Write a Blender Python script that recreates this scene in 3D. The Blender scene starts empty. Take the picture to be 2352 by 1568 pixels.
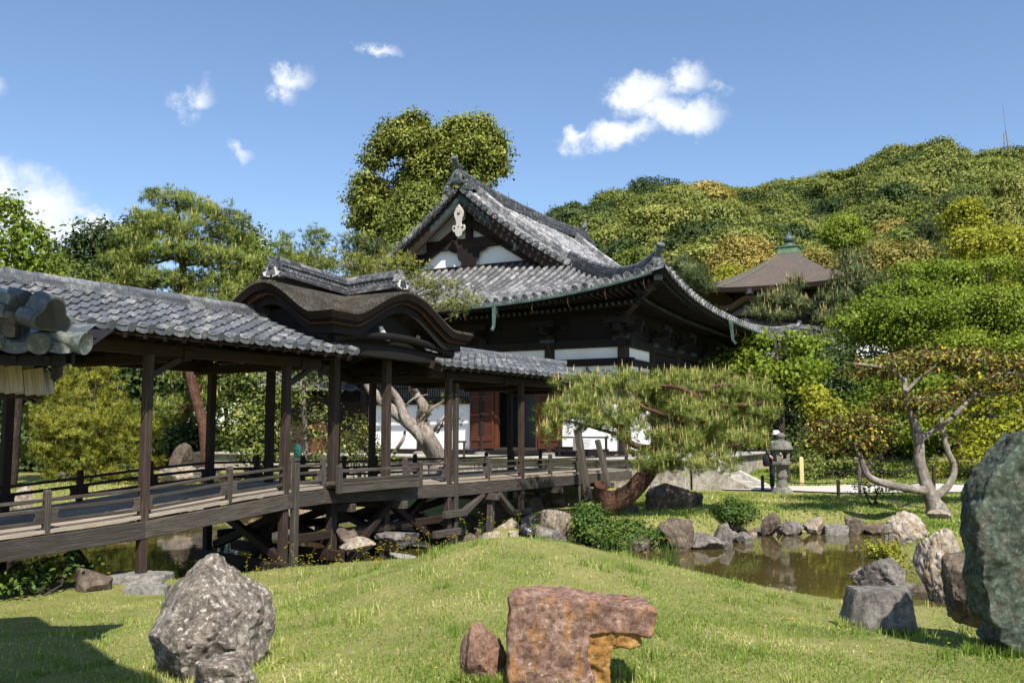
import bpy, bmesh, math, random
import numpy as np
from mathutils import Vector, Matrix

# ------------------------------------------------------------------ camera, sky, sun, exposure
S = bpy.context.scene
COL = S.collection
PITCH = math.atan(205.0 / 2117.0)
cam_d = bpy.data.cameras.new("camera")
cam = bpy.data.objects.new("camera", cam_d); COL.objects.link(cam)
cam_d.sensor_width = 36.0
cam_d.lens = 36.0 * 2117.0 / 2352.0
cam_d.clip_start = 0.05; cam_d.clip_end = 6000
cam.location = (0, 0, 0)
cam.rotation_euler = (math.pi / 2 + PITCH, 0, 0)
S.camera = cam

SUN_H = Vector((0.31, -0.95)).normalized()      # horizontal direction towards the sun
SUN_EL = math.radians(51)
sl = bpy.data.lights.new("sun", 'SUN'); sl.energy = 4.6; sl.angle = math.radians(0.53)
sl.color = (1.0, 0.945, 0.86)
so = bpy.data.objects.new("sun", sl); COL.objects.link(so)
sdir = Vector((SUN_H.x * math.cos(SUN_EL), SUN_H.y * math.cos(SUN_EL), math.sin(SUN_EL)))
so.rotation_euler = sdir.to_track_quat('Z', 'Y').to_euler()

W = bpy.data.worlds.new("World"); S.world = W; W.use_nodes = True
S.view_settings.view_transform = 'Standard'; S.view_settings.look = 'None'
S.view_settings.exposure = 0.75; S.view_settings.gamma = 1.0
S.view_settings.use_curve_mapping = False
S.cycles.use_denoising = True
S.cycles.max_bounces = 6; S.cycles.diffuse_bounces = 3; S.cycles.glossy_bounces = 3
S.cycles.transmission_bounces = 3; S.cycles.transparent_max_bounces = 4
S.cycles.caustics_reflective = False; S.cycles.caustics_refractive = False

# pixel (2352 x 1568 reading of the photograph) -> world
CP, SP = math.cos(PITCH), math.sin(PITCH)
FPX = 2117.0
def ray(X, Y):
    a = (X - 1176.0) / FPX; b = (784.0 - Y) / FPX
    return Vector((a, CP - b * SP, SP + b * CP))
def at(X, Y, depth):
    r = ray(X, Y); return r * (depth / r.y)
def atz(X, Y, z):
    r = ray(X, Y); return r * (z / r.z)

# ---- sky with clouds, laid out by direction
def build_world():
    nt = W.node_tree; N = nt.nodes; L = nt.links; N.clear()
    out = N.new('ShaderNodeOutputWorld'); bg = N.new('ShaderNodeBackground')
    sky = N.new('ShaderNodeTexSky'); sky.sky_type = 'NISHITA'; sky.sun_disc = False
    sky.sun_elevation = SUN_EL; sky.sun_rotation = math.atan2(SUN_H.x, SUN_H.y)
    sky.air_density = 1.0; sky.dust_density = 0.35; sky.ozone_density = 3.2; sky.altitude = 100
    bg.inputs['Strength'].default_value = 0.10
    tc = N.new('ShaderNodeTexCoord')
    def math_(op, a, b=None, clamp=False):
        n = N.new('ShaderNodeMath'); n.operation = op; n.use_clamp = clamp
        for i, x in enumerate((a, b)):
            if x is None: continue
            if isinstance(x, (int, float)): n.inputs[i].default_value = x
            else: L.new(x, n.inputs[i])
        return n.outputs[0]
    nz = N.new('ShaderNodeTexNoise'); nz.inputs['Scale'].default_value = 26; nz.inputs['Detail'].default_value = 9
    nz.inputs['Roughness'].default_value = 0.62
    L.new(tc.outputs['Generated'], nz.inputs['Vector'])
    nz2 = N.new('ShaderNodeTexNoise'); nz2.inputs['Scale'].default_value = 9; nz2.inputs['Detail'].default_value = 4
    L.new(tc.outputs['Generated'], nz2.inputs['Vector'])
    warp = N.new('ShaderNodeVectorMath'); warp.operation = 'MULTIPLY_ADD'
    L.new(nz.outputs['Color'], warp.inputs[0]); warp.inputs[1].default_value = (0.05, 0.05, 0.05)
    L.new(tc.outputs['Generated'], warp.inputs[2])
    def dot(v):
        n = N.new('ShaderNodeVectorMath'); n.operation = 'DOT_PRODUCT'
        L.new(warp.outputs[0], n.inputs[0]); n.inputs[1].default_value = v
        return n.outputs['Value']
    # X, Y, half width, half height, tilt, strength
    clouds = [(455, 218, 62, 46, -.9, .62), (440, 265, 30, 34, .9, .45), (665, 190, 70, 38, -.35, .85), (655, 225, 40, 34, 0, .7), (875, 105, 66, 26, .1, .72),
              (550, 342, 44, 24, .25, .66), (1430, 300, 160, 48, -.25, 1.05), (1560, 272, 135, 50, -.10, 1.1), (1470, 215, 120, 56, -.25, 1.05), (1560, 190, 85, 50, 0, 1.0), (1500, 250, 110, 50, 0, .9), (1670, 200, 60, 20, .1, .35),
              (1330, 315, 50, 30, -.5, .75),
              (60, 490, 150, 130, .5, 1.1), (130, 540, 150, 90, .2, 1.0), (225, 525, 90, 62, .1, 1.0), (180, 560, 110, 60, 0, .95), (20, 420, 70, 60, .6, .7), (40, 620, 200, 90, 0, 1.0),
              (600, 560, 40, 46, .2, .55), (0, 195, 24, 24, 0, .5)]
    acc = None
    for X, Y, a, b, t, s in clouds:
        c = ray(X, Y).normalized()
        r = Vector((1, 0, 0)); r = (r - c * r.dot(c)).normalized(); u = r.cross(c).normalized() * 1
        if u.z < 0: u = -u
        r2 = r * math.cos(t) - u * math.sin(t); u2 = r * math.sin(t) + u * math.cos(t)
        off = Vector((.025, .025, .025))
        wa = a / FPX; wb = b / FPX
        da = math_('ADD', dot(r2 / wa), -(c + off).dot(r2) / wa); db = math_('ADD', dot(u2 / wb), -(c + off).dot(u2) / wb)
        d2 = math_('ADD', math_('MULTIPLY', da, da), math_('MULTIPLY', db, db))
        m = math_('MULTIPLY', math_('SUBTRACT', 1.0, math_('SQRT', d2)), s)
        acc = m if acc is None else math_('MAXIMUM', acc, m)
    dens = math_('ADD', acc, math_('MULTIPLY', math_('SUBTRACT', nz.outputs['Fac'], 0.50), 1.55))
    mr = N.new('ShaderNodeMapRange'); mr.interpolation_type = 'SMOOTHSTEP'
    L.new(dens, mr.inputs['Value']); mr.inputs['From Min'].default_value = 0.08; mr.inputs['From Max'].default_value = 0.85
    mr.inputs['To Max'].default_value = 0.96
    # only above the horizon band
    shade = N.new('ShaderNodeMix'); shade.data_type = 'RGBA'
    L.new(nz2.outputs['Fac'], shade.inputs[0])
    shade.inputs[6].default_value = (5.4, 5.9, 6.5, 1); shade.inputs[7].default_value = (6.9, 7.0, 7.0, 1)
    mix = N.new('ShaderNodeMix'); mix.data_type = 'RGBA'
    tint = N.new('ShaderNodeMix'); tint.data_type = 'RGBA'; tint.blend_type = 'MULTIPLY'; tint.inputs[0].default_value = 1.0
    L.new(sky.outputs[0], tint.inputs[6]); tint.inputs[7].default_value = (1.03, 1.03, 1.05, 1)
    L.new(mr.outputs[0], mix.inputs[0]); L.new(tint.outputs[2], mix.inputs[6]); L.new(shade.outputs[2], mix.inputs[7])
    L.new(mix.outputs[2], bg.inputs['Color']); L.new(bg.outputs[0], out.inputs[0])
build_world()

# ------------------------------------------------------------------ helpers: properties, meshes
BASE = {}
def tag(o, label, cat, group=None, kind=None):
    if label: o['label'] = label
    if cat: o['category'] = cat
    if group: o['group'] = group
    if kind: o['kind'] = kind
    return o
def thing(name, label, cat, base, group=None):
    o = bpy.data.objects.new(name, None); COL.objects.link(o)
    o.location = base; o.empty_display_size = .3
    BASE[o.name] = Vector(base)
    return tag(o, label, cat, group)
def link_mesh(name, me, parent=None, base=None):
    o = bpy.data.objects.new(name, me); COL.objects.link(o)
    if parent is not None:
        o.parent = parent; BASE[o.name] = BASE[parent.name]
    else:
        b = Vector(base) if base is not None else Vector((0, 0, 0))
        o.location = b; BASE[o.name] = b
    return o
def nrm(v): return v / (np.linalg.norm(v, axis=-1, keepdims=True) + 1e-12)

class MB:
    def __init__(s, seed=0):
        s.v = []; s.f = []; s.uv = []; s.r = []; s.m = []; s.rs = random.Random(seed)
    def add(s, vs, fs, uv=None, r=None, m=0):
        o = len(s.v); r = s.rs.random() if r is None else r
        s.v.extend([tuple(x) for x in vs]); s.r.extend([r] * len(vs))
        for i, f in enumerate(fs):
            s.f.append(tuple(o + k for k in f)); s.m.append(m)
            if uv is None: s.uv.append([(vs[k][0] + vs[k][1], vs[k][2]) for k in f])
            else: s.uv.append(uv[i])
    def beam(s, p0, p1, w, h, up=(0, 0, 1), m=0, taper=1.0, r=None):
        p0 = Vector(p0); p1 = Vector(p1); d = (p1 - p0); L = d.length; d.normalize()
        up = Vector(up)
        if abs(d.dot(up)) > .98: up = Vector((DX, DY, 0)) if abs(d.z) > .9 else Vector((1, 0, 0))
        a = d.cross(up).normalized(); b = a.cross(d).normalized()
        vs = []
        for p, k in ((p0, 1.0), (p1, taper)):
            for x, y in ((-1, -1), (1, -1), (1, 1), (-1, 1)):
                vs.append(p + a * (x * w / 2 * k) + b * (y * h / 2 * k))
        o = s.rs.random() * 50
        fs = [(0, 1, 5, 4), (1, 2, 6, 5), (2, 3, 7, 6), (3, 0, 4, 7), (3, 2, 1, 0), (4, 5, 6, 7)]
        uv = []
        for q in range(4):
            ww = w if q % 2 == 0 else h
            uv.append([(o, o + q * 3), (o, o + q * 3 + ww), (o + L, o + q * 3 + ww), (o + L, o + q * 3)])
        for q in range(2): uv.append([(o, o), (o + w, o), (o + w, o + h), (o, o + h)])
        s.add(vs, fs, uv, m=m, r=r)
    def tube(s, pts, rad, n=8, m=0, cap=True, r=None, lump=0.0, smooth=0):
        P = [Vector(p) for p in pts]
        R = [rad] * len(P) if isinstance(rad, (int, float)) else list(rad)
        if smooth:
            P, R = catmull(P, R, smooth)
        rings = []; prev = None; vs = []; acc = 0; U = []
        for i, p in enumerate(P):
            t = (P[min(i + 1, len(P) - 1)] - P[max(i - 1, 0)])
            if t.length < 1e-9: t = Vector((0, 0, 1))
            t.normalize()
            if prev is None:
                a = t.cross(Vector((0.12, 0.31, 1)));
                if a.length < .05: a = t.cross(Vector((1, 0, 0)))
                a.normalize()
            else: a = (prev - t * prev.dot(t)).normalized()
            prev = a; b = t.cross(a)
            if i: acc += (p - P[i - 1]).length
            U.append(acc)
            for k in range(n):
                an = 2 * math.pi * k / n
                rr = R[i] * (1 + lump * (s.rs.random() - .5) * 2)
                vs.append(p + (a * math.cos(an) + b * math.sin(an)) * rr)
        fs = []; uv = []; o = s.rs.random() * 50
        for i in range(len(P) - 1):
            for k in range(n):
                k2 = (k + 1) % n
                fs.append((i * n + k, i * n + k2, (i + 1) * n + k2, (i + 1) * n + k))
                w0 = k * 2 * math.pi * R[i] / n; w1 = (k + 1) * 2 * math.pi * R[i] / n
                uv.append([(o + U[i], o + w0), (o + U[i], o + w1), (o + U[i + 1], o + w1), (o + U[i + 1], o + w0)])
        if cap:
            fs.append(tuple(range(n - 1, -1, -1))); uv.append([(o + .01 * k, o) for k in range(n)])
            e = (len(P) - 1) * n
            fs.append(tuple(e + k for k in range(n))); uv.append([(o + .01 * k, o) for k in range(n)])
        s.add(vs, fs, uv, m=m, r=r)
    def cyl(s, p0, p1, r0, r1=None, n=16, m=0, r=None):
        s.tube([p0, p1], [r0, r0 if r1 is None else r1], n, m, True, r)
    def lathe(s, c, prof, n=16, m=0, axis=(0, 0, 1), rot=0.0, sq=False):
        c = Vector(c); ax = Vector(axis).normalized()
        a = ax.cross(Vector((0, 1, 0.001)));
        if a.length < .1: a = ax.cross(Vector((1, 0, 0)))
        a.normalize(); b = ax.cross(a)
        vs = []; fs = []
        for (rr, h) in prof:
            for k in range(n):
                an = 2 * math.pi * k / n + rot
                vs.append(c + ax * h + (a * math.cos(an) + b * math.sin(an)) * rr)
        for i in range(len(prof) - 1):
            for k in range(n):
                k2 = (k + 1) % n
                fs.append((i * n + k, i * n + k2, (i + 1) * n + k2, (i + 1) * n + k))
        fs.append(tuple(range(n - 1, -1, -1))); e = (len(prof) - 1) * n; fs.append(tuple(e + k for k in range(n)))
        s.add(vs, fs, m=m)
    def prism(s, poly, o, ex, ey, ez, t, m=0):
        """poly (x,y) in frame o,ex,ey extruded by t along ez"""
        o = Vector(o); ex = Vector(ex); ey = Vector(ey); ez = Vector(ez)
        n = len(poly)
        A = [o + ex * x + ey * y for x, y in poly]; B = [p + ez * t for p in A]
        fs = [tuple(range(n)), tuple(range(2 * n - 1, n - 1, -1))]
        uv = [[(x, y) for x, y in poly], [(x, y) for x, y in reversed(poly)]]
        for i in range(n):
            j = (i + 1) % n
            fs.append((i, i + n, j + n, j)); uv.append([(0, i * .1), (t, i * .1), (t, i * .1 + .1), (0, i * .1 + .1)])
        s.add(A + B, fs, uv, m=m)
    def grid(s, P, m=0, r=None, uv=None, flip=False):
        """P: rows x cols of points"""
        nr = len(P); nc = len(P[0]); vs = [p for row in P for p in row]; fs = []; uvs = []
        for i in range(nr - 1):
            for j in range(nc - 1):
                f = (i * nc + j, i * nc + j + 1, (i + 1) * nc + j + 1, (i + 1) * nc + j)
                if flip: f = f[::-1]
                fs.append(f)
                uvs.append([(vs[k][0] + vs[k][1], vs[k][2]) if uv is None else uv[k] for k in f])
        s.add(vs, fs, uvs, m=m, r=r)
    def build(s, name, mat, parent=None, base=None, smooth=None, bevel=0.0):
        if parent is not None: b = BASE[parent.name]
        else: b = Vector(base) if base is not None else Vector((0, 0, 0))
        me = bpy.data.meshes.new(name)
        me.from_pydata([(x - b.x, y - b.y, z - b.z) for x, y, z in s.v], [], s.f)
        ul = me.uv_layers.new(name="UVMap")
        flat = [c for f in s.uv for p in f for c in p]
        ul.data.foreach_set('uv', flat)
        at_ = me.attributes.new('rnd', 'FLOAT', 'POINT'); at_.data.foreach_set('value', s.r)
        for mm in (mat if isinstance(mat, (list, tuple)) else [mat]): me.materials.append(mm)
        if any(s.m): me.polygons.foreach_set('material_index', s.m)
        bm = bmesh.new(); bm.from_mesh(me); bmesh.ops.recalc_face_normals(bm, faces=bm.faces); bm.to_mesh(me); bm.free()
        if smooth:
            me.polygons.foreach_set('use_smooth', [True] * len(me.polygons))
            me.set_sharp_from_angle(angle=math.radians(smooth))
        me.update()
        o = link_mesh(name, me, parent, b)
        if bevel:
            mo = o.modifiers.new('bevel', 'BEVEL'); mo.width = bevel; mo.segments = 1; mo.limit_method = 'ANGLE'
        return o

def catmull(P, R, k):
    out = []; ro = []
    n = len(P)
    for i in range(n - 1):
        p0 = P[max(i - 1, 0)]; p1 = P[i]; p2 = P[i + 1]; p3 = P[min(i + 2, n - 1)]
        for j in range(k):
            t = j / k
            out.append(0.5 * ((2 * p1) + (p2 - p0) * t + (2 * p0 - 5 * p1 + 4 * p2 - p3) * t * t + (3 * p1 - p0 - 3 * p2 + p3) * t ** 3))
            ro.append(R[i] * (1 - t) + R[i + 1] * t)
    out.append(P[-1]); ro.append(R[-1])
    return out, ro

def mesh_np(name, V, F, rnd, mats, parent=None, base=None, mi=None, smooth=False, N=None):
    if parent is not None: b = BASE[parent.name]
    else: b = Vector(base) if base is not None else Vector((0, 0, 0))
    V = np.asarray(V, dtype=np.float32) - np.array(b, dtype=np.float32); F = np.asarray(F, dtype=np.int32)
    me = bpy.data.meshes.new(name)
    nv = len(V); nf, k = F.shape
    me.vertices.add(nv); me.vertices.foreach_set('co', V.ravel())
    me.loops.add(nf * k); me.loops.foreach_set('vertex_index', F.ravel())
    me.polygons.add(nf); me.polygons.foreach_set('loop_start', np.arange(nf, dtype=np.int32) * k)
    if mi is not None: me.polygons.foreach_set('material_index', np.asarray(mi, dtype=np.int32))
    me.polygons.foreach_set('use_smooth', np.full(nf, bool(smooth)))
    a = me.attributes.new('rnd', 'FLOAT', 'POINT'); a.data.foreach_set('value', np.asarray(rnd, dtype=np.float32))
    for m in (mats if isinstance(mats, (list, tuple)) else [mats]): me.materials.append(m)
    me.update(calc_edges=True); me.validate()
    if N is not None:
        me.polygons.foreach_set('use_smooth', np.ones(len(me.polygons), dtype=bool))
        me.normals_split_custom_set_from_vertices(np.asarray(N, dtype=np.float32))
    return link_mesh(name, me, parent, b)

# ---- value noise
def _h(i, j, k, s):
    n = (i * 374761393 + j * 668265263 + k * 2147483647 + s * 974711) & 0xFFFFFFFF
    n = ((n ^ (n >> 13)) * 1274126177) & 0xFFFFFFFF
    n = n ^ (n >> 16)
    return (n & 0xFFFF) / 65535.0
def vnoise(P, s=0):
    P = np.asarray(P, dtype=np.float64); I = np.floor(P).astype(np.int64); f = P - I; f = f * f * (3 - 2 * f)
    r = 0
    for a in (0, 1):
        for b in (0, 1):
            for c in (0, 1):
                w = (f[..., 0] if a else 1 - f[..., 0]) * (f[..., 1] if b else 1 - f[..., 1]) * (f[..., 2] if c else 1 - f[..., 2])
                r = r + w * _h(I[..., 0] + a, I[..., 1] + b, I[..., 2] + c, s)
    return r * 2 - 1
def fbm(P, o=4, s=0):
    r = 0; a = 1.0; t = 0
    for k in range(o):
        r = r + a * vnoise(P * (2.03 ** k), s + k * 17); t += a; a *= .5
    return r / t

# ------------------------------------------------------------------ materials
class NT:
    def __init__(s, name):
        s.m = bpy.data.materials.new(name); s.m.use_nodes = True
        s.t = s.m.node_tree; s.N = s.t.nodes; s.L = s.t.links
        s.b = s.N['Principled BSDF']; s.out = s.N['Material Output']
        s.tc = s.N.new('ShaderNodeTexCoord')
    def n(s, t, **kw):
        x = s.N.new(t)
        for k, v in kw.items(): setattr(x, k, v)
        return x
    def vec(s, src='Object', scale=(1, 1, 1), rot=(0, 0, 0)):
        mp = s.N.new('ShaderNodeMapping'); s.L.new(s.tc.outputs[src], mp.inputs[0])
        mp.inputs['Scale'].default_value = scale; mp.inputs['Rotation'].default_value = rot
        return mp.outputs[0]
    def noise(s, v, scale, detail=5, rough=.6, dist=0):
        n = s.N.new('ShaderNodeTexNoise'); s.L.new(v, n.inputs['Vector'])
        n.inputs['Scale'].default_value = scale; n.inputs['Detail'].default_value = detail
        n.inputs['Roughness'].default_value = rough; n.inputs['Distortion'].default_value = dist
        return n.outputs['Fac']
    def ramp(s, fac, stops, interp='LINEAR'):
        r = s.N.new('ShaderNodeValToRGB'); s.L.new(fac, r.inputs[0]); r.color_ramp.interpolation = interp
        e = r.color_ramp.elements
        while len(e) < len(stops): e.new(0.5)
        for i, (p, c) in enumerate(stops):
            e[i].position = p; e[i].color = (c[0], c[1], c[2], 1) if not isinstance(c, (int, float)) else (c, c, c, 1)
        return r.outputs[0]
    def mix(s, fac, a, b, mode='MIX'):
        x = s.N.new('ShaderNodeMix'); x.data_type = 'RGBA'; x.blend_type = mode
        for i, v in ((0, fac), (6, a), (7, b)):
            if hasattr(v, 'is_linked') or hasattr(v, 'links'): s.L.new(v, x.inputs[i])
            elif isinstance(v, (int, float)): x.inputs[i].default_value = v if i == 0 else (v, v, v, 1)
            else: x.inputs[i].default_value = (v[0], v[1], v[2], 1)
        return x.outputs[2]
    def attr(s, name='rnd'):
        a = s.N.new('ShaderNodeAttribute'); a.attribute_name = name; return a.outputs['Fac']
    def bump(s, h, st=.3, d=.02):
        b = s.N.new('ShaderNodeBump'); s.L.new(h, b.inputs['Height']); b.inputs['Strength'].default_value = st
        b.inputs['Distance'].default_value = d; s.L.new(b.outputs[0], s.b.inputs['Normal'])
    def fin(s, col, rough=.8, spec=.3):
        if isinstance(col, tuple): s.b.inputs['Base Color'].default_value = (*col, 1)
        else: s.L.new(col, s.b.inputs['Base Color'])
        if isinstance(rough, (int, float)): s.b.inputs['Roughness'].default_value = rough
        else: s.L.new(rough, s.b.inputs['Roughness'])
        s.b.inputs['Specular IOR Level'].default_value = spec
        return s.m

def wood(name, c0, c1, c2, rough=.75, spec=.25):
    t = NT(name)
    v = t.vec('UV', (1.3, 26, 1)); v2 = t.vec('UV', (.5, 3.0, 1)); vo = t.vec('Object')
    g = t.noise(v, 2.2, 6, .65, .4); bl = t.noise(v2, 2, 4)
    col = t.ramp(g, [(.28, c0), (.5, c1), (.74, c2)])
    col = t.mix(t.ramp(bl, [(.35, .0), (.7, .55)]), col, c0)
    col = t.mix(.55, col, t.mix(t.attr(), (.55, .55, .55), (1.35, 1.3, 1.25)), 'MULTIPLY')
    t.bump(g, .35, .012)
    return t.fin(col, rough, spec)
def plain(name, c0, c1, scale=4, rough=.8, bump=.2, spec=.3, bd=.01, detail=6):
    t = NT(name); v = t.vec('Object'); n = t.noise(v, scale, detail)
    col = t.ramp(n, [(.32, c0), (.68, c1)])
    if bump: t.bump(t.noise(v, scale * 5, 5), bump, bd)
    return t.fin(col, rough, spec)
def tilemat(name, c0, c1, cl, lich=.5, rough=.5):
    t = NT(name); v = t.vec('Object'); r = t.attr()
    base = t.ramp(r, [(0, [x * .62 for x in c1]), (.35, [x * .85 for x in c1]), (.85, c1), (.97, [x * 1.2 for x in c1]), (1, (c1[0] * 1.5, c1[1] * 1.4, c1[2] * 1.2))])
    n = t.noise(v, 5.5, 8, .75); n2 = t.noise(v, 24, 5, .65)
    m = t.N.new('ShaderNodeMath'); m.operation = 'MULTIPLY_ADD'; t.L.new(n2, m.inputs[0]); m.inputs[1].default_value = .5; t.L.new(n, m.inputs[2])
    m2 = t.N.new('ShaderNodeMath'); m2.operation = 'MULTIPLY_ADD'; t.L.new(r, m2.inputs[0]); m2.inputs[1].default_value = .16; t.L.new(m.outputs[0], m2.inputs[2])
    fac = t.ramp(m2.outputs[0], [(.86 - .14 * lich, 0.0), (.98 - .1 * lich, .85)])
    col = t.mix(fac, base, cl)
    col = t.mix(t.ramp(t.noise(v, 5, 5), [(.35, .35), (.6, 0.0)]), col, [x * .45 for x in c0])
    t.bump(n2, .25, .008)
    return t.fin(col, rough, .45)
def rockmat(name, dark, mid, light, lich=None, lf=.5, sc=1.0, bump=.9, stain=None, sf=.5):
    t = NT(name); v = t.vec('Object', (sc, sc, sc))
    n1 = t.noise(v, 1.8, 9, .68, .5); n2 = t.noise(v, 7, 8, .7, .3); n3 = t.noise(v, 30, 5, .7)
    col = t.ramp(n1, [(.3, dark), (.52, mid), (.72, light)])
    if stain: col = t.mix(t.ramp(t.noise(t.vec('Object', (sc * 1.1, sc * 1.1, sc * .5)), 2.6, 6, .6, .8), [(sf, 0.0), (sf + .1, .9)]), col, stain)
    col = t.mix(t.ramp(n2, [(.36, .75), (.5, 0.0)]), col, [x * .35 for x in dark])
    if lich: col = t.mix(t.ramp(n2, [(lf, 0.0), (lf + .07, .9)]), col, lich)
    col = t.mix(t.ramp(n3, [(.3, .5), (.55, 0.0)]), col, [x * .5 for x in dark])
    m = t.N.new('ShaderNodeMath'); m.operation = 'MULTIPLY_ADD'; t.L.new(n3, m.inputs[0]); m.inputs[1].default_value = .25; t.L.new(n2, m.inputs[2])
    t.bump(m.outputs[0], bump, .05 / max(sc, .5))
    return t.fin(col, .88, .2)
def leaf(name, stops, trans=.35, rough=.55, spec=.25, orand=0.0):
    t = NT(name); r0 = t.attr(); oi = t.N.new('ShaderNodeObjectInfo')
    m1 = t.N.new('ShaderNodeMath'); m1.operation = 'MULTIPLY_ADD'; t.L.new(oi.outputs['Random'], m1.inputs[0]); m1.inputs[1].default_value = orand; m1.inputs[2].default_value = 0.0
    m2 = t.N.new('ShaderNodeMath'); m2.operation = 'MULTIPLY_ADD'; t.L.new(r0, m2.inputs[0]); m2.inputs[1].default_value = 1 - orand; t.L.new(m1.outputs[0], m2.inputs[2])
    col = t.ramp(m2.outputs[0], stops)
    t.fin(col, rough, spec)
    tr = t.N.new('ShaderNodeBsdfTranslucent'); t.L.new(t.mix(.35, col, (1.0, 1.0, .35), 'MULTIPLY'), tr.inputs['Color'])
    mx = t.N.new('ShaderNodeMixShader'); mx.inputs[0].default_value = trans
    t.L.new(t.b.outputs[0], mx.inputs[1]); t.L.new(tr.outputs[0], mx.inputs[2]); t.L.new(mx.outputs[0], t.out.inputs[0])
    return t.m

M = {}
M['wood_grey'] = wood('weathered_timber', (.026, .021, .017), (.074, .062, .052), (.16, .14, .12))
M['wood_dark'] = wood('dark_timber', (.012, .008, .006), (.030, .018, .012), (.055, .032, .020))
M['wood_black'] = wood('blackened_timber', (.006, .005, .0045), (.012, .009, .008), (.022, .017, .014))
M['wood_post'] = wood('brown_post_timber', (.018, .012, .009), (.050, .034, .026), (.105, .082, .067))
M['wood_red'] = wood('red_brown_door_timber', (.05, .015, .008), (.10, .032, .015), (.16, .06, .03), .55)
M['wood_deck'] = wood('deck_planks', (.20, .165, .13), (.34, .29, .235), (.46, .41, .34), .95, .03)
M['wood_pale'] = wood('bleached_timber', (.22, .18, .16), (.48, .43, .40), (.66, .62, .58))
M['plaster'] = plain('white_plaster', (.80, .79, .76), (.86, .86, .84), 1.3, .9, .04)
M['pendant'] = wood('weathered_white_wood', (.30, .27, .23), (.50, .47, .42), (.64, .61, .56))
M['plaster_old'] = plain('aged_plaster', (.52, .50, .46), (.66, .64, .60), 2, .9, .05)
M['tile_hall'] = tilemat('hall_roof_tile', (.05, .053, .058), (.15, .152, .158), (.46, .445, .43), .44, .5)
M['tile_skirt'] = tilemat('skirt_roof_tile', (.055, .057, .062), (.16, .16, .163), (.38, .37, .355), .26, .5)
M['tile_dark'] = tilemat('ridge_roof_tile', (.022, .023, .026), (.065, .067, .072), (.26, .25, .24), .25, .5)
M['tile_grey'] = tilemat('corridor_roof_tile', (.05, .055, .063), (.125, .131, .142), (.30, .29, .265), .1, .42)
M['tile_oni'] = tilemat('ornament_tile', (.06, .064, .066), (.085, .092, .09), (.22, .24, .2), .2, .4)
M['copper'] = plain('green_copper', (.025, .045, .038), (.085, .145, .122), 3, .6, .1, .4)
M['copper_olive'] = plain('mossy_copper', (.07, .12, .065), (.17, .26, .15), 3, .6, .1, .4)
M['copper_dark'] = plain('dark_copper', (.014, .019, .018), (.042, .062, .057), 5, .6, .1, .4)
M['copper_rust'] = plain('brown_copper_wire', (.10, .04, .02), (.16, .07, .04), 6, .6, .0)
M['stone_grey'] = rockmat('cut_granite', (.14, .13, .115), (.255, .24, .215), (.35, .335, .305), None, .5, 3.0, .5)
M['stone_wall'] = rockmat('platform_stone', (.26, .23, .19), (.42, .38, .32), (.58, .54, .47), None, .5, 1.0, .5, (.20, .15, .11), .56)
M['stone_step'] = rockmat('pale_step_stone', (.38, .35, .30), (.50, .47, .41), (.60, .56, .50), None, .5, 2, .3)
M['stone_lantern'] = rockmat('lantern_stone', (.09, .085, .072), (.195, .185, .16), (.31, .295, .25), (.34, .33, .27), .62, 3.0, .7)
M['rock_lichen'] = rockmat('lichen_rock', (.065, .052, .042), (.19, .16, .13), (.36, .315, .265), (.54, .50, .43), .55, 3.4, 1.0, (.30, .24, .19), .53)
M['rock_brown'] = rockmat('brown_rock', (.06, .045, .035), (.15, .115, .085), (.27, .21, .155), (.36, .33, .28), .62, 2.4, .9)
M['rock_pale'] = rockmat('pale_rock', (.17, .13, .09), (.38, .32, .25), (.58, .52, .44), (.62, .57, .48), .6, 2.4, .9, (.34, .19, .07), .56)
M['rock_grey'] = rockmat('grey_rock', (.085, .075, .066), (.20, .178, .158), (.33, .30, .275), (.44, .42, .38), .62, 2.4, .8)
M['rock_red'] = rockmat('red_slab_rock', (.10, .052, .038), (.25, .15, .11), (.45, .31, .245), (.46, .40, .35), .585, 4.0, .9, (.36, .17, .055), .535)
M['rock_red_top'] = rockmat('pink_slab_rock', (.24, .14, .10), (.40, .29, .22), (.55, .45, .37), (.6, .52, .45), .6, 3, .5)
M['rock_ochre'] = rockmat('ochre_rock', (.17, .075, .02), (.36, .19, .055), (.5, .33, .16), (.5, .42, .32), .62, 3.0, .9)
M['rock_green'] = rockmat('green_schist', (.030, .034, .026), (.075, .092, .068), (.12, .165, .118), (.15, .22, .165), .56, 3.2, .9, (.11, .09, .068), .53)
M['bark_roof'] = None
M['iron'] = plain('black_metal', (.012, .013, .016), (.02, .022, .026), 5, .35, 0, .5)
M['path'] = plain('pale_path', (.42, .385, .335), (.54, .50, .44), 2.5, .9, .2)
M['gravel'] = plain('platform_paving', (.33, .32, .30), (.46, .45, .43), 6, .9, .2)
M['white_paper'] = plain('white_paper', (.7, .7, .68), (.76, .76, .74), 3, .7, 0)
M['tarp'] = plain('teal_tarp', (.012, .085, .068), (.018, .12, .095), 3, .5, .3)
M['skin'] = plain('skin', (.42, .26, .19), (.46, .29, .21), 6, .6, 0)
M['cloth_dark'] = plain('dark_cloth', (.012, .013, .018), (.02, .022, .03), 8, .8, .1)
M['cloth_pale'] = plain('pale_cloth', (.5, .48, .52), (.6, .58, .6), 8, .8, .1)
M['hat_pale'] = plain('pale_hat_cloth', (.6, .5, .46), (.68, .6, .56), 8, .8, .1)
M['yellow_wood'] = wood('fresh_yellow_timber', (.42, .31, .14), (.58, .45, .22), (.68, .56, .32))
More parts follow.
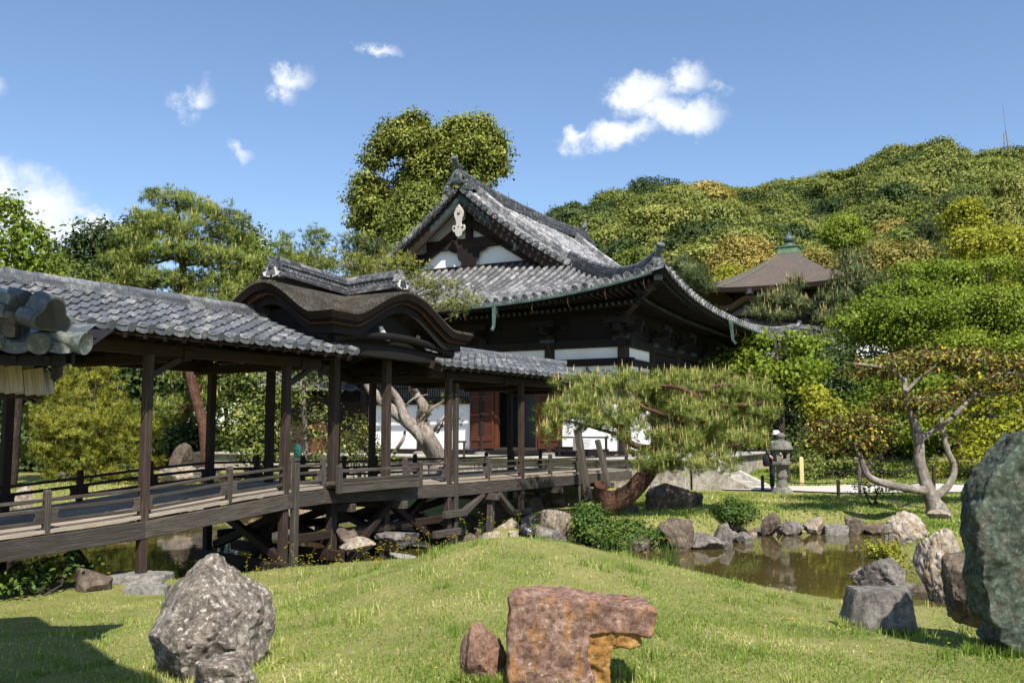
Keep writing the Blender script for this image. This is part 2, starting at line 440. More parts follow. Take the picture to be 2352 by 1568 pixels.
def bark_roof():
    t = NT('cypress_bark_roof'); v = t.vec('Object'); n = t.noise(v, 2.2, 8, .7, .5); n2 = t.noise(v, 26, 6, .75)
    col = t.ramp(n, [(.3, (.032, .028, .024)), (.5, (.088, .078, .064)), (.72, (.17, .155, .122))])
    col = t.mix(t.ramp(t.noise(v, 1.3, 6, .7), [(.55, 0.0), (.68, .6)]), col, (.065, .028, .018))
    col = t.mix(t.ramp(n2, [(.42, .85), (.58, 0.0)]), col, (.018, .014, .011))
    col = t.mix(t.ramp(n2, [(.6, 0.0), (.74, .6)]), col, (.38, .34, .26))
    t.bump(n2, 1.0, .03)
    return t.fin(col, .95, .1)
M['bark_roof'] = bark_roof()
def bark_edge():
    t = NT('cut_bark_edge'); v = t.vec('Object', (3, 3, 60)); n = t.noise(v, 2, 5, .7)
    col = t.ramp(n, [(.3, (.010, .007, .006)), (.6, (.026, .017, .013)), (.8, (.06, .042, .032))])
    t.bump(n, .6, .01); return t.fin(col, .9, .1)
M['bark_edge'] = bark_edge()
M['red_edge'] = plain('red_brown_eave_board', (.06, .02, .010), (.15, .05, .022), 8, .7, .2)
def far_bark():
    t = NT('aged_bark_roof'); v = t.vec('Object'); n = t.noise(v, 1.2, 7, .7); n2 = t.noise(v, 9, 6, .75)
    col = t.ramp(n2, [(.35, (.075, .062, .052)), (.65, (.135, .115, .10))])
    col = t.mix(t.ramp(n, [(.5, 0.0), (.72, .55)]), col, (.20, .12, .08))
    t.bump(n2, .6, .05); return t.fin(col, .95, .1)
M['far_bark'] = far_bark()
def bark(name, c0, c1, c2, sc=6):
    t = NT(name); v = t.vec('UV', (1.0, 2.6, 1)); n = t.noise(v, sc, 7, .7, .8); n2 = t.noise(t.vec('Object'), 3, 5)
    col = t.ramp(n, [(.3, c0), (.5, c1), (.7, c2)])
    col = t.mix(t.ramp(n2, [(.4, .4), (.6, 0.0)]), col, [x * .6 for x in c0])
    t.bump(n, .9, .03); return t.fin(col, .9, .15)
M['bark_red'] = bark('red_pine_bark', (.028, .016, .011), (.105, .052, .034), (.21, .12, .085), 7)
M['bark_dark'] = bark('dark_bark', (.018, .014, .011), (.055, .042, .032), (.11, .085, .065))
M['bark_grey'] = bark('grey_bark', (.07, .055, .045), (.17, .14, .115), (.29, .25, .21))
M['bark_white'] = bark('pale_smooth_bark', (.07, .055, .043), (.23, .195, .16), (.44, .40, .35), 3.2)
M['bark_old'] = bark('bleached_juniper_wood', (.09, .065, .052), (.31, .26, .215), (.52, .46, .40), 5)
# foliage: albedo 0.04 .. 0.2
M['lf_dark'] = leaf('dark_evergreen_leaves', [(0, (0.022, 0.043, 0.014)), (.5, (0.060, 0.094, 0.025)), (1, (0.131, 0.169, 0.045))], .25, orand=.35)
M['lf_mid'] = leaf('mid_green_leaves', [(0, (.045, .078, .014)), (.5, (.14, .185, .032)), (1, (.29, .30, .06))], .3, orand=.3)
M['lf_olive'] = leaf('olive_spring_leaves', [(0, (.055, .080, .016)), (.45, (.165, .195, .040)), (1, (.37, .36, .08))], .22, orand=.38)
M['lf_camphor'] = leaf('golden_green_leaves', [(0, (.07, .095, .016)), (.45, (.20, .235, .04)), (1, (.44, .42, .085))], .25)
M['lf_gold'] = leaf('golden_spring_leaves', [(0, (0.095, 0.101, 0.024)), (.5, (0.297, 0.257, 0.061)), (1, (0.567, 0.419, 0.115))], .25, orand=.35)
M['lf_maple'] = leaf('bright_maple_leaves', [(0, (.075, .125, .012)), (.5, (.20, .275, .026)), (1, (.40, .45, .06))], .42, orand=.25)
M['lf_lime'] = leaf('yellow_green_maple_leaves', [(0, (.13, .155, .014)), (.5, (.32, .335, .03)), (1, (.52, .49, .065))], .4)
M['lf_persim'] = leaf('russet_and_green_leaves', [(0, (.085, .03, .015)), (.32, (.14, .065, .025)), (.42, (.10, .14, .03)), (.7, (.17, .21, .045)), (.84, (.27, .26, .05)), (.93, (.55, .40, .05)), (1, (.68, .5, .06))], .35)
M['lf_camel'] = leaf('glossy_yellowed_leaves', [(0, (0.039, 0.070, 0.017)), (.5, (0.126, 0.168, 0.031)), (.78, (0.280, 0.294, 0.056)), (1, (0.644, 0.504, 0.098))], .3, .4, .4)
M['nd_pine'] = leaf('green_pine_needles', [(0, (.075, .115, .018)), (.5, (.175, .23, .038)), (1, (.32, .34, .075))], .22)
M['nd_yel'] = leaf('yellow_green_pine_needles', [(0, (.10, .125, .016)), (.5, (.21, .225, .026)), (1, (.38, .345, .045))], .25)
M['nd_dark'] = leaf('deep_pine_needles', [(0, (0.039, 0.063, 0.024)), (.5, (0.093, 0.128, 0.045)), (1, (0.188, 0.217, 0.083))], .2)
M['nd_jun'] = leaf('juniper_sprays', [(0, (0.098, 0.119, 0.025)), (.5, (0.210, 0.231, 0.045)), (1, (0.378, 0.364, 0.084))], .25)
M['candle'] = leaf('pine_candles', [(0, (.38, .30, .11)), (1, (.66, .54, .26))], .2)
M['shrub'] = leaf('azalea_leaves', [(0, (0.031, 0.070, 0.014)), (.5, (0.077, 0.140, 0.025)), (1, (0.168, 0.238, 0.042))], .25)
M['grass'] = leaf('lawn_blades', [(0, (.10, .185, .022)), (.35, (.195, .295, .040)), (.62, (.31, .38, .075)), (.82, (.50, .47, .16)), (1, (.70, .61, .33))], .32, .6, .2)
M['flower'] = leaf('yellow_flowers', [(0, (.75, .55, .01)), (1, (.85, .66, .02))], .3)
def ground_mat():
    t = NT('lawn_soil'); v = t.vec('Object'); n = t.noise(v, 1.3, 8, .7); n2 = t.noise(v, 14, 6, .7)
    col = t.ramp(n, [(.35, (.15, .175, .04)), (.6, (.25, .235, .085))])
    col = t.mix(t.ramp(n2, [(.5, 0.0), (.62, .7)]), col, (.22, .17, .09))
    t.bump(n2, .7, .05); return t.fin(col, .95, .1)
M['ground'] = ground_mat()
def water_mat():
    t = NT('murky_water'); v = t.vec('Object', (1, .7, 1)); n = t.noise(v, 2.2, 3, .5)
    n3 = t.noise(v, 11, 3, .5)
    col = t.ramp(t.noise(v, .5, 4), [(.35, (.050, .038, .012)), (.7, (.080, .060, .020))])
    m = t.N.new('ShaderNodeMath'); m.operation = 'MULTIPLY_ADD'; t.L.new(n3, m.inputs[0]); m.inputs[1].default_value = .22; t.L.new(n, m.inputs[2])
    t.bump(m.outputs[0], .2, .012)
    t.b.inputs['IOR'].default_value = 1.33
    return t.fin(col, .035, .5)
M['water'] = water_mat()
DX, DY = math.sin(math.radians(31.5)), math.cos(math.radians(31.5))
# ------------------------------------------------------------------ terrain and water (eye height = 0)
WATER_Z = -2.25
POND = np.array([(-14, 27), (-9, 26), (-5.5, 25), (-2.6, 23.6), (-1.4, 21), (-.9, 19.6), (.5, 19.4), (1.5, 18.7), (2.7, 18.4), (3.6, 18.7), (4.7, 19.7), (5.4, 20.6),
                 (6.6, 20.8), (8.3, 20.8), (7.9, 18.2), (6.6, 15.8), (5.3, 14.2), (5.9, 13.3), (5.9, 11.8), (5.6, 10.9), (4.9, 10.6), (4.0, 10.9), (3.0, 11.7), (2, 12.8), (.8, 14.0),
                 (-1, 14.4), (-2.5, 13.7), (-4, 12.9), (-4.9, 12.75), (-6.2, 12.7), (-7.4, 12.3), (-9, 12.5), (-14, 13)], dtype=float)
def pond_sd(x, y):
    x = np.asarray(x, float); y = np.asarray(y, float)
    d = np.full(x.shape, 1e9); inside = np.zeros(x.shape, bool)
    n = len(POND)
    for i in range(n):
        ax, ay = POND[i]; bx, by = POND[(i + 1) % n]
        ex, ey = bx - ax, by - ay
        t = np.clip(((x - ax) * ex + (y - ay) * ey) / (ex * ex + ey * ey), 0, 1)
        d = np.minimum(d, np.hypot(x - ax - t * ex, y - ay - t * ey))
        c = ((ay > y) != (by > y)) & (x < (bx - ax) * (y - ay) / (by - ay + 1e-12) + ax)
        inside ^= c
    return np.where(inside, -d, d)
CTRL = np.array([(0, 1, -1.65), (0, 6, -1.68), (-2, 7, -1.70), (2.5, 7, -1.72), (3.8, 7.3, -1.72), (4.3, 9.3, -1.95), (3.2, 10.2, -1.93), (6.5, 11, -1.95), (6.4, 9.5, -1.8), (8, 14, -1.75), (8.6, 18, -1.8), (9.66, 21, -1.85), (6, 22, -1.78),
                 (7.2, 25, -1.65), (12, 24.5, -1.65), (12, 29, -1.6), (20, 26, -1.6), (3.5, 20.5, -1.75), (2, 20.5, -1.62), (4.6, 24, -1.65), (-3.2, 8, -1.80), (-3.5, 10, -1.93), (-5, 11.5, -2.0),
                 (-7, 11.5, -2.0), (-8, 8, -1.85), (-8, 27.5, -1.85), (-12, 29, -1.6), (-5, 27, -1.85), (-9, 33, -1.4), (-2, 26, -1.7), (0, 24, -1.85), (0, 28, -1.3), (-20, 50, -1.0), (0, 60, 0), (30, 45, .3),
                 (40, 60, 2.0), (14, 34, -1.2), (16, 40, -.4), (0, 11.5, -1.78), (2.5, 10, -1.82), (-2, 12, -1.9), (1, 22, -1.8), (-1, 20.2, -2.25), (.2, 20.4, -2.15), (.9, 20.6, -2.0), (0, 22, -2.0)], float)
def G(x, y):
    x = np.asarray(x, float); y = np.asarray(y, float)
    num = 0; den = 0
    for cx, cy, cz in CTRL:
        w = 1.0 / (((x - cx) ** 2 + (y - cy) ** 2 + .25) ** 1.6)
        num = num + w * cz; den = den + w
    z = num / den
    sx = np.where(x < -.05, 1.8, 2.05)
    z = z + .54 * np.exp(-((x + .05) / sx) ** 2 - ((y - 10.7) / np.where(y < 10.7, 3.0, 1.75)) ** 2)
    z = z + .035 * vnoise(np.stack([x * .7, y * .7, x * 0], -1), 3) + .012 * vnoise(np.stack([x * 3, y * 3, x * 0], -1), 5)
    far = np.clip((np.hypot(x, y) - 48) / 40, 0, 1); z = z * (1 - far) + far * np.where(x > 0, 1.0, -1.0)
    sd = pond_sd(x, y)
    t = np.clip((sd + .35) / .75, 0, 1); t = t * t * (3 - 2 * t)
    return np.where(sd < .4, -2.85 + (z + 2.85) * t, z)
def g1(x, y): return float(G(np.array([x]), np.array([y]))[0])

xs = np.unique(np.concatenate([np.linspace(-2500, -60, 14), np.linspace(-60, -16, 23), np.linspace(-16, -6, 41), np.linspace(-6, 8, 112), np.linspace(8, 16, 33), np.linspace(16, 60, 23), np.linspace(60, 2500, 14)]))
ys = np.unique(np.concatenate([np.linspace(-1500, -10, 10), np.linspace(-10, 3, 10), np.linspace(3, 15, 97), np.linspace(15, 28, 66), np.linspace(28, 60, 28), np.linspace(60, 3000, 16)]))
GX, GY = np.meshgrid(xs, ys)
GZ = G(GX, GY)
nx, ny = len(xs), len(ys)
idx = np.arange(nx * ny).reshape(ny, nx)
Fq = np.stack([idx[:-1, :-1], idx[:-1, 1:], idx[1:, 1:], idx[1:, :-1]], -1).reshape(-1, 4)
o = mesh_np('ground', np.stack([GX, GY, GZ], -1).reshape(-1, 3), Fq, np.zeros(nx * ny), M['ground'], smooth=True)
tag(o, 'grassy garden ground with a low mound in front of the pond', 'ground', kind='structure')
b = MB(); b.grid([[(-16, 9, WATER_Z), (10, 9, WATER_Z)], [(-16, 29, WATER_Z), (10, 29, WATER_Z)]])
o = b.build('pond_water', M['water']); tag(o, 'murky brown-green pond water under and beside the bridge', 'water', kind='structure')

# path beyond the lantern
b = MB()
pl = [(5.9, 25.6, 27.3), (7.5, 25.2, 27.6), (9, 24.9, 27.7), (11, 24.7, 27.7), (13, 24.6, 27.7), (16, 24.6, 27.8), (22, 24.8, 28.2), (34, 26, 30)]
rows = [[], [], []]
for x, a, c in pl:
    for k, yy in enumerate((a, (a + c) / 2, c)):
        rows[k].append((x, yy, g1(x, yy) + .035))
b.grid(rows)
o = b.build('path', M['path']); tag(o, 'pale gravel path running behind the lantern lawn', 'path', kind='structure')

# ------------------------------------------------------------------ bridge frame
BO = Vector((-4.9, 12.4, 0)); BD = Vector((DX, DY, 0)); BN = Vector((DY, -DX, 0)); UPZ = Vector((0, 0, 1))
def bp(s, w, z): return BO + BD * s - BN * w + UPZ * z
def lerp_tab(tab, s):
    if s <= tab[0][0]: return tab[0][1]
    for (a, za), (c, zc) in zip(tab, tab[1:]):
        if s <= c: return za + (zc - za) * (s - a) / (c - a)
    return tab[-1][1]
BEAMB = [(-7, -1.66), (-4, -1.58), (-2, -1.50), (0, -1.42), (1.3, -1.30), (2.57, -1.22), (3.4, -1.19), (5.2, -1.25), (7, -1.29), (15.6, -1.33)]
def bb(s): return lerp_tab(BEAMB, s)
def deck(s): return bb(s) + .29
BW = 2.4
BR = thing('covered_bridge', 'roofed timber corridor bridge crossing the pond to the hall, with a bark-roofed middle bay', 'bridge', bp(0, 0, -2.0))
def cut(a, c, step):
    n = max(1, round((c - a) / step)); return [a + (c - a) * i / n for i in range(n + 1)]
# deck
b = MB(2)
seg = [-7, -4, -2, -.6, .7, 1.7, 2.57, 3.4, 5.2, 7, 9.8, 12.6, 15.6]
for a, c in zip(seg, seg[1:]):
    k = 0
    w = -.10
    ww = [-.045, .32, .75, 1.18, 1.6, 2.05, 2.5]
    for w0, w1 in zip(ww, ww[1:]):
        b.beam(bp(a + .004, (w0 + w1) / 2, deck(a) - .02), bp(c - .004, (w0 + w1) / 2, deck(c) - .02), abs(w1 - w0) - .012, .04)
b.build('deck', M['wood_deck'], BR)
for w in (0.0, BW):
    b = MB(3)
    for a, c in zip([-7, -4, -2, 0, 2.57, 3.4, 7, 10, 13, 15.6][:-1], [-7, -4, -2, 0, 2.57, 3.4, 7, 10, 13, 15.6][1:]):
        b.beam(bp(a, w, bb(a) + .115), bp(c, w, bb(c) + .115), .14, .23)
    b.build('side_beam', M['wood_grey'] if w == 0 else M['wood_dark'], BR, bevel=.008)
for s in (3.9, 5.3, 8.4, 11.2, 14):
    b = MB(int(s * 10)); b.beam(bp(s, -.26, bb(s) - .075), bp(s, BW + .2, bb(s) - .075), .13, .14); b.build('cross_beam', M['wood_grey'], BR, bevel=.012)
# posts: (s, w, width, bottom, top, material)
def ground_at(p): return max(-2.8, g1(p.x, p.y))
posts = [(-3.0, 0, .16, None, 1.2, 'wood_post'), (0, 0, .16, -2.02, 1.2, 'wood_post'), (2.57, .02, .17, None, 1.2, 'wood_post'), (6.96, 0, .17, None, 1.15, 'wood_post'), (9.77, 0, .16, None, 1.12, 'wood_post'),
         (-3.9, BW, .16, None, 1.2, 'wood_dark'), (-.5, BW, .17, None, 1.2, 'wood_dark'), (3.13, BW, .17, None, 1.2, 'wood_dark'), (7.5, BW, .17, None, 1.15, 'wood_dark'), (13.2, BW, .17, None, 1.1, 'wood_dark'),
         (3.78, .12, .20, None, 1.6, 'wood_post'), (5.18, .12, .19, None, 1.6, 'wood_post'), (3.9, 1.75, .18, None, 1.6, 'wood_dark'), (5.7, 1.8, .18, None, 1.6, 'wood_dark')]
for s, w, d, zb, zt, mt in posts:
    p = bp(s, w, 0); zb = zb if zb is not None else ground_at(p) - .1
    d = d * .73; b = MB(int(abs(s) * 31 + w * 7)); b.beam(bp(s, w, zb), bp(s, w, zt), d, d, up=BD); b.build('post', M[mt], BR, bevel=.012)
# twin half posts strapped to the outside
for s, w, d, zb, zt in ((2.74, -.05, .11, None, deck(2.9) + .42), (7.16, -.04, .10, None, .95), (12.55, .0, .11, None, deck(12) + .42), (8.45, -.05, .13, None, bb(8.4) - .01), (11.4, .5, .14, None, bb(11) - .01)):
    p = bp(s, w, 0); zb = ground_at(p) - .1
    lean = .07 if s in (8.45, 12.55) else 0
    b = MB(int(s * 11)); b.beam(bp(s - lean, w, zb), bp(s + lean * .3, w, zt), d, d, up=BD); b.build('post', M['wood_grey'], BR, bevel=.012)
# leaning shore props beside the pine
for (X0, Y0, X1, Y1, dp, wd) in ((1352, 1148, 1326, 985, 22.3, .15), (1398, 1120, 1372, 1010, 23.5, .12)):
    b = MB(X0); b.beam(at(X0, Y0, dp), at(X1, Y1, dp + .3), wd, wd, up=BD); b.build('leaning_prop', M['wood_grey'], BR, bevel=.012)
# transverse X frames
for s0, s1, zb, zt in ((2.57, 3.1, -2.12, bb(2.6)), (3.8, 3.95, -2.05, bb(3.8)), (5.2, 5.6, -2.05, bb(5.2)), (6.96, 7.5, -2.1, bb(7))):
    b = MB(int(s0 * 7)); b.beam(bp(s0, .1, zb + .15), bp(s1, BW - .1, zt - .05), .11, .13)
    b.build('brace', M['wood_dark'], BR, bevel=.01)
    b = MB(int(s0 * 9)); b.beam(bp(s0 + .13, .1, zt - .05), bp(s1 + .13, BW - .1, zb + .15), .11, .13)
    b.build('brace', M['wood_dark'], BR, bevel=.01)
    b = MB(int(s0 * 5)); b.beam(bp(s0 - .1, -.2, zb), bp(s1 - .1, BW + .15, zb), .13, .17)
    b.build('tie_beam', M['wood_dark'], BR, bevel=.01)
for (sa, za, sb, zb, w) in ((3.9, -2.3, 5.25, bb(5) - .02, .05), (5.2, bb(5.2), 6.9, -2.25, .12), (3.0, -2.2, 3.75, bb(3.8), 1.2), (7.1, -1.85, 8.2, bb(8.2), .0), (8.75, bb(8.8), 9.7, -1.98, .0), (5.3, -2.25, 6.9, bb(6.9), .5), (.1, bb(0), .7, -2.2, 2.0)):
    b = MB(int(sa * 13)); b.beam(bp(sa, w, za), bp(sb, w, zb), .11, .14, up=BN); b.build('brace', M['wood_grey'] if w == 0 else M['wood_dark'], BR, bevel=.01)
for (sa, sb, z, w) in ((2.6, 7.2, -1.72, .12), (3.2, 7.6, -1.78, 2.2), (6.7, 7.45, -1.62, -.1), (6.45, 7.3, -1.98, -.05), (9.4, 10.1, -1.78, -.06)):
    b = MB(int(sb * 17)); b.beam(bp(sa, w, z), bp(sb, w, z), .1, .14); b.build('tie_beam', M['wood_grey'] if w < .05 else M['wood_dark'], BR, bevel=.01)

# railings
def slot_board(b, p0, p1, z0, z1, th=.035):
    """openwork board: a plank with one long rounded slot"""
    d = (p1 - p0); L = d.length; ex = d.normalized(); ez = Vector((-ex.y, ex.x, 0)).normalized() if abs(ex.z) < .9 else Vector((0, 1, 0))
    ey = ez.cross(ex).normalized(); ey = ey if ey.z > 0 else -ey
    h = z1 - z0; e = .16; t = h * .24
    o = p0 + ey * 0 - ez * th / 2
    def R(x0, x1, y0, y1): b.prism([(x0, y0), (x1, y0), (x1, y1), (x0, y1)], o, ex, ey, ez, th)
    if L < .6: R(0, L, 0, h); return
    R(e, L - e, 0, t); R(e, L - e, h - t, h)
    for sgn in (0, 1):
        pts = [(0, 0), (e, 0), (e, t)] + [(e + (-.02) * math.sin(math.pi * k / 6) - .0, t + (h - 2 * t) * k / 6) for k in range(1, 6)] + [(e, h - t), (e, h), (0, h)]
        if sgn: pts = [(L - x, y) for x, y in pts][::-1]
        b.prism(pts, o, ex, ey, ez, th)
def railing(ss, w, mt, skip=()):
    for s in ss:
        b = MB(int(s * 77)); p = bp(s, w, 0)
        b.beam(bp(s, w, deck(s) - .06), bp(s, w, deck(s) + .43), .08, .08, up=BD)
        b.beam(bp(s, w, deck(s) + .425), bp(s, w, deck(s) + .48), .088, .088, up=BD, taper=.72)
        b.build('rail_post', M[mt], BR, bevel=.008)
    for a, c in zip(ss, ss[1:]):
        if (a, c) in skip: continue
        b = MB(int(a * 55)); b.beam(bp(a, w, deck(a) + .355), bp(c, w, deck(c) + .355), .04, .042)
        slot_board(b, bp(a, w, deck(a) + .07), bp(c, w, deck(c) + .07), 0, .19)
        b.build('railing', M[mt], BR, bevel=.006)
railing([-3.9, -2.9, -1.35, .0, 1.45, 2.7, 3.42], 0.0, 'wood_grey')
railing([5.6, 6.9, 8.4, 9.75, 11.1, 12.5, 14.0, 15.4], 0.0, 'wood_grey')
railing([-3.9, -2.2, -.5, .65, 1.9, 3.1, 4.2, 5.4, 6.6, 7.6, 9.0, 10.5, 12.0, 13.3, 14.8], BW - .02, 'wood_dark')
# viewing platform bay that steps out over the water
b = MB(5)
b.beam(bp(3.42, -.16, -.865), bp(5.62, -.16, -.865), .42, .045)
b.beam(bp(3.42, -.34, -.945), bp(5.62, -.34, -.945), .05, .13)
b.build('platform_step', M['wood_grey'], BR, bevel=.006)
for s in (3.44, 5.6):
    b = MB(int(s * 9)); b.beam(bp(s, -.34, -1.02), bp(s, -.34, -.60), .085, .085, up=BD); b.beam(bp(s, -.34, -.60), bp(s, -.34, -.55), .092, .092, up=BD, taper=.7)
    b.build('rail_post', M['wood_grey'], BR, bevel=.008)
b = MB(6); b.beam(bp(3.44, -.34, -.655), bp(5.6, -.34, -.655), .045, .055); b.beam(bp(3.44, -.34, -.80), bp(5.6, -.34, -.80), .035, .05)
b.build('railing', M['wood_grey'], BR, bevel=.006)

# corridor tile roofs
def tile_roof(name, s0, s1, ze, zr, half, mt, pitch=.281, seed=1, cap_z=.0, eave_disc=True):
    wc = BW / 2
    nC = round((s1 - s0) / pitch); nR = 9
    for sgn in (1, -1):
        b = MB(seed + sgn)
        prof = [(0, .006), (.10, .0), (.28, -.012), (.5, -.016), (.68, .002), (.76, .028), (.86, .044), (.95, .030), (1.02, .004)]
        for i in range(nC):
            for j in range(nR):
                t0 = j / nR; t1 = (j + 1) / nR + .03
                s_ = s0 + i * pitch + b.rs.uniform(-.006, .006)
                jz = b.rs.uniform(-.006, .006)
                top = []; bot = []; low = []
                for (u, dz) in prof:
                    ss = s_ + u * pitch
                    def P(t, lift):
                        w = wc + (-sgn) * half * (1 - t)      # t=0 eave, 1 ridge
                        z = ze + (zr - ze) * (t + .10 * t * (t - 1)) + dz + lift + jz
                        return bp(ss, w, z)
                    top.append(P(t1, .002)); bot.append(P(t0, .046)); low.append(P(t0 + .016, -.016))
                r = b.rs.random()
                b.grid([bot, top], r=r); b.grid([low, bot], r=r)
        # underside sheet
        b.build('roof_tiles', M[mt], BR, smooth=35)
        if eave_disc:
            b = MB(seed + 7)
            for i in range(nC + 1):
                s_ = s0 + (i + .86 - 1) * pitch
                w = wc - sgn * (half + .015)
                p = bp(s_, w, ze + .018); q = bp(s_, w + sgn * .16, ze + .018 + .05)
                r = b.rs.random()
                b.cyl(p, q, .062, .062, 14, r=r)
                # hanging lip between the discs
                if i < nC:
                    pts = [(u, -.085 + (-.016 if .2 < u < .6 else 0) * 1.0) for u in (.0, .15, .3, .45, .6, .72)]
                    hi = [bp(s_ + (.20 + u) * pitch, w, ze + .022 - .014 * math.sin(math.pi * min(1, u / .72))) for u in (.0, .15, .3, .45, .6)]
                    lo = [bp(s_ + (.20 + u) * pitch, w, ze - .022 - .026 * math.sin(math.pi * min(1, u / .72))) for u in (.0, .15, .3, .45, .6)]
                    b.grid([lo, hi], r=r)
            b.build('eave_tiles', M[mt], BR, smooth=35)
    # boards, rafters and purlins under the tiles
    b = MB(seed + 11)
    for sgn in (1, -1):
        P = lambda s, t, dz: bp(s, wc - sgn * (half - .05) * (1 - t), ze + (zr - ze) * t + dz)
        b.grid([[P(s0, 0, -.05), P(s0, .55, -.07), P(s0, 1, -.05)], [P(s1, 0, -.05), P(s1, .55, -.07), P(s1, 1, -.05)]])
        k = s0 + .1
        while k < s1:
            b.beam(P(k, .0, -.085), P(k, 1, -.085), .045, .06); k += .3
        b.beam(P(s0 - .02, .02, -.06), P(s1 + .02, .02, -.06), .05, .06)
    b.build('rafters', M['wood_dark'], BR)
    b = MB(seed + 12)
    for w in (0.0, BW):
        b.beam(bp(s0 + .1, w, 1.10), bp(s1 - .1, w, 1.10), .14, .16)
    k = s0 + .6
    b.beam(bp(s0, wc, zr - .16), bp(s1, wc, zr - .16), .13, .14)
    b.build('eave_beam', M['wood_dark'], BR, bevel=.008)
    for s_ in cut(s0 + .6, s1 - .5, 2.4):
        b = MB(int(s_ * 3)); b.beam(bp(s_, -.1, 1.05), bp(s_, BW + .1, 1.05), .13, .15); b.beam(bp(s_, wc, 1.1), bp(s_, wc, zr - .2), .1, .1, up=BD); b.build('tie_beam', M['wood_dark'], BR, bevel=.008)
    # ridge: two flat courses and round caps
    b = MB(seed + 20)
    for k, (wd, z0, h) in enumerate(((.34, zr - .02, .055), (.29, zr + .04, .05))):
        s_ = s0
        while s_ < s1 - .01:
            e = min(s_ + .42, s1); b.beam(bp(s_ + .003, wc, z0 + h / 2), bp(e - .003, wc, z0 + h / 2), wd + b.rs.uniform(-.01, .01), h); s_ = e
    s_ = s0; k = 0
    while s_ < s1 - .01:
        e = min(s_ + .46, s1)
        b.tube([bp(s_, wc, zr + .10), bp(e - .01, wc, zr + .10 + b.rs.uniform(-.004, .004))], [.098, .088], 12); s_ = e
    b.build('ridge', M[mt], BR, smooth=40)
    b = MB(seed + 21)
    for s_, d in ((s1, 1), (s0, -1)):
        b.lathe(bp(s_ - d * .04, wc, zr + .06), [(.13, 0), (.135, .05), (.11, .09), (.105, .085), (.09, .06), (.02, .06)], 14, axis=BD * d)
        b.beam(bp(s_, wc, zr + .11), bp(s_ + d * .16, wc, zr + .15), .16, .10)
    b.build('ridge_end_tile', M[mt], BR, smooth=40)
    # barge boards on the open ends
    for s_ in (s0, s1):
        b = MB(seed + 30)
        for sgn in (1, -1):
            b.beam(bp(s_, wc - sgn * (half - .03), ze - .075), bp(s_, wc, zr - .07), .05, .15)
        b.build('barge_board', M['wood_post'], BR)
tile_roof('a', -6.9, 3.36, 1.27, 1.93, 1.85, 'tile_grey', seed=1)
tile_roof('c', 6.22, 13.9, 1.27, 1.70, 1.62, 'tile_grey', seed=2, pitch=.27)
# knee braces
for s in (0, 2.57):
    b = MB(3); b.beam(bp(s + .05, 0, .75), bp(s + .62, .0, 1.06), .07, .08); b.build('knee_brace', M['wood_post'], BR)

# ---- middle bay: cypress bark roof with undulating gables
KC = Vector((-3.11, 17.05, 0)); ka = math.radians(27)
KD = Vector((math.sin(ka), math.cos(ka), 0)); KN = Vector((math.cos(ka), -math.sin(ka), 0))
KA, KB = 2.25, 1.45
def kp(a, c, z): return KC + KD * a + KN * c + UPZ * z
def kprof(t):
    t = min(1.0, abs(t))
    base = .5 * (1 + math.cos(math.pi * min(1, t / .86)))
    tip = max(0, (t - .80) / .20)
    return base + .10 * tip * tip
def kz(a, c):
    za = 1.88 + .60 * kprof(c / KB)
    zc = 1.88 + .60 * kprof(a / KA)
    k = .03
    m = max(za, zc); d = abs(za - zc)
    return m + max(0, k - d) ** 2 / (4 * k)
na, nc = 72, 52
As = [-KA + 2 * KA * i / na for i in range(na + 1)]; Cs = [-KB + 2 * KB * i / nc for i in range(nc + 1)]
b = MB(9)
b.grid([[kp(a, c, kz(a, c)) for c in Cs] for a in As])
TH = .16
b.grid([[kp(a * .97, c * .97, kz(a, c) - TH - .05) for c in Cs[::2]] for a in As[::2]], flip=True)
b.build('bark_roof', M['bark_roof'], BR, smooth=50)
def edge_strip(mat, name, off0, off1, in0, in1, seed):
    b = MB(seed)
    def ring(off, k): 
        pts = []
        for a in As: pts.append((a, -KB))
        for c in Cs[1:]: pts.append((KA, c))
        for a in As[::-1][1:]: pts.append((a, KB))
        for c in Cs[::-1][1:]: pts.append((-KA, c))
        return [kp(a * k, c * k, kz(a, c) - off) for a, c in pts]
    b.grid([ring(off0, in0), ring(off1, in1)])
    return b.build(name, mat, BR, smooth=50)
edge_strip(M['bark_roof'], 'bark_edge', -.002, .045, 1.0, 1.012, 1)
edge_strip(M['bark_edge'], 'bark_edge', .045, TH, 1.012, .985, 2)
edge_strip(M['wood_black'], 'eave_board', TH - .01, TH + .05, .965, .955, 3)
edge_strip(M['red_edge'], 'eave_board', TH + .03, TH + .075, .955, .945, 4)
edge_strip(M['wood_black'], 'barge_board', TH + .08, TH + .22, .90, .90, 5)
# inner timber walls under the arches
b = MB(12)
for fa, fc in ((-.80, None), (.80, None), (None, .72), (None, -.72)):
    top = []; bot = []
    rng_ = Cs if fc is None else As
    for q in rng_:
        a, c = (fa * KA, q * .72) if fc is None else (q * .80, fc * KB)
        zz = kz(-KA if fc is None else q, q if fc is None else KB) - .42
        top.append(kp(a, c, max(zz, 1.40))); bot.append(kp(a, c, 1.30))
    b.grid([bot, top])
b.build('gable_panel', M['wood_black'], BR)
for (X0_, Y0_, dp_, ex_, nz_, pts_) in ((676, 770, 15.75, KN, -KD, [(0, 0), (.24, 0), (.235, .20), (.16, .30), (.05, .24), (-.01, .12)]), (868, 779, 15.95, KD, KN, [(.02, .22), (.10, .24), (.30, .06), (.34, 0), (.20, 0), (.06, .10)])):
    b = MB(3); b.prism(pts_, at(X0_, Y0_, dp_), ex_, UPZ, nz_, .02); b.build('white_panel', M['plaster_old'], BR)
b = MB(13)
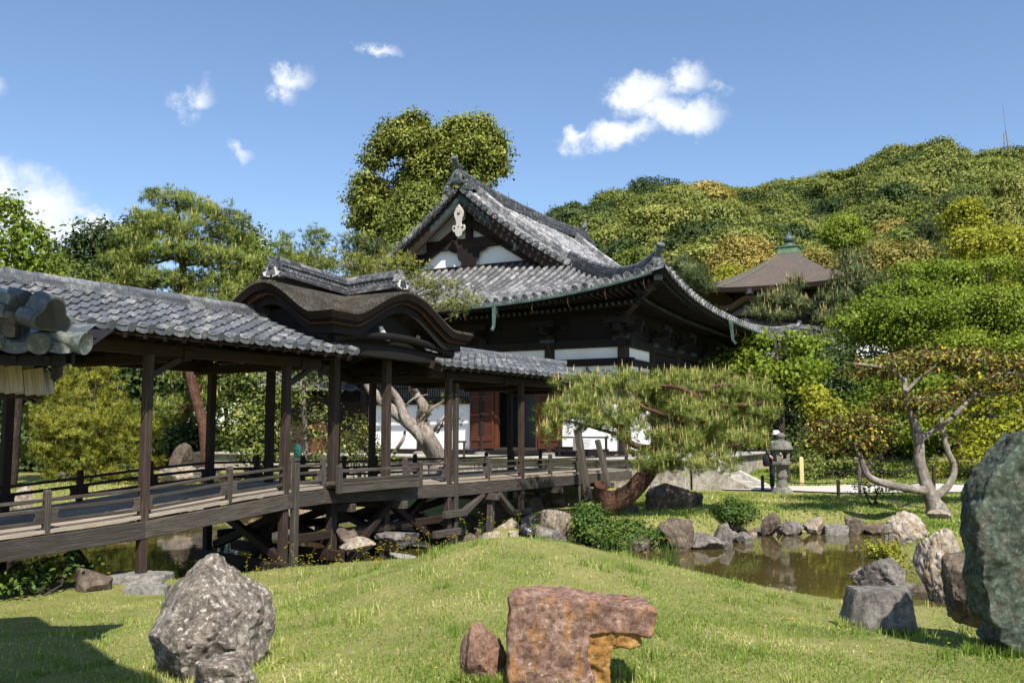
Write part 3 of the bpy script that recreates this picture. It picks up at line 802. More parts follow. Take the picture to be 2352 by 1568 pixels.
for c in (-.72 * KB, .72 * KB): b.beam(kp(-KA * .88, c, 1.38), kp(KA * .88, c, 1.38), .17, .2)
for a in (-.80 * KA, .80 * KA): b.beam(kp(a, -KB * .9, 1.26), kp(a, KB * .9, 1.26), .17, .2)
# curved rainbow beam in front of the arches
for dx in (0, 1):
    P = []
    for i in range(15):
        t = -1 + 2 * i / 14
        z = 1.50 + .16 * (1 - t * t)
        P.append(kp(-KA * .86, t * KB * .8, z) if dx == 0 else kp(t * KA * .84, KB * .82, z))
    b.tube(P, .075, 8)
b.build('eave_beam', M['wood_black'], BR, bevel=.01)
# tiled ridges with ornament tiles
def kridge(p, q, seed):
    b = MB(seed); p = Vector(p); q = Vector(q); L = (q - p).length
    def layer(wd, dz, h, mt=0): b.beam(p + UPZ * (dz + h / 2), q + UPZ * (dz + h / 2), wd, h)
    layer(.40, -.03, .045); layer(.34, .016, .035); layer(.30, .053, .03)
    layer(.24, .083, .095); layer(.29, .178, .03); layer(.26, .21, .03)
    n = round(L / .27)
    for i in range(n):
        a = p.lerp(q, i / n); c = p.lerp(q, (i + .97) / n)
        b.tube([a + UPZ * .255, c + UPZ * .255], [.085, .078], 10)
    # linked-ring frieze
    side = (q - p).normalized().cross(UPZ).normalized()
    m = round(L / .085)
    for sg in (1, -1):
        for i in range(m):
            ctr = p.lerp(q, (i + .5) / m) + UPZ * .13 + side * sg * .122
            e = (q - p).normalized()
            pts = [ctr + e * .042 * math.cos(k * math.pi / 4) + UPZ * .042 * math.sin(k * math.pi / 4) for k in range(9)]
            b.tube(pts, .008, 4, cap=False)
    b.build('ridge', M['tile_dark'], BR, smooth=40)
RZ = 2.50
kridge(kp(-1.92, 0, RZ + .10), kp(0, 0, RZ), 31); kridge(kp(1.92, 0, RZ + .10), kp(0, 0, RZ), 32)
kridge(kp(0, .02, RZ), kp(0, 1.16, RZ + .07), 33); kridge(kp(0, -.02, RZ), kp(0, -1.16, RZ + .07), 34)
def oni(name, base, fwd, up, size, parent, mat, seed=1, horn=True):
    """ridge-end ornament tile: stepped plate, scrolls, horns and a round boss"""
    f = Vector(fwd).normalized(); u = Vector(up); u = (u - f * u.dot(f)).normalized(); r = u.cross(f).normalized()
    base = Vector(base); s = size; b = MB(seed)
    outl = [(-.62, 0), (-.66, .16), (-.52, .26), (-.60, .40), (-.44, .52), (-.40, .72), (-.26, .86), (-.12, .98), (0, 1.04)]
    poly = outl + [(-x, y) for x, y in outl[::-1][1:]]
    b.prism([(x * s, y * s) for x, y in poly], base - f * .05 * s, r, u, f, .16 * s)
    inn = [(x * .72, .06 + y * .80) for x, y in poly]
    b.prism([(x * s, y * s) for x, y in inn], base + f * .11 * s, r, u, f, .08 * s)
    inn = [(x * .42, .16 + y * .55) for x, y in poly]
    b.prism([(x * s, y * s) for x, y in inn], base + f * .19 * s, r, u, f, .07 * s)
    for sg in (-1, 1):
        for (cx, cy, rr) in ((.56, .12, .15), (.34, .10, .10), (.46, .40, .09)):
            c = base + r * cx * s * sg + u * cy * s
            b.lathe(c - f * .02 * s, [(rr * s, 0), (rr * s, .2 * s), (rr * .8 * s, .24 * s), (rr * .72 * s, .19 * s), (rr * .4 * s, .19 * s), (rr * .3 * s, .25 * s), (.005, .25 * s)], 12, axis=f)
        if horn:
            b.tube([base + r * sg * .22 * s + u * .80 * s, base + r * sg * .34 * s + u * 1.0 * s + f * .1 * s, base + r * sg * .30 * s + u * 1.18 * s + f * .2 * s], [.08 * s, .06 * s, .02 * s], 7)
    b.lathe(base + u * .55 * s + f * .14 * s, [(.17 * s, 0), (.16 * s, .12 * s), (.08 * s, .18 * s), (.01, .19 * s)], 12, axis=f)
    return b.build(name, mat, parent, smooth=40)
oni('ridge_ornament', kp(-1.95, 0, RZ + .04), -KD, UPZ, .36, BR, M['tile_dark'], 1)
oni('ridge_ornament', kp(0, 1.20, RZ + .02), KN, UPZ, .36, BR, M['tile_dark'], 2)
oni('ridge_ornament', kp(1.95, 0, RZ + .04), KD, UPZ, .36, BR, M['tile_dark'], 3)
for p_, f_ in ((kp(-1.95, 0, RZ), -KD), (kp(0, 1.20, RZ - .02), KN)):
    r_ = UPZ.cross(f_).normalized(); b = MB(4)
    for sg in (-1, 1):
        b.prism([(0, 0), (.13, .03), (.15, .09), (.08, .1), (.06, .16), (0, .18)], p_ + r_ * .03 * sg + UPZ * .06 + f_ * .035, r_ * sg, UPZ, f_, .05)
    b.build('white_crest', M['plaster_old'], BR)
# ------------------------------------------------------------------ main hall
HK = Vector((3.52, 29.0, 0)); ha = math.radians(27.5)
HU = Vector((math.sin(ha), math.cos(ha), 0)); HV = Vector((-math.cos(ha), math.sin(ha), 0))
HW = 15.6; OV = 2.04; PW = HW / 2 + OV; QL = 22.0; HF = -.80
def hw(t, q, z): return HK + HV * t + HU * q + UPZ * z          # t: left along the front wall from the corner, q: back
def hr(p, e, z): return HK + HV * (HW / 2 + p) + HU * (e - OV) + UPZ * z   # p: from ridge (left +), e: from the front eave
HALL = thing('temple_hall', 'dark timber temple hall with white walls and a big grey tiled hip-and-gable roof', 'hall', hw(0, 0, HF))
E0, SA, SB_, LIFT = 3.98, .21, .0352, .78
def Sm(m): m = min(m, PW); return E0 + SA * m + SB_ * m * m
def lift(p, e):
    a = min(1, abs(p) / PW); c = min(1, abs(e - QL / 2) / (QL / 2))
    return LIFT * (a ** 3.2) * (c ** 4)
GV, GW = 4.95, 5.75     # verge plane and gable wall plane, from the eave
def Zs(p, e): return Sm(PW - abs(p)) + lift(p, e)
def Zf(p, e): return Sm(min(e, QL - e)) + lift(p, e)
def roof_z(p, e):
    m = min(PW - abs(p), e, QL - e)
    if GV <= e <= QL - GV: m = PW - abs(p)
    return Sm(m) + lift(p, e)
def tile_row(b, path, nor_side, rad=.088, n=6, disc=True, step=.36):
    """round tiles laid along path (eave first)"""
    P = [path[0]]; acc = 0
    # resample
    out = [Vector(path[0])]; rest = step; cur = Vector(path[0])
    for q in path[1:]:
        q = Vector(q)
        while (q - cur).length >= rest:
            cur = cur + (q - cur).normalized() * rest; out.append(cur.copy()); rest = step
        rest -= (q - cur).length; cur = q
    if (Vector(path[-1]) - out[-1]).length > .06: out.append(Vector(path[-1]))
    s = Vector(nor_side).normalized()
    for i in range(len(out) - 1):
        a, c = out[i], out[i + 1]; d = (c - a).normalized(); nn = s.cross(d).normalized(); nn = nn if nn.z > 0 else -nn
        r = b.rs.random(); rows = []
        for p, k in ((a, 1.06), (c + d * .01, .97)):
            rows.append([p + s * rad * k * math.cos(math.pi * j / n) + nn * (rad * k * math.sin(math.pi * j / n) + .0) for j in range(n + 1)])
        b.grid(rows, r=r)
    if disc:
        a = out[0]; d = (out[1] - out[0]).normalized(); nn = s.cross(d).normalized(); nn = nn if nn.z > 0 else -nn
        c = a + nn * .01
        b.lathe(c - d * .05, [(.02, .03), (.035, .0), (.05, .028), (.078, .028), (.086, .0), (.112, .0), (.112, .09)][::1], 14, axis=d)
# under-sheet: pan tiles, one sheet per slope with little steps
def pan_sheet(b, p_list, e_list, fn, m=0):
    b.grid([[hr(p, e, fn(p, e)) for p in p_list] for e in e_list])
NE = 48
def frange(a, c, n): return [a + (c - a) * i / n for i in range(n + 1)]
RS = .335
b = MB(1)     # right and left long slopes
for sg in (-1, 1):
    # main band between verges
    n_e = 40
    rows = []
    for e in frange(GV, QL - GV, n_e):
        rows.append([hr(sg * p, e, Zs(sg * p, e)) for p in frange(.0, PW, 26)])
    b.grid(rows, r=.2)
    # corner triangles
    for (ea, eb) in ((0, GV), (QL, QL - GV)):
        rows = []
        for i in range(13):
            e = ea + (eb - ea) * i / 12; m = abs(e - ea)
            rows.append([hr(sg * p, e, Zs(sg * p, e)) for p in frange(PW - m, PW, 14)])
        b.grid(rows, r=.2)
for far in (0, 1):
    rows = []
    for i in range(17):
        m = GW * i / 16; e = m if not far else QL - m
        rows.append([hr(p, e, Zf(p, e)) for p in frange(-(PW - m), PW - m, 44)])
    b.grid(rows, r=.2)
b.build('roof_pan_tiles', M['tile_dark'], HALL, smooth=40)
b = MB(2)
nrow = int(QL / RS)
for sg, fine in ((-1, True), (1, False)):
    for i in range(nrow + 1):
        e = .12 + i * (QL - .24) / nrow
        if not fine and i % 1: continue
        m = min(e, QL - e)
        top = .14 if GV - .02 <= e <= QL - GV + .02 else PW - m
        if PW - top < .25: continue
        path = [hr(sg * p, e, Zs(sg * p, e) + .018) for p in frange(PW + .02, top, 30)]
        tile_row(b, path, HU, n=6 if fine else 3, disc=fine)
b.build('round_roof_tiles', M['tile_hall'], HALL, smooth=45)
b = MB(3)
ncol = int(2 * PW / RS)
for far in (0, 1):
    for i in range(ncol + 1):
        p = -PW + .12 + i * (2 * PW - .24) / ncol
        m = min(PW - abs(p), GW)
        if m < .25: continue
        path = [hr(p, (e if not far else QL - e), Zf(p, e if not far else QL - e) + .018) for e in frange(-.02, m, 22)]
        tile_row(b, path, HV, n=6 if not far else 3, disc=not far)
b.build('skirt_roof_tiles', M['tile_skirt'], HALL, smooth=45)
# flat front tiles of the eaves
b = MB(4)
for pts in ([(p, -.04) for p in frange(-PW, PW, 120)], [(-PW - .04, e) for e in frange(0, QL, 130)], [(PW + .04, e) for e in frange(0, QL, 60)]):
    hi = [hr(p, e, roof_z(max(-PW, min(PW, p)), max(0, e)) + .015) for p, e in pts]
    lo = [hr(p, e, roof_z(max(-PW, min(PW, p)), max(0, e)) - .075) for p, e in pts]
    b.grid([lo, hi], r=.5)
b.build('eave_front_tiles', M['tile_hall'], HALL)
# soffit, fascia boards, rafters
b = MB(5)
wz = 3.72
def soff(p, e):
    m = min(PW - abs(p), e, QL - e); return E0 - .10 + lift(p, e) * (1 - min(1, m / 2.2)) + min(m, 2.2) * .05
for pts, inn in (([(p, 0) for p in frange(-PW, PW, 60)], lambda p, e: (p * (PW - 2.1) / PW, 2.1)), ([(-PW, e) for e in frange(0, QL, 60)], lambda p, e: (-(PW - 2.1), 2.1 + e * (QL - 4.2) / QL)),
                 ([(PW, e) for e in frange(0, QL, 40)], lambda p, e: (PW - 2.1, 2.1 + e * (QL - 4.2) / QL)), ([(p, QL) for p in frange(-PW, PW, 40)], lambda p, e: (p * (PW - 2.1) / PW, QL - 2.1))):
    o1 = [hr(p, e, soff(p, e) + .02) for p, e in pts]; o2 = [hr(*inn(p, e), soff(*inn(p, e)) + .02) for p, e in pts]
    b.grid([o1, o2])
    o3 = [hr(p * .992, e if 0 < e < QL else (.06 if e == 0 else QL - .06), soff(p, e) - .10) for p, e in pts]
    b.grid([o3, [hr(p * .992, e if 0 < e < QL else (.06 if e == 0 else QL - .06), roof_z(p, e) - .07) for p, e in pts]])
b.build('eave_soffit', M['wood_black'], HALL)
# rafters in two tiers with copper shod ends
for tier, (e0, e1, dz, sz) in enumerate(((.22, 1.3, -.13, .075), (.95, 2.1, -.27, .085))):
    b = MB(6 + tier); c_ = MB(16 + tier)
    def place(P0, P1):
        b.beam(P0, P1, sz, sz * 1.15); d = (P0 - P1).normalized(); c_.beam(P0 + d * .001, P0 + d * .03, sz * 1.04, sz * 1.2)
    p = -PW + .35
    while p < PW - .3:
        if PW - abs(p) > e0 + .15:
            pi = max(-(PW - e1 * .6), min(PW - e1 * .6, p))
            place(hr(p, e0, soff(p, e0) + dz + .06), hr(p, min(e1, PW - abs(p) + .3), soff(p, e1) + dz + .14))
        p += .2
    e = .35
    while e < QL - .3:
        place(hr(-PW + e0, e, soff(-PW + e0, e) + dz + .06), hr(-PW + min(e1, e + .3), e, soff(-PW + e1, e) + dz + .14)); e += .2
    b.build('rafters', M['wood_black'], HALL)['kind'] = 'stuff'; c_.build('rafter_end_caps', M['copper_dark'], HALL)['kind'] = 'stuff'
# corner beam
b = MB(9); b.beam(hw(.2, .2, 3.55), hr(-PW + .28, .28, soff(-PW, 0) - .12), .22, .28); b.build('corner_beam', M['wood_dark'], HALL)
b = MB(9); p0 = hr(-PW + .30, .30, soff(-PW, 0) - .13); b.beam(p0 - (HU - HV) * 0, p0 + (-HU - HV) * -.0 + Vector((.0, -.16, .03)), .24, .30); b.build('corner_beam_cap', M['copper'], HALL)

# ridges
def stack(b, path, wd, h, n, cap=.1, m=0):
    """flat ridge tiles stacked n high along path, round cap on top"""
    P = [Vector(p) for p in path]
    for k in range(n):
        z0 = h * k / n; w = wd * (1 - .25 * k / n) + (.03 if k % 2 else 0)
        for a, c in zip(P, P[1:]): b.beam(a + UPZ * (z0 + h / n * .45), c + UPZ * (z0 + h / n * .45), w, h / n * .80)
    for a, c in zip(P, P[1:]):
        b.beam(a + UPZ * h * .46, c + UPZ * h * .46, wd * .72, h * .98)
        b.tube([a + UPZ * (h + cap * .4), c + UPZ * (h + cap * .4)], cap, 8)
RIDGE_Z = Sm(PW)
def ridge_z(e):
    t = abs(e - QL / 2) / (QL / 2 - GV); return RIDGE_Z - .05 + .22 * t ** 3
b = MB(20)
stack(b, [hr(0, e, ridge_z(e)) for e in frange(GV - .05, QL - GV + .05, 22)], .42, .42, 8, .10)
b.build('main_ridge', M['tile_dark'], HALL, smooth=40)
b = MB(21)
for e in frange(GV + .6, QL - GV - .8, 6): b.cyl(hr(0, e, ridge_z(e) + .45), hr(.02, e, ridge_z(e) + .8), .012, .012, 5)
b.build('lightning_rods', M['copper'], HALL)
# descending ridges beside the gables, then down the hips
for sg in (-1, 1):
    for far in (0, 1):
        ee = (lambda e: e) if not far else (lambda e: QL - e)
        b = MB(22)
        stack(b, [hr(sg * p, ee(GV + 1.15), Zs(sg * p, ee(GV + 1.15)) + .05) for p in frange(.2, 5.3, 14)], .30, .30, 5, .085)
        b.build('descending_ridge', M['tile_hall'], HALL, smooth=40)
        b = MB(23)
        hip = [(sg * (PW - m), ee(m)) for m in frange(GV + .3, .32, 16)]
        stack(b, [hr(p, e, roof_z(p, e) + .02 + .22 * max(0, 1 - (PW - abs(p)) / 1.6) ** 2) for p, e in hip], .32, .36, 5, .09)
        b.build('hip_ridge', M['tile_dark'], HALL, smooth=40)
        p, e = hip[-1]; f = (HV * sg + (HU * -1 if not far else HU)).normalized()
        oni('hip_ornament', hr(p, e, roof_z(p, e) + .0) + f * .05, f, UPZ, .46, HALL, M['tile_oni'], 3, horn=False)
        b = MB(24); q0 = hr(p, e, roof_z(p, e) + .40)
        b.tube([q0 - f * .1, q0 + f * .12 + UPZ * .12, q0 + f * .28 + UPZ * .34], [.10, .105, .12], 14)
        b.lathe(q0 + f * .26 + UPZ * .32, [(.13, -.06), (.135, 0), (.09, .02), (.085, .005), (.02, .005)], 14, axis=(f * .16 + UPZ * .22))
        c0 = hr(p, e, roof_z(p, e) + .08) + f * .2
        b.lathe(c0, [(.125, -.1), (.13, .10), (.095, .12), (.09, .10), (.04, .10), (.02, .12), (.005, .12)], 14, axis=f + UPZ * .1)
        b.build('round_ornament_tile', M['tile_oni'], HALL, smooth=40)
        # second small end ornament where the tiers of the far hip step
        if far and sg < 0:
            p2, e2 = hip[9]
            oni('hip_ornament', hr(p2, e2, roof_z(p2, e2) + .05) + f * .15, f, UPZ, .36, HALL, M['tile_oni'], 5)
for far in (0, 1):
    e = GV - .1 if not far else QL - GV + .1; f = HU * (-1 if not far else 1)
    oni('gable_ornament', hr(0, e, ridge_z(e) - .12), f, UPZ, .66, HALL, M['tile_oni'], 8)
    b = MB(25); q0 = hr(0, e, ridge_z(e) + .56)
    b.tube([q0 - f * .15, q0 + f * .14 + UPZ * .1, q0 + f * .34 + UPZ * .34], [.11, .115, .13], 14)
    b.lathe(q0 + f * .33 + UPZ * .33, [(.14, -.06), (.145, 0), (.10, .02), (.09, .005), (.04, .005), (.03, .02), (.005, .02)], 14, axis=(f * .2 + UPZ * .24))
    b.build('round_ornament_tile', M['tile_oni'], HALL, smooth=40)
    for sg in (-1, 1):
        oni('gable_scroll_tile', hr(sg * .42, e + (.03 if far else -.03), ridge_z(e) - .42), f, UPZ, .40, HALL, M['tile_oni'], 9, horn=False)
# verge: short round tiles facing out along the rake
for far in (0, 1):
    e0 = GV - .12 if not far else QL - GV + .12; f = HU * (-1 if not far else 1)
    for sg in (-1, 1):
        b = MB(26 + sg); p = .32
        while p < PW - GV + .15:
            z = Zs(sg * p, GV) + .055
            c = hr(sg * p, e0, z); r = b.rs.random()
            b.cyl(c - f * .45, c + f * .06, .088, .094, 12, r=r)
            b.lathe(c + f * .05, [(.115, -.05), (.115, .03), (.09, .035), (.083, .015), (.05, .015), (.035, .04), (.005, .04)], 14, axis=f)
            sl_ = .30 / math.sqrt(1 + (SA + 2 * SB_ * (PW - p)) ** 2); p += sl_
        # layered flat tiles under the discs
        rows_hi = [hr(sg * p, e0 + (.06 if not far else -.06), Zs(sg * p, GV) + .02) for p in frange(.05, PW - GV + .2, 18)]
        rows_lo = [hr(sg * p, e0 + (.06 if not far else -.06), Zs(sg * p, GV) - .11) for p in frange(.05, PW - GV + .2, 18)]
        b.grid([rows_lo, rows_hi], r=.4)
        b.build('verge_tiles', M['tile_hall'], HALL, smooth=45)
# gable: bargeboards, pendant, beams, panels
GX0 = PW - GV
for sg in (-1, 1):
    b = MB(27); c_ = MB(28)
    e = GV + .08
    ps = frange(0, GX0 + .35, 18)
    hi = lambda p: Zs(p, GV) - .10
    dep = lambda p: .62 - .12 * (p / GX0) + (.10 if p > GX0 - .2 else 0)
    b.grid([[hr(sg * p, e, hi(p) - dep(p)) for p in ps], [hr(sg * p, e, hi(p)) for p in ps]])
    b.grid([[hr(sg * p, e + .10, hi(p) - dep(p)) for p in ps], [hr(sg * p, e, hi(p) - dep(p)) for p in ps]])
    b.grid([[hr(sg * p, e + .10, hi(p) - dep(p)) for p in ps], [hr(sg * p, e + .10, hi(p)) for p in ps]])
    b.build('barge_board', M['wood_dark'], HALL)
    # copper sheathing with a toothed edge near apex and foot
    for (pa, pb) in ((0, 1.35), (GX0 - .75, GX0 + .33)):
        pp = frange(pa, pb, 16)
        c_ = MB(28); c_.grid([[hr(sg * p, e - .012, hi(p) - dep(p) * (.80 + .14 * vnoise(np.array([[p * 3.1, sg, 0.5]]), 4)[0])) for i, p in enumerate(pp)], [hr(sg * p, e - .012, hi(p) - .16) for p in pp]])
        c_.build('barge_board_copper', M['copper_dark'], HALL)
    # side fish ornament
    q = hr(sg * 2.35, e - .04, hi(2.35) - .62)
    b = MB(29); b.tube([q + UPZ * .32 - HV * sg * .10, q + UPZ * .18 + HV * sg * .10, q - UPZ * .05 + HV * sg * .05, q - UPZ * .14 - HV * sg * .12], [.03, .09, .07, .02], 8); b.build('gable_side_pendant', M['copper_dark'], HALL, smooth=40)
# pendant
o_ = hr(0, GV + .02, RIDGE_Z - .92)
half = [(0, .28), (.17, .06), (.26, -.12), (.24, -.30), (.18, -.42), (.14, -.62), (.18, -.74), (.30, -.70), (.36, -.84), (.31, -1.0), (.20, -1.06), (.14, -1.22), (0, -1.30)]
half = [(x * .84, y * .84) for x, y in half]; poly = half + [(-x, y) for x, y in half[::-1][1:-1]]
b = MB(30); b.prism(poly, o_, HV * -1, UPZ, -HU, .07); b.build('gable_pendant', M['pendant'], HALL, bevel=.02)
b = MB(31)
for x, y, r_ in ((0, -.2, .05), (-.05, -.16, .03), (.05, -.16, .03), (-.22, -.84, .05), (.22, -.84, .05), (0, -.80, .03)):
    x *= .84; y *= .84
    b.cyl(o_ - HV * x + UPZ * y - HU * .065, o_ - HV * x + UPZ * y - HU * .078, r_, r_, 10)
b.build('pendant_fittings', M['copper_dark'], HALL)
# gable wall
b = MB(32); gz0 = Sm(GW) - .1
gp = frange(-(PW - GW) , PW - GW, 30)
b.grid([[hr(p, GW + .12, gz0 - .3) for p in gp], [hr(p, GW + .12, max(gz0 - .3, Zs(p, GV) - .12)) for p in gp]])
b.build('gable_wall', M['plaster'], HALL)
def gbeam(p0, z0, p1, z1, w, h, e=GW, name='gable_beam', mt='wood_dark'):
    b = MB(int(z0 * 10)); b.beam(hr(p0, e, z0), hr(p1, e, z1), w, h); b.build(name, M[mt], HALL, bevel=.01)
gbeam(-3.7, gz0 + .08, 3.7, gz0 + .08, .16, .28); gbeam(-3.9, gz0 - .18, 3.9, gz0 - .18, .22, .18)
gbeam(-1.95, gz0 + 1.12, 1.95, gz0 + 1.12, .18, .40); gbeam(-.0, gz0 + 1.2, 0, gz0 + 3.1, .26, .2)
for sg in (-1, 1):
    gbeam(sg * 4.0, Sm(PW - 4.0) - .72, sg * .05, RIDGE_Z - 1.25, .14, .34, GW - .02)
# carved strut and cloud brackets leave white cloud-shaped panels
b = MB(33)
arch = [(0, 0), (.34, .0), (.30, .16), (.46, .30), (.50, .52), (.80, .62), (.9, .74), (0, .74)]
for sg in (-1, 1):
    b.prism([(x * sg, y) for x, y in arch], hr(0, GW - .04, gz0 + .20), -HV, UPZ, -HU, .06)
    a2 = [(0, 0), (.12, .14), (.36, .20), (.50, .40), (.86, .50), (1.1, .60), (1.2, .66), (-.05, .62), (-.5, .30), (-.9, 0)]
    b.prism([(-x * sg, y) for x, y in a2], hr(sg * -2.75, GW - .04, gz0 + .20), -HV, UPZ, -HU, .06)
b.build('gable_carving', M['wood_black'], HALL)

# gutters
def gutter(pts, name='gutter'):
    b = MB(40)
    for a, c in zip(pts, pts[1:]): b.beam(a, c, .10, .06)
    b.build(name, M['copper'], HALL)
gutter([hr(p, -.12, roof_z(p, 0) - .13) for p in frange(-PW + .35, PW - .5, 40)])
gutter([hr(-PW - .12, e, roof_z(-PW, e) - .13) for e in frange(7.0, 14.6, 12)])
for (pt, L_, dn) in ((hr(-4.35, -.14, roof_z(-4.35, 0) - .15), .78, -HU), (hr(-PW - .14, 7.0, roof_z(-PW, 7) - .15), .8, -HV), (hr(-PW - .14, 14.4, roof_z(-PW, 14.4) - .15), .8, -HV)):
    b = MB(41); b.beam(pt, pt + dn * .06 - UPZ * L_ * .85, .11, .12, up=dn, taper=.62); b.beam(pt + dn * .06 - UPZ * L_ * .83, pt + dn * .17 - UPZ * L_, .07, .07, up=HV)
    b.build('downspout', M['copper'], HALL)
b = MB(42)
for p in frange(-PW + .6, -2, 6):
    q = hr(p, -.06, roof_z(p, 0) - .2); b.tube([q, q - UPZ * .18 - HU * .02, q - UPZ * .30 + HU * .1], .012, 5)
for e in frange(8, 13.5, 4):
    q = hr(-PW - .06, e, roof_z(-PW, e) - .2); b.tube([q, q - UPZ * .25 - HV * .02, q - UPZ * .42 + HV * .12], .012, 5)
b.build('gutter_hooks', M['copper_rust'], HALL)

# ---- walls
cols = [0, 2.55, 5.05, 7.5, 10.0, 12.6, 15.6]
qcols = [0, 2.5, 5.4, 8.9, 12.4, 15.4, 17.9]
for k, t in enumerate(cols):
    b = MB(50 + k); b.tube([hw(t, 0, HF), hw(t, 0, 3.1)], .19, 16); b.build('column', M['wood_post'] if k == 0 else M['wood_dark'], HALL, smooth=40)
for k, q in enumerate(qcols[1:]):
    b = MB(60 + k); b.tube([hw(0, q, HF), hw(0, q, 3.1)], .19, 12); b.build('column', M['wood_dark'], HALL, smooth=40)
for t in cols:
    b = MB(61); b.lathe(hw(t, 0, HF - .02), [(.34, 0), (.33, .07), (.24, .12)], 12); b.build('base_stone', M['stone_grey'], HALL)
def wpanel(name, t0, t1, z0, z1, mt, q=.0, th=.10):
    b = MB(70); b.beam(hw(t0, q, (z0 + z1) / 2), hw(t1, q, (z0 + z1) / 2), th, z1 - z0); return b.build(name, M[mt], HALL)
def spanel(name, q0, q1, z0, z1, mt, t=.0, th=.10):
    b = MB(71); b.beam(hw(t, q0, (z0 + z1) / 2), hw(t, q1, (z0 + z1) / 2), th, z1 - z0); return b.build(name, M[mt], HALL)
for k in range(6):
    a, c = cols[k] + .17, cols[k + 1] - .17
    wpanel('upper_wall', a, c, 2.30, 2.64, 'plaster' if k < 4 else 'wood_dark')
    if k != 1: wpanel('wall' if k < 4 else 'timber_wall', a, c, HF + .14, 2.06, 'plaster' if k < 4 else 'wood_dark', .02)
for k in range(6):
    a, c = qcols[k] + .17, qcols[k + 1] - .17
    if k == 0: spanel('upper_wall', a, c, 2.30, 2.64, 'plaster'); spanel('wall', a, c, HF + .14, 2.06, 'plaster', -.0)
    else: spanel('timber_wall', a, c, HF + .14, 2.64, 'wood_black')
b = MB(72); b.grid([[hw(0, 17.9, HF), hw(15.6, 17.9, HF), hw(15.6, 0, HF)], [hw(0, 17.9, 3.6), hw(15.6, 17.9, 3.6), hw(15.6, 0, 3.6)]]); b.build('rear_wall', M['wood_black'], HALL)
b = MB(73); b.beam(hw(0, 0, 3.36), hw(15.6, 0, 3.36), .10, 1.4); b.beam(hw(0, 0.06, 3.36), hw(0, 17.9, 3.36), .10, 1.4); b.build('upper_timber_wall', M['wood_black'], HALL)
for (z, h, th) in ((2.78, .26, .30), (2.18, .22, .24), (HF + .09, .16, .26)):
    b = MB(int(z * 7 + 40)); b.beam(hw(-.35, -.02, z), hw(15.9, -.02, z), th, h); b.build('wall_beam', M['wood_black'], HALL, bevel=.01)
    b = MB(int(z * 9 + 40)); b.beam(hw(-.02, -.33, z + .003), hw(-.02, 18, z + .003), th - .01, h); b.build('wall_beam', M['wood_black'], HALL, bevel=.01)
# bracket blocks above the columns with weathered end caps
for (t, q) in [(x, 0) for x in cols] + [(0, x) for x in qcols[1:]]:
    b = MB(int(t * 5 + q * 3)); ax = HV if q == 0 else HU; out = -HU if q == 0 else -HV
    p = hw(t, q, 2.98)
    b.beam(p - ax * .18, p + ax * .18, .36, .2); b.beam(p - ax * .62 + UPZ * .2, p + ax * .62 + UPZ * .2, .16, .2)
    for k in (-.55, 0, .55): b.beam(p + ax * (k - .13) + UPZ * .38, p + ax * (k + .13) + UPZ * .38, .24, .16)
    b.beam(p + UPZ * .2, p + out * .75 + UPZ * .26, .16, .2); b.beam(p + out * .62 - ax * .4 + UPZ * .46, p + out * .62 + ax * .4 + UPZ * .46, .15, .18)
    b.build('bracket', M['wood_black'], HALL, bevel=.01)
for (t, q) in [(0, 0), (2.55, 0), (0, 2.5), (0, 4), (0, 5.4), (0, 7), (0, 8.9)]:
    out = -HU if q == 0 else -HV; ax = HV if q == 0 else HU
    p = hw(t, q, 2.90 + (0.02 if q == 0 else 0)) + out * .20
    b = MB(3); b.tube([p - ax * .26, p + ax * .26], [.075, .075], 8); b.build('bracket_fitting', M['copper_dark'], HALL)
# cusped windows
def cusped(ctr_t, ctr_q, ax, out, z0, z1, w):
    h = z1 - z0; r = w / 2
    half = [(r * 1.12, 0), (r * 1.0, h * .25), (r * .98, h * .55), (r * .90, h * .68), (r * .80, h * .74), (r * .72, h * .84), (r * .50, h * .885), (r * .30, h * .93), (r * .12, h * .96), (0, h * 1.05)]
    poly = half + [(-x, y) for x, y in half[::-1][1:]]
    o_ = hw(ctr_t, ctr_q, z0) + out * .055
    b = MB(80); b.prism(poly, o_, ax, UPZ, out, .05); w_ = b.build('cusped_window', M['wood_black'], HALL)
    inn = [(x * .80, h * .05 + y * .86) for x, y in poly]
    b = MB(81); b.prism(inn, o_ + out * .052, ax, UPZ, out, .004); b.build('window_opening', M['iron'], w_)
    b = MB(82)
    for k in range(-3, 4): b.beam(o_ + ax * (k * w * .1) + UPZ * h * .06 + out * .06, o_ + ax * (k * w * .1) + UPZ * h * (.84 - abs(k) * .04) + out * .06, .03, .02, up=out)
    b.build('window_bars', M['wood_black'], w_)
cusped(1.22, 0, -HV, -HU, .62, 1.98, .92)
cusped(0, 1.25, HU, -HV, .62, 1.98, .92)
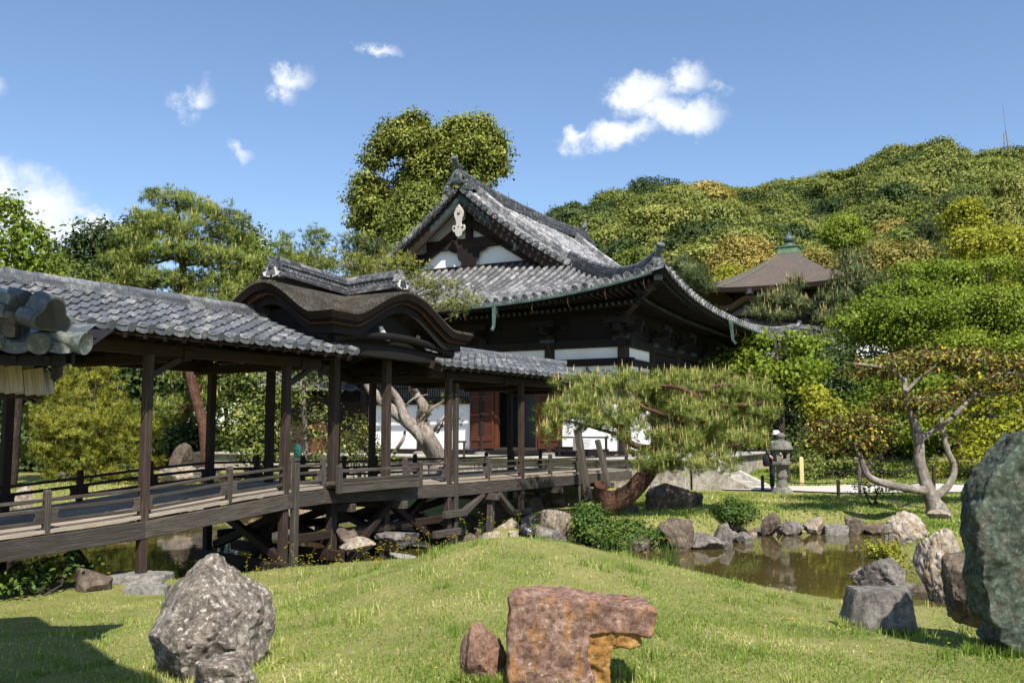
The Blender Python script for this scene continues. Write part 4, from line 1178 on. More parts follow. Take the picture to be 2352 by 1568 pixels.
# door bay
wpanel('wall_beam', 2.72, 4.88, 1.42, 2.06, 'wood_black', .0)
for t in (2.98, 4.52):
    b = MB(83); b.beam(hw(t, -.02, HF + .16), hw(t, -.02, 1.45), .14, .16, up=HU); b.build('door_jamb', M['wood_red'], HALL, bevel=.01)
b = MB(84); b.beam(hw(2.9, -.02, HF + .2), hw(4.6, -.02, HF + .2), .2, .1); b.build('door_sill', M['wood_post'], HALL)
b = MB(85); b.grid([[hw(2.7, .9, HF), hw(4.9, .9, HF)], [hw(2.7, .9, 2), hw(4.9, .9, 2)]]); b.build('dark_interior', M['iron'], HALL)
for side, t0, t1 in ((0, 4.58, 5.50), (1, 2.92, 2.08)):
    b = MB(86); q = -.13
    z0, z1 = HF + .20, 1.40
    b.beam(hw(t0, q, (z0 + z1) / 2), hw(t1, q, (z0 + z1) / 2), .035, z1 - z0)
    d = b.build('door', M['wood_red'], HALL)
    b = MB(87)
    for z in (z0 + .05, z0 + .30, z0 + .38, z0 + 1.0, z0 + 1.10, z1 - .35, z1 - .26, z1 - .05): b.beam(hw(t0, q - .03, z), hw(t1, q - .03, z), .045, .07)
    for f_ in (.04, .5, .96): b.beam(hw(t0 + (t1 - t0) * f_, q - .028, z0), hw(t0 + (t1 - t0) * f_, q - .028, z1), .06, .04, up=HU)
    b.build('door_frame', M['wood_red'], d, bevel=.006)
# lattice transom
for a, c in ((5.25, 7.3), (7.7, 9.8), (10.2, 12.4)):
    b = MB(88); x = a
    while x < c: b.beam(hw(x, -.10, 1.10), hw(x, -.10, 1.95), .035, .03, up=HU); x += .075
    for z in (1.12, 1.5, 1.93): b.beam(hw(a, -.10, z), hw(c, -.10, z), .04, .04)
    b.build('lattice_transom', M['wood_black'], HALL)
b = MB(89); b.beam(hw(5.1, -.06, 1.0), hw(15.6, -.06, 1.0), .16, .16); b.build('wall_beam', M['wood_black'], HALL)

# ---- stone platform with steps
PLAT = thing('stone_platform', 'stone-faced platform under the hall with steps at its right corner', 'platform', hw(-1.2, -2, -1.65))
PX, PQ = -2.55, -2.0
b = MB(1); b.beam(hw(PX, 8, HF - .05), hw(17.5, 8, HF - .05), 20 - .02, .10); b.build('paving', M['gravel'], PLAT)
b = MB(2)
def blocks(p, d, L, z0, z1, dep, b, rows=1):
    x = 0
    while x < L - .01:
        w = min(L - x, b.rs.uniform(.9, 1.6)); w = L - x if L - x - w < .4 else w
        b.beam(p + d * (x + .006) + UPZ * (z0 + z1) / 2, p + d * (x + w - .006) + UPZ * (z0 + z1) / 2, dep, z1 - z0 - .008); x += w
blocks(hw(PX - .06, PQ + .12, 0), HV, 20, -.86, HF + .012, .42, b)
blocks(hw(PX + .12, PQ + .36, 0), HU, 18, -.86, HF + .013, .42, b)
b.build('edge_stones', M['stone_step'], PLAT, bevel=.012)
b = MB(3)
blocks(hw(PX, PQ + .22, 0), HV, 20, -1.75, -.868, .34, b)
blocks(hw(PX + .22, PQ + .42, 0), HU, 18, -1.75, -.868, .34, b)
b.build('facing_stones', M['stone_wall'], PLAT, bevel=.02)
# steps going down to the right
sq0, sq1 = PQ + .55, PQ + 2.3
for k in range(5):
    z = HF - .165 * (k + 1); tx = PX - .1 - .30 * k
    b = MB(10 + k); b.beam(hw(tx - .16, sq0 + .2, (z - 1.8) / 2), hw(tx - .16, sq1, (z - 1.8) / 2), .33, z + 1.8); b.build('step', M['stone_step'], PLAT, bevel=.012)
for k, q in enumerate((sq0, sq1 + .12)):
    b = MB(20 + k)
    b.prism([(0, HF - .03), (.14, HF - .03), (1.72, -1.58), (1.72, -1.75), (0, -1.75)], hw(PX - .02, q, 0), -HV, UPZ, HU, .24); b.build('step_side', M['stone_wall'] if k == 0 else M['stone_step'], PLAT, bevel=.015)
# ------------------------------------------------------------------ rocks
def ico(sub):
    bm = bmesh.new(); bmesh.ops.create_icosphere(bm, subdivisions=sub, radius=1.0)
    V = np.array([v.co[:] for v in bm.verts]); F = np.array([[v.index for v in f.verts] for f in bm.faces]); bm.free(); return V, F
ICO = {k: ico(k) for k in (3, 4, 5, 6)}
def rock_verts(size, seed, sub=4, ncut=17, rough=.09, planes=None, kmin=.55, kmax=.92, crack=.09):
    rg = np.random.RandomState(seed); V, F = ICO[sub]
    D = nrm(V)
    if planes is None:
        P = nrm(rg.normal(size=(ncut, 3))); K = rg.uniform(kmin, kmax, ncut)
    else:
        P = nrm(np.array([p[:3] for p in planes], float)); K = np.array([p[3] for p in planes], float)
    r = np.full(len(D), 1.15)
    dots = D @ P.T
    for i in range(len(P)):
        m = dots[:, i] > .08
        r[m] = np.minimum(r[m], K[i] / dots[m, i])
    Q = D * r[:, None]
    n = fbm(Q * 1.6 + seed, 4, seed); n2 = fbm(Q * 5 + seed * 2, 4, seed + 5)
    rid = 1 - np.abs(fbm(Q * 2.6 + seed * 3, 3, seed + 9)) * 2
    r = r * (1 + rough * 1.5 * n + rough * .7 * n2 - crack * np.clip(rid - .72, 0, 1) * 2.5)
    Q = D * r[:, None]
    lo = Q.min(0); hi = Q.max(0)
    Q = (Q - (lo + hi) / 2) / ((hi - lo) / 2)
    return Q * (np.array(size) / 2), F
def rock(name, label, X0, X1, Y0, Y1, depth, mat, seed, sub=4, th=None, bury=.22, cat='rock', group=None, rot=0.0, **kw):
    """rock filling the reading box X0..X1, Y0..Y1 at that distance"""
    p = at((X0 + X1) / 2, Y1, depth); q = at((X0 + X1) / 2, Y0, depth)
    w = (X1 - X0) * depth / FPX * 1.0; h = (q.z - p.z); th = th or w * .85
    hh = h * (1 + bury)
    V, F = rock_verts((w, th, hh), seed, sub, **kw)
    V = V + np.array([0, 0, h / 2 - h * bury / 2])
    if rot:
        c, s = math.cos(rot), math.sin(rot)
        V = np.stack([V[:, 0] * c - V[:, 1] * s, V[:, 0] * s + V[:, 1] * c, V[:, 2]], -1)
    V = V + np.array(p)
    o = mesh_np(name, V, F, np.zeros(len(V)), M[mat], base=p, smooth=True)
    o.data.set_sharp_from_angle(angle=math.radians(38))
    tag(o, label, cat, group); return o
RK = 'boulder'
rock(RK, 'big pointed grey boulder with pale lichen on the near lawn', 354, 612, 1272, 1530, 6.75, 'rock_lichen', 11, 6, .80, rough=.05, crack=.075, bury=.06,
     planes=[(-.62, -.35, .55, .60), (.55, -.30, .62, .66), (0, -.85, .35, .62), (.9, -.2, .05, .88), (-.95, -.1, .0, .86), (.3, -.8, -.35, .75), (0, .8, .4, .7), (-.3, -.7, .1, .72), (.75, -.55, .2, .74), (-.05, -.2, .95, .92), (-.5, -.6, -.4, .78), (0, 0, -1, .8), (.1, -.55, .8, .74)])
rock(RK, 'low pitted pale rock at the foot of the big lichen boulder', 428, 592, 1506, 1600, 6.1, 'rock_lichen', 23, 5, .4, rough=.12, crack=.08)
def outline_stone(name, label, pts, depth, thick, mat, voxel, disp, dsize, yaw=0.0, top_back=0.0, smooth=6, extra=(), cat='rock'):
    """a stone of known outline and thickness, rounded and roughened"""
    cx = sum(p[0] for p in pts) / len(pts); yb = max(p[1] for p in pts)
    base = at(cx, yb, depth); k = depth / FPX
    poly = [((x - cx) * k, (yb - y) * k) for x, y in pts]
    ex = Vector((math.cos(yaw), math.sin(yaw), 0)); ey = UPZ; ez = Vector((-math.sin(yaw), math.cos(yaw), 0))
    b = MB(1); n = len(poly)
    F_ = [at(x, y, depth) for x, y in pts]
    mid = [p + Vector((0, 1, 0)) * thick * .5 for p in F_]
    Bk = [Vector((base.x + (p.x - base.x) * .93, p.y + thick, base.z + (p.z - base.z) * (1 + top_back))) for p in F_]
    vs = F_ + mid + Bk
    fs = [tuple(range(n)), tuple(range(3 * n - 1, 2 * n - 1, -1))]
    for i in range(n):
        j = (i + 1) % n; fs += [(i, i + n, j + n, j), (i + n, i + 2 * n, j + 2 * n, j + n)]
    b.add(vs, fs)
    o = b.build(name, M[mat], base=base)
    r_ = o.modifiers.new('remesh', 'REMESH'); r_.mode = 'VOXEL'; r_.voxel_size = voxel; r_.use_smooth_shade = True
    sm = o.modifiers.new('smooth', 'SMOOTH'); sm.iterations = smooth; sm.factor = .5
    for i, (dd, ds) in enumerate(((disp, dsize), (disp * .26, dsize * .36), (disp * .08, dsize * .13))):
        tx_ = bpy.data.textures.new(name + 'relief', 'CLOUDS'); tx_.noise_scale = ds
        d_ = o.modifiers.new('relief', 'DISPLACE'); d_.texture = tx_; d_.strength = dd; d_.mid_level = .5; d_.texture_coords = 'LOCAL'
    return tag(o, label, cat)
outline_stone('slab_stone', 'broad rust-red flat-topped slab stone in the middle of the front lawn',
     [(1168, 1376), (1184, 1368), (1340, 1378), (1420, 1390), (1500, 1396), (1512, 1406), (1506, 1440), (1496, 1464), (1425, 1454), (1356, 1458), (1348, 1492), (1364, 1560), (1372, 1665), (1170, 1665), (1166, 1500)], 5.9, .42, 'rock_red', .010, .05, .14, -.05, .0, 3)
ft = outline_stone('ochre_face', None, [(1335, 1440), (1472, 1446), (1476, 1484), (1404, 1494), (1402, 1560), (1396, 1680), (1335, 1680)], 5.925, .3, 'rock_ochre', .010, .07, .10, smooth=3, cat=None)
ft.parent = bpy.data.objects['slab_stone']; ft.location = ft.location - bpy.data.objects['slab_stone'].location
rock('slab_stone', 'small rust-red stone tight against the left side of the broad slab', 1056, 1162, 1425, 1560, 6.1, 'rock_red', 9, 5, .22, rough=.05)
outline_stone('standing_stone', 'tall greenish standing stone at the right edge of the lawn',
     [(2356, 995), (2340, 1022), (2312, 1048), (2285, 1082), (2262, 1128), (2244, 1182), (2252, 1215), (2244, 1240), (2262, 1285), (2256, 1335), (2268, 1372), (2276, 1420), (2300, 1448), (2296, 1474), (2330, 1500), (2440, 1520), (2480, 1300), (2450, 1060), (2400, 985)], 7.15, .34, 'rock_green', .012, .11, .24, .0, .0, 7)
rock(RK, 'brown jagged rock leaning behind the tall green standing stone', 2178, 2292, 1262, 1415, 8.7, 'rock_brown', 31, 5, .42, rough=.1)
rock('cut_stone', 'low flat-topped purplish granite block on the near pond bank', 1940, 2100, 1349, 1432, 8.75, 'rock_grey', 8, 5, .42, rough=.025, crack=.015,
     planes=[(0, 0, 1, .58), (-1, 0, .25, .84), (1, 0, .22, .84), (.0, -1, .15, .6), (0, 1, .1, .6), (0, 0, -1, .6), (.7, -.7, .1, .82), (-.7, -.7, .2, .82)])
rock(RK, 'tall ochre and grey rock standing at the right end of the pond', 2104, 2206, 1210, 1358, 12.6, 'rock_pale', 44, 6, .55, rough=.085, crack=.10)
rock(RK, 'big cream-coloured rock behind the tall ochre pond rock', 2033, 2132, 1172, 1268, 16.2, 'rock_pale', 47, 6, .8, rough=.085, crack=.10)
rock(RK, 'flat-topped dark grey rock in the pond under a yellow fern', 1974, 2072, 1275, 1340, 13.7, 'rock_grey', 52, 5, .55, rough=.05)
rock(RK, 'round speckled grey boulder behind the crest of the mound', 1196, 1302, 1207, 1262, 16.8, 'rock_grey', 61, 5, .7, rough=.02, crack=0, ncut=26, kmin=.84)
rock(RK, 'large buff rock beside the azalea below the bridge end', 1238, 1312, 1166, 1250, 19.0, 'rock_pale', 64, 5, .8, rough=.06)
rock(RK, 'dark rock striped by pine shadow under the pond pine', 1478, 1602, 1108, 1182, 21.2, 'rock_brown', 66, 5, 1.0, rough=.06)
rock(RK, 'small dark rock to the right of the shadowed rock under the pine', 1572, 1614, 1128, 1172, 21.8, 'rock_brown', 67, 4, .4)
rock(RK, 'big brown upright rock on the far pond edge below the pine', 1512, 1592, 1188, 1262, 18.0, 'rock_brown', 68, 5, .6, rough=.07)
rock(RK, 'low dark rock at the waterline right of the big brown one', 1584, 1668, 1222, 1262, 18.1, 'rock_grey', 69, 4, .6)
rock(RK, 'grey pitted rock above the low dark waterline rock', 1636, 1684, 1198, 1246, 18.8, 'rock_grey', 70, 4, .4)
rock(RK, 'small grey rock at the waterline under the round clipped shrub', 1684, 1732, 1220, 1250, 19.0, 'rock_grey', 71, 4, .4)
rock(RK, 'pinkish rounded rock on the far bank beside the clipped shrub', 1745, 1792, 1176, 1222, 20.2, 'rock_brown', 72, 4, .4)
rock(RK, 'dark sloping rock next to the pinkish rock on the far bank', 1788, 1846, 1195, 1226, 20.4, 'rock_grey', 73, 4, .4)
rock(RK, 'white-topped pointed rock on the far bank edging', 1842, 1894, 1186, 1226, 20.4, 'rock_pale', 74, 4, .4)
rock('cut_stone', 'long low squared stone in the far bank edging', 1890, 1944, 1204, 1226, 20.5, 'stone_grey', 75, 4, .35, rough=.02, ncut=0, planes=[(0, 0, 1, .5), (1, 0, 0, .8), (-1, 0, 0, .8), (0, -1, 0, .5), (0, 1, 0, .5), (0, 0, -1, .5)])
rock(RK, 'brown pointed rock in the far bank edging before the cream rock', 1942, 1988, 1184, 1226, 20.5, 'rock_brown', 76, 4, .35)
rock(RK, 'flat mossy stone hard against the left of the cream rock', 1984, 2038, 1200, 1228, 20.4, 'rock_brown', 77, 4, .4)
rock(RK, 'thin pale stones half sunk in the grass above the cream rock', 2128, 2185, 1170, 1190, 19.3, 'rock_pale', 78, 4, .3)
rock('cut_stone', 'squared granite footing stone under the nearest bridge post', 240, 384, 1316, 1364, 12.35, 'stone_grey', 81, 4, .55, rough=.02, planes=[(0, 0, 1, .45), (1, 0, 0, .85), (-1, 0, 0, .85), (0, -1, .1, .5), (0, 1, 0, .5), (0, 0, -1, .5)])
rock('cut_stone', 'smaller granite block lying in front of the post footing', 290, 384, 1342, 1378, 11.6, 'stone_grey', 82, 4, .26, rough=.02, planes=[(0, 0, 1, .45), (1, 0, 0, .85), (-1, 0, 0, .85), (0, -1, .1, .5), (0, 1, 0, .5), (0, 0, -1, .5)])
rock(RK, 'dark shaded block by the water left of the granite footing', 164, 248, 1303, 1368, 11.7, 'rock_brown', 83, 4, .4, rough=.03)
rock(RK, 'low dark stone at the far left under the bridge', 20, 62, 1290, 1330, 12.1, 'rock_brown', 84, 4, .4)
rock(RK, 'low grey stone at the water edge under the viewing bay', 862, 962, 1220, 1252, 15.2, 'rock_grey', 85, 4, .5, rough=.04)
rock(RK, 'small buff stone at the water edge left of the low grey one', 780, 862, 1232, 1262, 14.6, 'rock_pale', 86, 4, .4)
rock(RK, 'dark rock standing in water behind the second bridge post', 770, 822, 1208, 1262, 15.8, 'rock_brown', 87, 4, .5)
rock(RK, 'pale rock holding the foot of the black floodlight', 1168, 1216, 1217, 1256, 17.0, 'rock_pale', 88, 4, .35)
k = 90
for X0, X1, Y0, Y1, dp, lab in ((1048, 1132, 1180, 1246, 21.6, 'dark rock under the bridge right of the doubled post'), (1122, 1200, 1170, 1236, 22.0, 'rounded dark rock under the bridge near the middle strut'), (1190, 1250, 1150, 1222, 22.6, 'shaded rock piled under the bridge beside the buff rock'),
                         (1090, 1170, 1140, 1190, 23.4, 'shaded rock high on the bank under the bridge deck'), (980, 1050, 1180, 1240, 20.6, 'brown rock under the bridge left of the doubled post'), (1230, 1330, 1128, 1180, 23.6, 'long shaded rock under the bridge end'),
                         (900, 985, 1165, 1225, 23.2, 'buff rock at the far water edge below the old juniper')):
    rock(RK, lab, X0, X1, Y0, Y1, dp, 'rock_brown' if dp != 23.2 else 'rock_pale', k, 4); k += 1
for X0, X1, Y0, Y1, dp, lab, mt in ((26, 78, 1112, 1190, 25.0, 'pale upright rock on the far left shore behind the railing', 'rock_pale'), (242, 314, 1118, 1182, 25.3, 'pale pointed rock on the far shore behind the railing', 'rock_pale'), (70, 250, 1160, 1188, 25.6, 'long low line of pale shore stone behind the left railing', 'rock_grey'),
                              (312, 440, 1150, 1186, 25.4, 'flat grey shore stone right of the pale pointed rock', 'rock_grey'), (386, 446, 1016, 1082, 29.5, 'brown rock under the leaning pine trunk', 'rock_brown'), (372, 452, 1066, 1108, 28.0, 'tan block of the low garden wall by the leaning pine', 'rock_pale'), (446, 512, 1072, 1104, 28.2, 'grey block of the low garden wall by the leaning pine', 'rock_grey'),
                              (128, 178, 1082, 1104, 28.5, 'small grey stone on the leaf-strewn far bank', 'rock_grey'), (520, 640, 1140, 1186, 25.0, 'pale rock on the far shore seen through the bridge braces', 'rock_pale'), (640, 740, 1150, 1190, 24.6, 'low tan rock on the far shore behind the viewing bay', 'rock_pale')):
    rock(RK, lab, X0, X1, Y0, Y1, dp, mt, k, 4); k += 1

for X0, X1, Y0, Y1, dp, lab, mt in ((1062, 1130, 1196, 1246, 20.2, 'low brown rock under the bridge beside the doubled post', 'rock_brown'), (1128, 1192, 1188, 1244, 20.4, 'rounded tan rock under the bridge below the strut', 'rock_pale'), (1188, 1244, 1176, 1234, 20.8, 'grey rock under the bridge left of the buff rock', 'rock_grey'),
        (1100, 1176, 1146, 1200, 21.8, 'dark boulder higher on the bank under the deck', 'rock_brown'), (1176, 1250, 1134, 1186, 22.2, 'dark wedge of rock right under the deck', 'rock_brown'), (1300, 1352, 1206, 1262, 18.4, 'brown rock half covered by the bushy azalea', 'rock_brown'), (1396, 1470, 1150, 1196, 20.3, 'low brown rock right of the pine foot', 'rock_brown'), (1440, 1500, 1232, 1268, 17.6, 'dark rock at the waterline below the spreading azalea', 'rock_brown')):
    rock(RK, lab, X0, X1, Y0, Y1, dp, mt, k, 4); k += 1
# small stones edging the pond
rgs = np.random.RandomState(4)
PV, PF = rock_verts((1, 1, 1), 301, 3); PV2, PF2 = rock_verts((1, 1, 1), 302, 3); protos = []
for V_, F_, mt in ((PV, PF, 'rock_brown'), (PV2, PF2, 'rock_grey'), (PV, PF, 'rock_pale')):
    o = mesh_np('edging_stone', V_, F_, np.zeros(len(V_)), M[mt], smooth=True); o.data.set_sharp_from_angle(angle=math.radians(40))
    tag(o, 'small rough stone in the row edging the pond', 'stone', 'small stones edging the pond'); protos.append([o, False])
cnt = 0
for i in range(len(POND)):
    a_, b_ = POND[i], POND[(i + 1) % len(POND)]
    if not (0 < i < 22): continue
    L_ = np.hypot(*(b_ - a_)); t_ = 0.0
    while t_ < L_:
        w_ = rgs.uniform(.22, .55); c_ = a_ + (b_ - a_) * (t_ / L_) + rgs.normal(0, .06, 2); t_ += w_ * .92
        pr = protos[rgs.choice(3, p=[.45, .35, .2])]
        if not pr[1]: o = pr[0]; pr[1] = True
        else: o = pr[0].copy(); COL.objects.link(o)
        h_ = rgs.uniform(.18, .40); o.location = (c_[0], c_[1], WATER_Z - .10 + h_ * .28); o.scale = (w_, w_ * rgs.uniform(.7, 1.1), h_); o.rotation_euler = (rgs.uniform(-.3, .3), rgs.uniform(-.3, .3), rgs.uniform(0, 6.28)); cnt += 1
# ------------------------------------------------------------------ stone lantern
def on_ground(X, Y, depth):
    p = at(X, Y, depth); return Vector((p.x, p.y, g1(p.x, p.y)))
lp = at(1797, 1134, 24.6); LZ = lp.z
LN = thing('stone_lantern', 'weathered grey stone lantern on the lawn beside the hall steps', 'lantern', lp)
b = MB(1); b.lathe(lp - UPZ * .05, [(.34, 0), (.325, .10), (.27, .17), (.20, .23), (.17, .235)], 6, rot=.3); b.build('base', M['stone_lantern'], LN, bevel=.02)
b = MB(2); b.lathe(lp + UPZ * .18, [(.155, 0), (.15, .05), (.135, .07), (.132, .22), (.15, .24), (.155, .28), (.15, .31), (.135, .33), (.13, .48), (.145, .52)], 16); b.build('shaft', M['stone_lantern'], LN, smooth=40)
b = MB(3); b.lathe(lp + UPZ * .68, [(.14, 0), (.2, .05), (.275, .09), (.28, .16), (.26, .175)], 6, rot=.3); b.build('platform', M['stone_lantern'], LN, bevel=.015)
c = lp + UPZ * 1.005
b = MB(4)
for x, y in ((-1, -1), (1, -1), (1, 1), (-1, 1)): b.beam(c + Vector((x * .13, y * .13, -.15)), c + Vector((x * .13, y * .13, .15)), .085, .085, up=(0, 1, 0))
for z in (-.115, .12): 
    b.beam(c + Vector((-.09, -.13, z)), c + Vector((.09, -.13, z)), .08, .075); b.beam(c + Vector((-.09, .13, z)), c + Vector((.09, .13, z)), .08, .075)
b.beam(c + Vector((-.13, -.09, 0)), c + Vector((-.13, .09, 0)), .06, .3); b.beam(c + Vector((.13, -.09, 0)), c + Vector((.13, .09, 0)), .06, .3)
b.build('fire_box', M['stone_lantern'], LN)
b = MB(5); b.lathe(lp + UPZ * 1.155, [(.29, 0), (.315, .015), (.31, .06), (.28, .12), (.22, .20), (.17, .245), (.10, .255)], 12); b.build('cap', M['stone_lantern'], LN, smooth=50, bevel=.0)
b = MB(6); b.lathe(lp + UPZ * 1.40, [(.10, 0), (.10, .03), (.07, .045), (.105, .08), (.115, .13), (.09, .18), (.03, .21), (.005, .215)], 14); b.build('finial', M['stone_lantern'], LN, smooth=50)

# ------------------------------------------------------------------ visitor behind the lantern
pp = at(1783, 1128, 25.5); PZ = pp.z
PR = thing('person', 'visitor in a pale hat and dark clothes standing behind the stone lantern', 'person', pp)
def skinned(name, joints, edges, mat, root=0):
    me = bpy.data.meshes.new(name)
    me.from_pydata([j[0] for j in joints], edges, [])
    o = link_mesh(name, me, PR)
    sk = o.modifiers.new('skin', 'SKIN'); sk.use_smooth_shade = True
    for v, j in zip(me.skin_vertices[0].data, joints): v.radius = (j[1], j[2] if len(j) > 2 else j[1]); 
    me.skin_vertices[0].data[root].use_root = True
    ss = o.modifiers.new('sub', 'SUBSURF'); ss.levels = 1; ss.render_levels = 2
    me.materials.append(mat); return o
body = [((0, 0, .86), .12, .09), ((0, 0, 1.05), .115, .085), ((0, 0, 1.26), .13, .09), ((0, 0, 1.36), .06, .055), ((.02, -.01, 1.43), .045, .045), ((.03, -.02, 1.50), .07, .08), ((.03, -.02, 1.58), .072, .082),
        ((-.17, 0, 1.30), .05), ((-.23, -.03, 1.06), .04), ((-.16, -.18, .92), .03), ((-.12, -.25, .90), .025),
        ((.17, 0, 1.30), .05), ((.23, -.02, 1.06), .04), ((.14, -.2, .93), .03), ((.10, -.26, .91), .025),
        ((-.09, 0, .80), .085), ((-.10, -.01, .46), .06), ((-.10, .03, .09), .042), ((-.11, -.10, .035), .035), ((.09, 0, .80), .085), ((.10, -.03, .46), .06), ((.11, .0, .09), .042), ((.12, -.13, .035), .035)]
be = [(0, 1), (1, 2), (2, 3), (3, 4), (4, 5), (5, 6), (2, 7), (7, 8), (8, 9), (9, 10), (2, 11), (11, 12), (12, 13), (13, 14), (0, 15), (15, 16), (16, 17), (17, 18), (0, 19), (19, 20), (20, 21), (21, 22)]
skinned('body', body, be, M['skin'])
jk = [((0, 0, .88), .15, .115), ((0, 0, 1.05), .14, .105), ((0, 0, 1.26), .155, .11), ((0, 0, 1.37), .07, .065), ((-.17, 0, 1.30), .07), ((-.235, -.03, 1.06), .056), ((-.18, -.14, .95), .046), ((.17, 0, 1.30), .07), ((.235, -.02, 1.06), .056), ((.16, -.15, .96), .046)]
skinned('jacket', jk, [(0, 1), (1, 2), (2, 3), (2, 4), (4, 5), (5, 6), (2, 7), (7, 8), (8, 9)], M['cloth_dark'])
tr = [((0, 0, .88), .14, .11), ((-.09, 0, .80), .10), ((-.10, -.01, .46), .078), ((-.10, .03, .08), .062), ((.09, 0, .80), .10), ((.10, -.03, .46), .078), ((.11, 0, .08), .062)]
skinned('trousers', tr, [(0, 1), (1, 2), (2, 3), (0, 4), (4, 5), (5, 6)], M['cloth_dark'])
b = MB(1)
b.lathe(pp + Vector((.03, -.02, 1.42)), [(.085, 0), (.095, .06), (.09, .12), (.07, .16)], 12); b.build('hair', M['iron'], PR, smooth=50)
b = MB(2); b.lathe(pp + Vector((.03, -.03, 1.545)), [(.14, 0), (.14, .012), (.10, .02), (.098, .07), (.07, .115), (.01, .125)], 14); b.build('hat', M['hat_pale'], PR, smooth=50)
b = MB(3)
for sx in (-1, 1):
    q = pp + Vector((sx * .10, -.26, .905))
    for f in range(4): b.tube([q + Vector(((f - 1.5) * .018, 0, 0)), q + Vector(((f - 1.5) * .018, -.04, -.01)), q + Vector(((f - 1.5) * .017, -.055 + abs(f - 1.5) * .006, -.04))], [.009, .008, .006], 6)
    b.tube([q + Vector((-sx * .03, .01, .01)), q + Vector((-sx * .05, -.02, .01)), q + Vector((-sx * .045, -.045, 0))], [.010, .009, .007], 6)
b.build('fingers', M['skin'], PR, smooth=50)
b = MB(4); b.tube([pp + Vector((-.12, -.10, 1.36)), pp + Vector((0, -.15, 1.2)), pp + Vector((.12, -.13, 1.0))], .022, 6); b.build('bag_strap', M['cloth_pale'], PR)
b = MB(4)
for sx in (-1, 1): b.prism([(0, 0), (.085, 0), (.09, .05), (.05, .09), (0, .1)], pp + Vector((sx * .105 - .043 * 1, -.20, 0.0)), (1, 0, 0), UPZ, (0, 1, 0), .25)
b.build('shoes', M['iron'], PR, bevel=.01)
bg = at(1763, 1062, 25.5)
b = MB(5); b.lathe(bg - UPZ * .10, [(.10, 0), (.13, .05), (.14, .2), (.12, .3), (.05, .34)], 10); o = b.build('shoulder_bag', M['cloth_dark'], base=bg, smooth=50)
tag(o, 'black bag hanging at the side of the visitor behind the lantern', 'bag')

# ------------------------------------------------------------------ rope fences, posts, notices
RF = thing('rope_fence', 'low black rope fence on short stakes along the near side of the path', 'fence', on_ground(1750, 1130, 25))
pts = []
for X, Y, dp in ((1752, 1133, 25.2), (1926, 1136, 24.4), (2146, 1150, 24.0), (2330, 1160, 23.6)):
    p = on_ground(X, Y, dp); b = MB(int(X)); b.beam(p - UPZ * .05, p + UPZ * .43, .075, .075, up=(0, 1, 0)); b.build('fence_stake', M['wood_post'], RF, bevel=.008); pts.append(p)
b = MB(1)
for hgt in (.36,):
    for a, c in zip(pts, pts[1:]):
        b.tube([a.lerp(c, t) + UPZ * (hgt - .08 * 4 * t * (1 - t)) for t in frange(0, 1, 8)], .012, 5)
b.build('rope', M['iron'], RF)
RF2 = thing('rope_fence', 'low black rope fence on stakes along the garden side of the path, beyond the lantern', 'fence', on_ground(1820, 1105, 29))
pts = []
for X, dp in ((1812, 29), (1976, 28.6), (2146, 28.4), (2330, 28.4)):
    p = on_ground(X, 1108, dp); b = MB(int(X)); b.beam(p - UPZ * .05, p + UPZ * .55, .085, .085, up=(0, 1, 0)); b.build('fence_stake', M['wood_post'], RF2, bevel=.008); pts.append(p)
b = MB(1)
for a, c in zip(pts, pts[1:]):
    b.tube([a.lerp(c, t) + UPZ * (.46 - .08 * 4 * t * (1 - t)) for t in frange(0, 1, 8)], .012, 5)
b.build('rope', M['iron'], RF2)
p = on_ground(1842, 1105, 28.2)
YP = thing('garden_post', 'pale yellow squared post standing right of the stone lantern', 'post', p)
b = MB(1); b.beam(p - UPZ * .05, p + UPZ * .84, .12, .12, up=(.3, 1, 0)); b.build('shaft', M['yellow_wood'], YP, bevel=.01)
b = MB(2); b.beam(p + UPZ * .84, p + UPZ * .88, .12, .12, up=(.3, 1, 0), taper=.6); b.build('cap', M['yellow_wood'], YP)
for X0, Y0, X1, Y1, lab in ((1974, 1106, 1974, 1060, 'short grey support pole under the low branch of the pale-trunked tree'),):
    p = on_ground(X0, Y0, 24.6); b = MB(3); b.tube([p - UPZ * .05, p + UPZ * .4, p + UPZ * .95 + Vector((.02, 0, 0))], [.04, .042, .038], 8); b.tube([p + UPZ * .95 + Vector((-.12, 0, 0)), p + UPZ * .95 + Vector((.14, 0, .02))], .035, 8)
    tag(b.build('support_pole', M['bark_grey'], base=p), lab, 'pole')
# barrier in front of the white wall
bp0 = hw(1.65, -1.05, HF)
BAR = thing('barrier', 'low black wooden barrier with a paper notice before the white wall', 'barrier', bp0)
b = MB(1); b.beam(hw(2.05, -1.05, -.20), hw(.12, -1.05, -.20), .04, .05); b.beam(hw(1.85, -1.05, -.60), hw(.12, -1.05, -.60), .05, .10); b.build('rail', M['wood_black'], BAR)
for t in (.2, 1.75): b = MB(2); b.beam(hw(t, -1.05, HF + .01), hw(t, -1.05, -.18), .06, .06, up=HU); b.build('leg', M['wood_black'], BAR)
b = MB(3); b.beam(hw(1.02, -1.10, -.40), hw(.62, -1.10, -.40), .012, .32); b.build('notice', M['white_paper'], BAR)
b = MB(4)
for r_ in range(6): b.beam(hw(.98, -1.108, -.29 - r_ * .04), hw(.66 + (r_ % 3) * .04, -1.108, -.29 - r_ * .04), .002, .008)
b.build('notice_text', M['iron'], BAR)
b = MB(5); b.beam(hw(1.28, -1.08, -.40), hw(1.12, -1.08, -.40), .03, .42); b.build('board', M['stone_grey'], BAR)
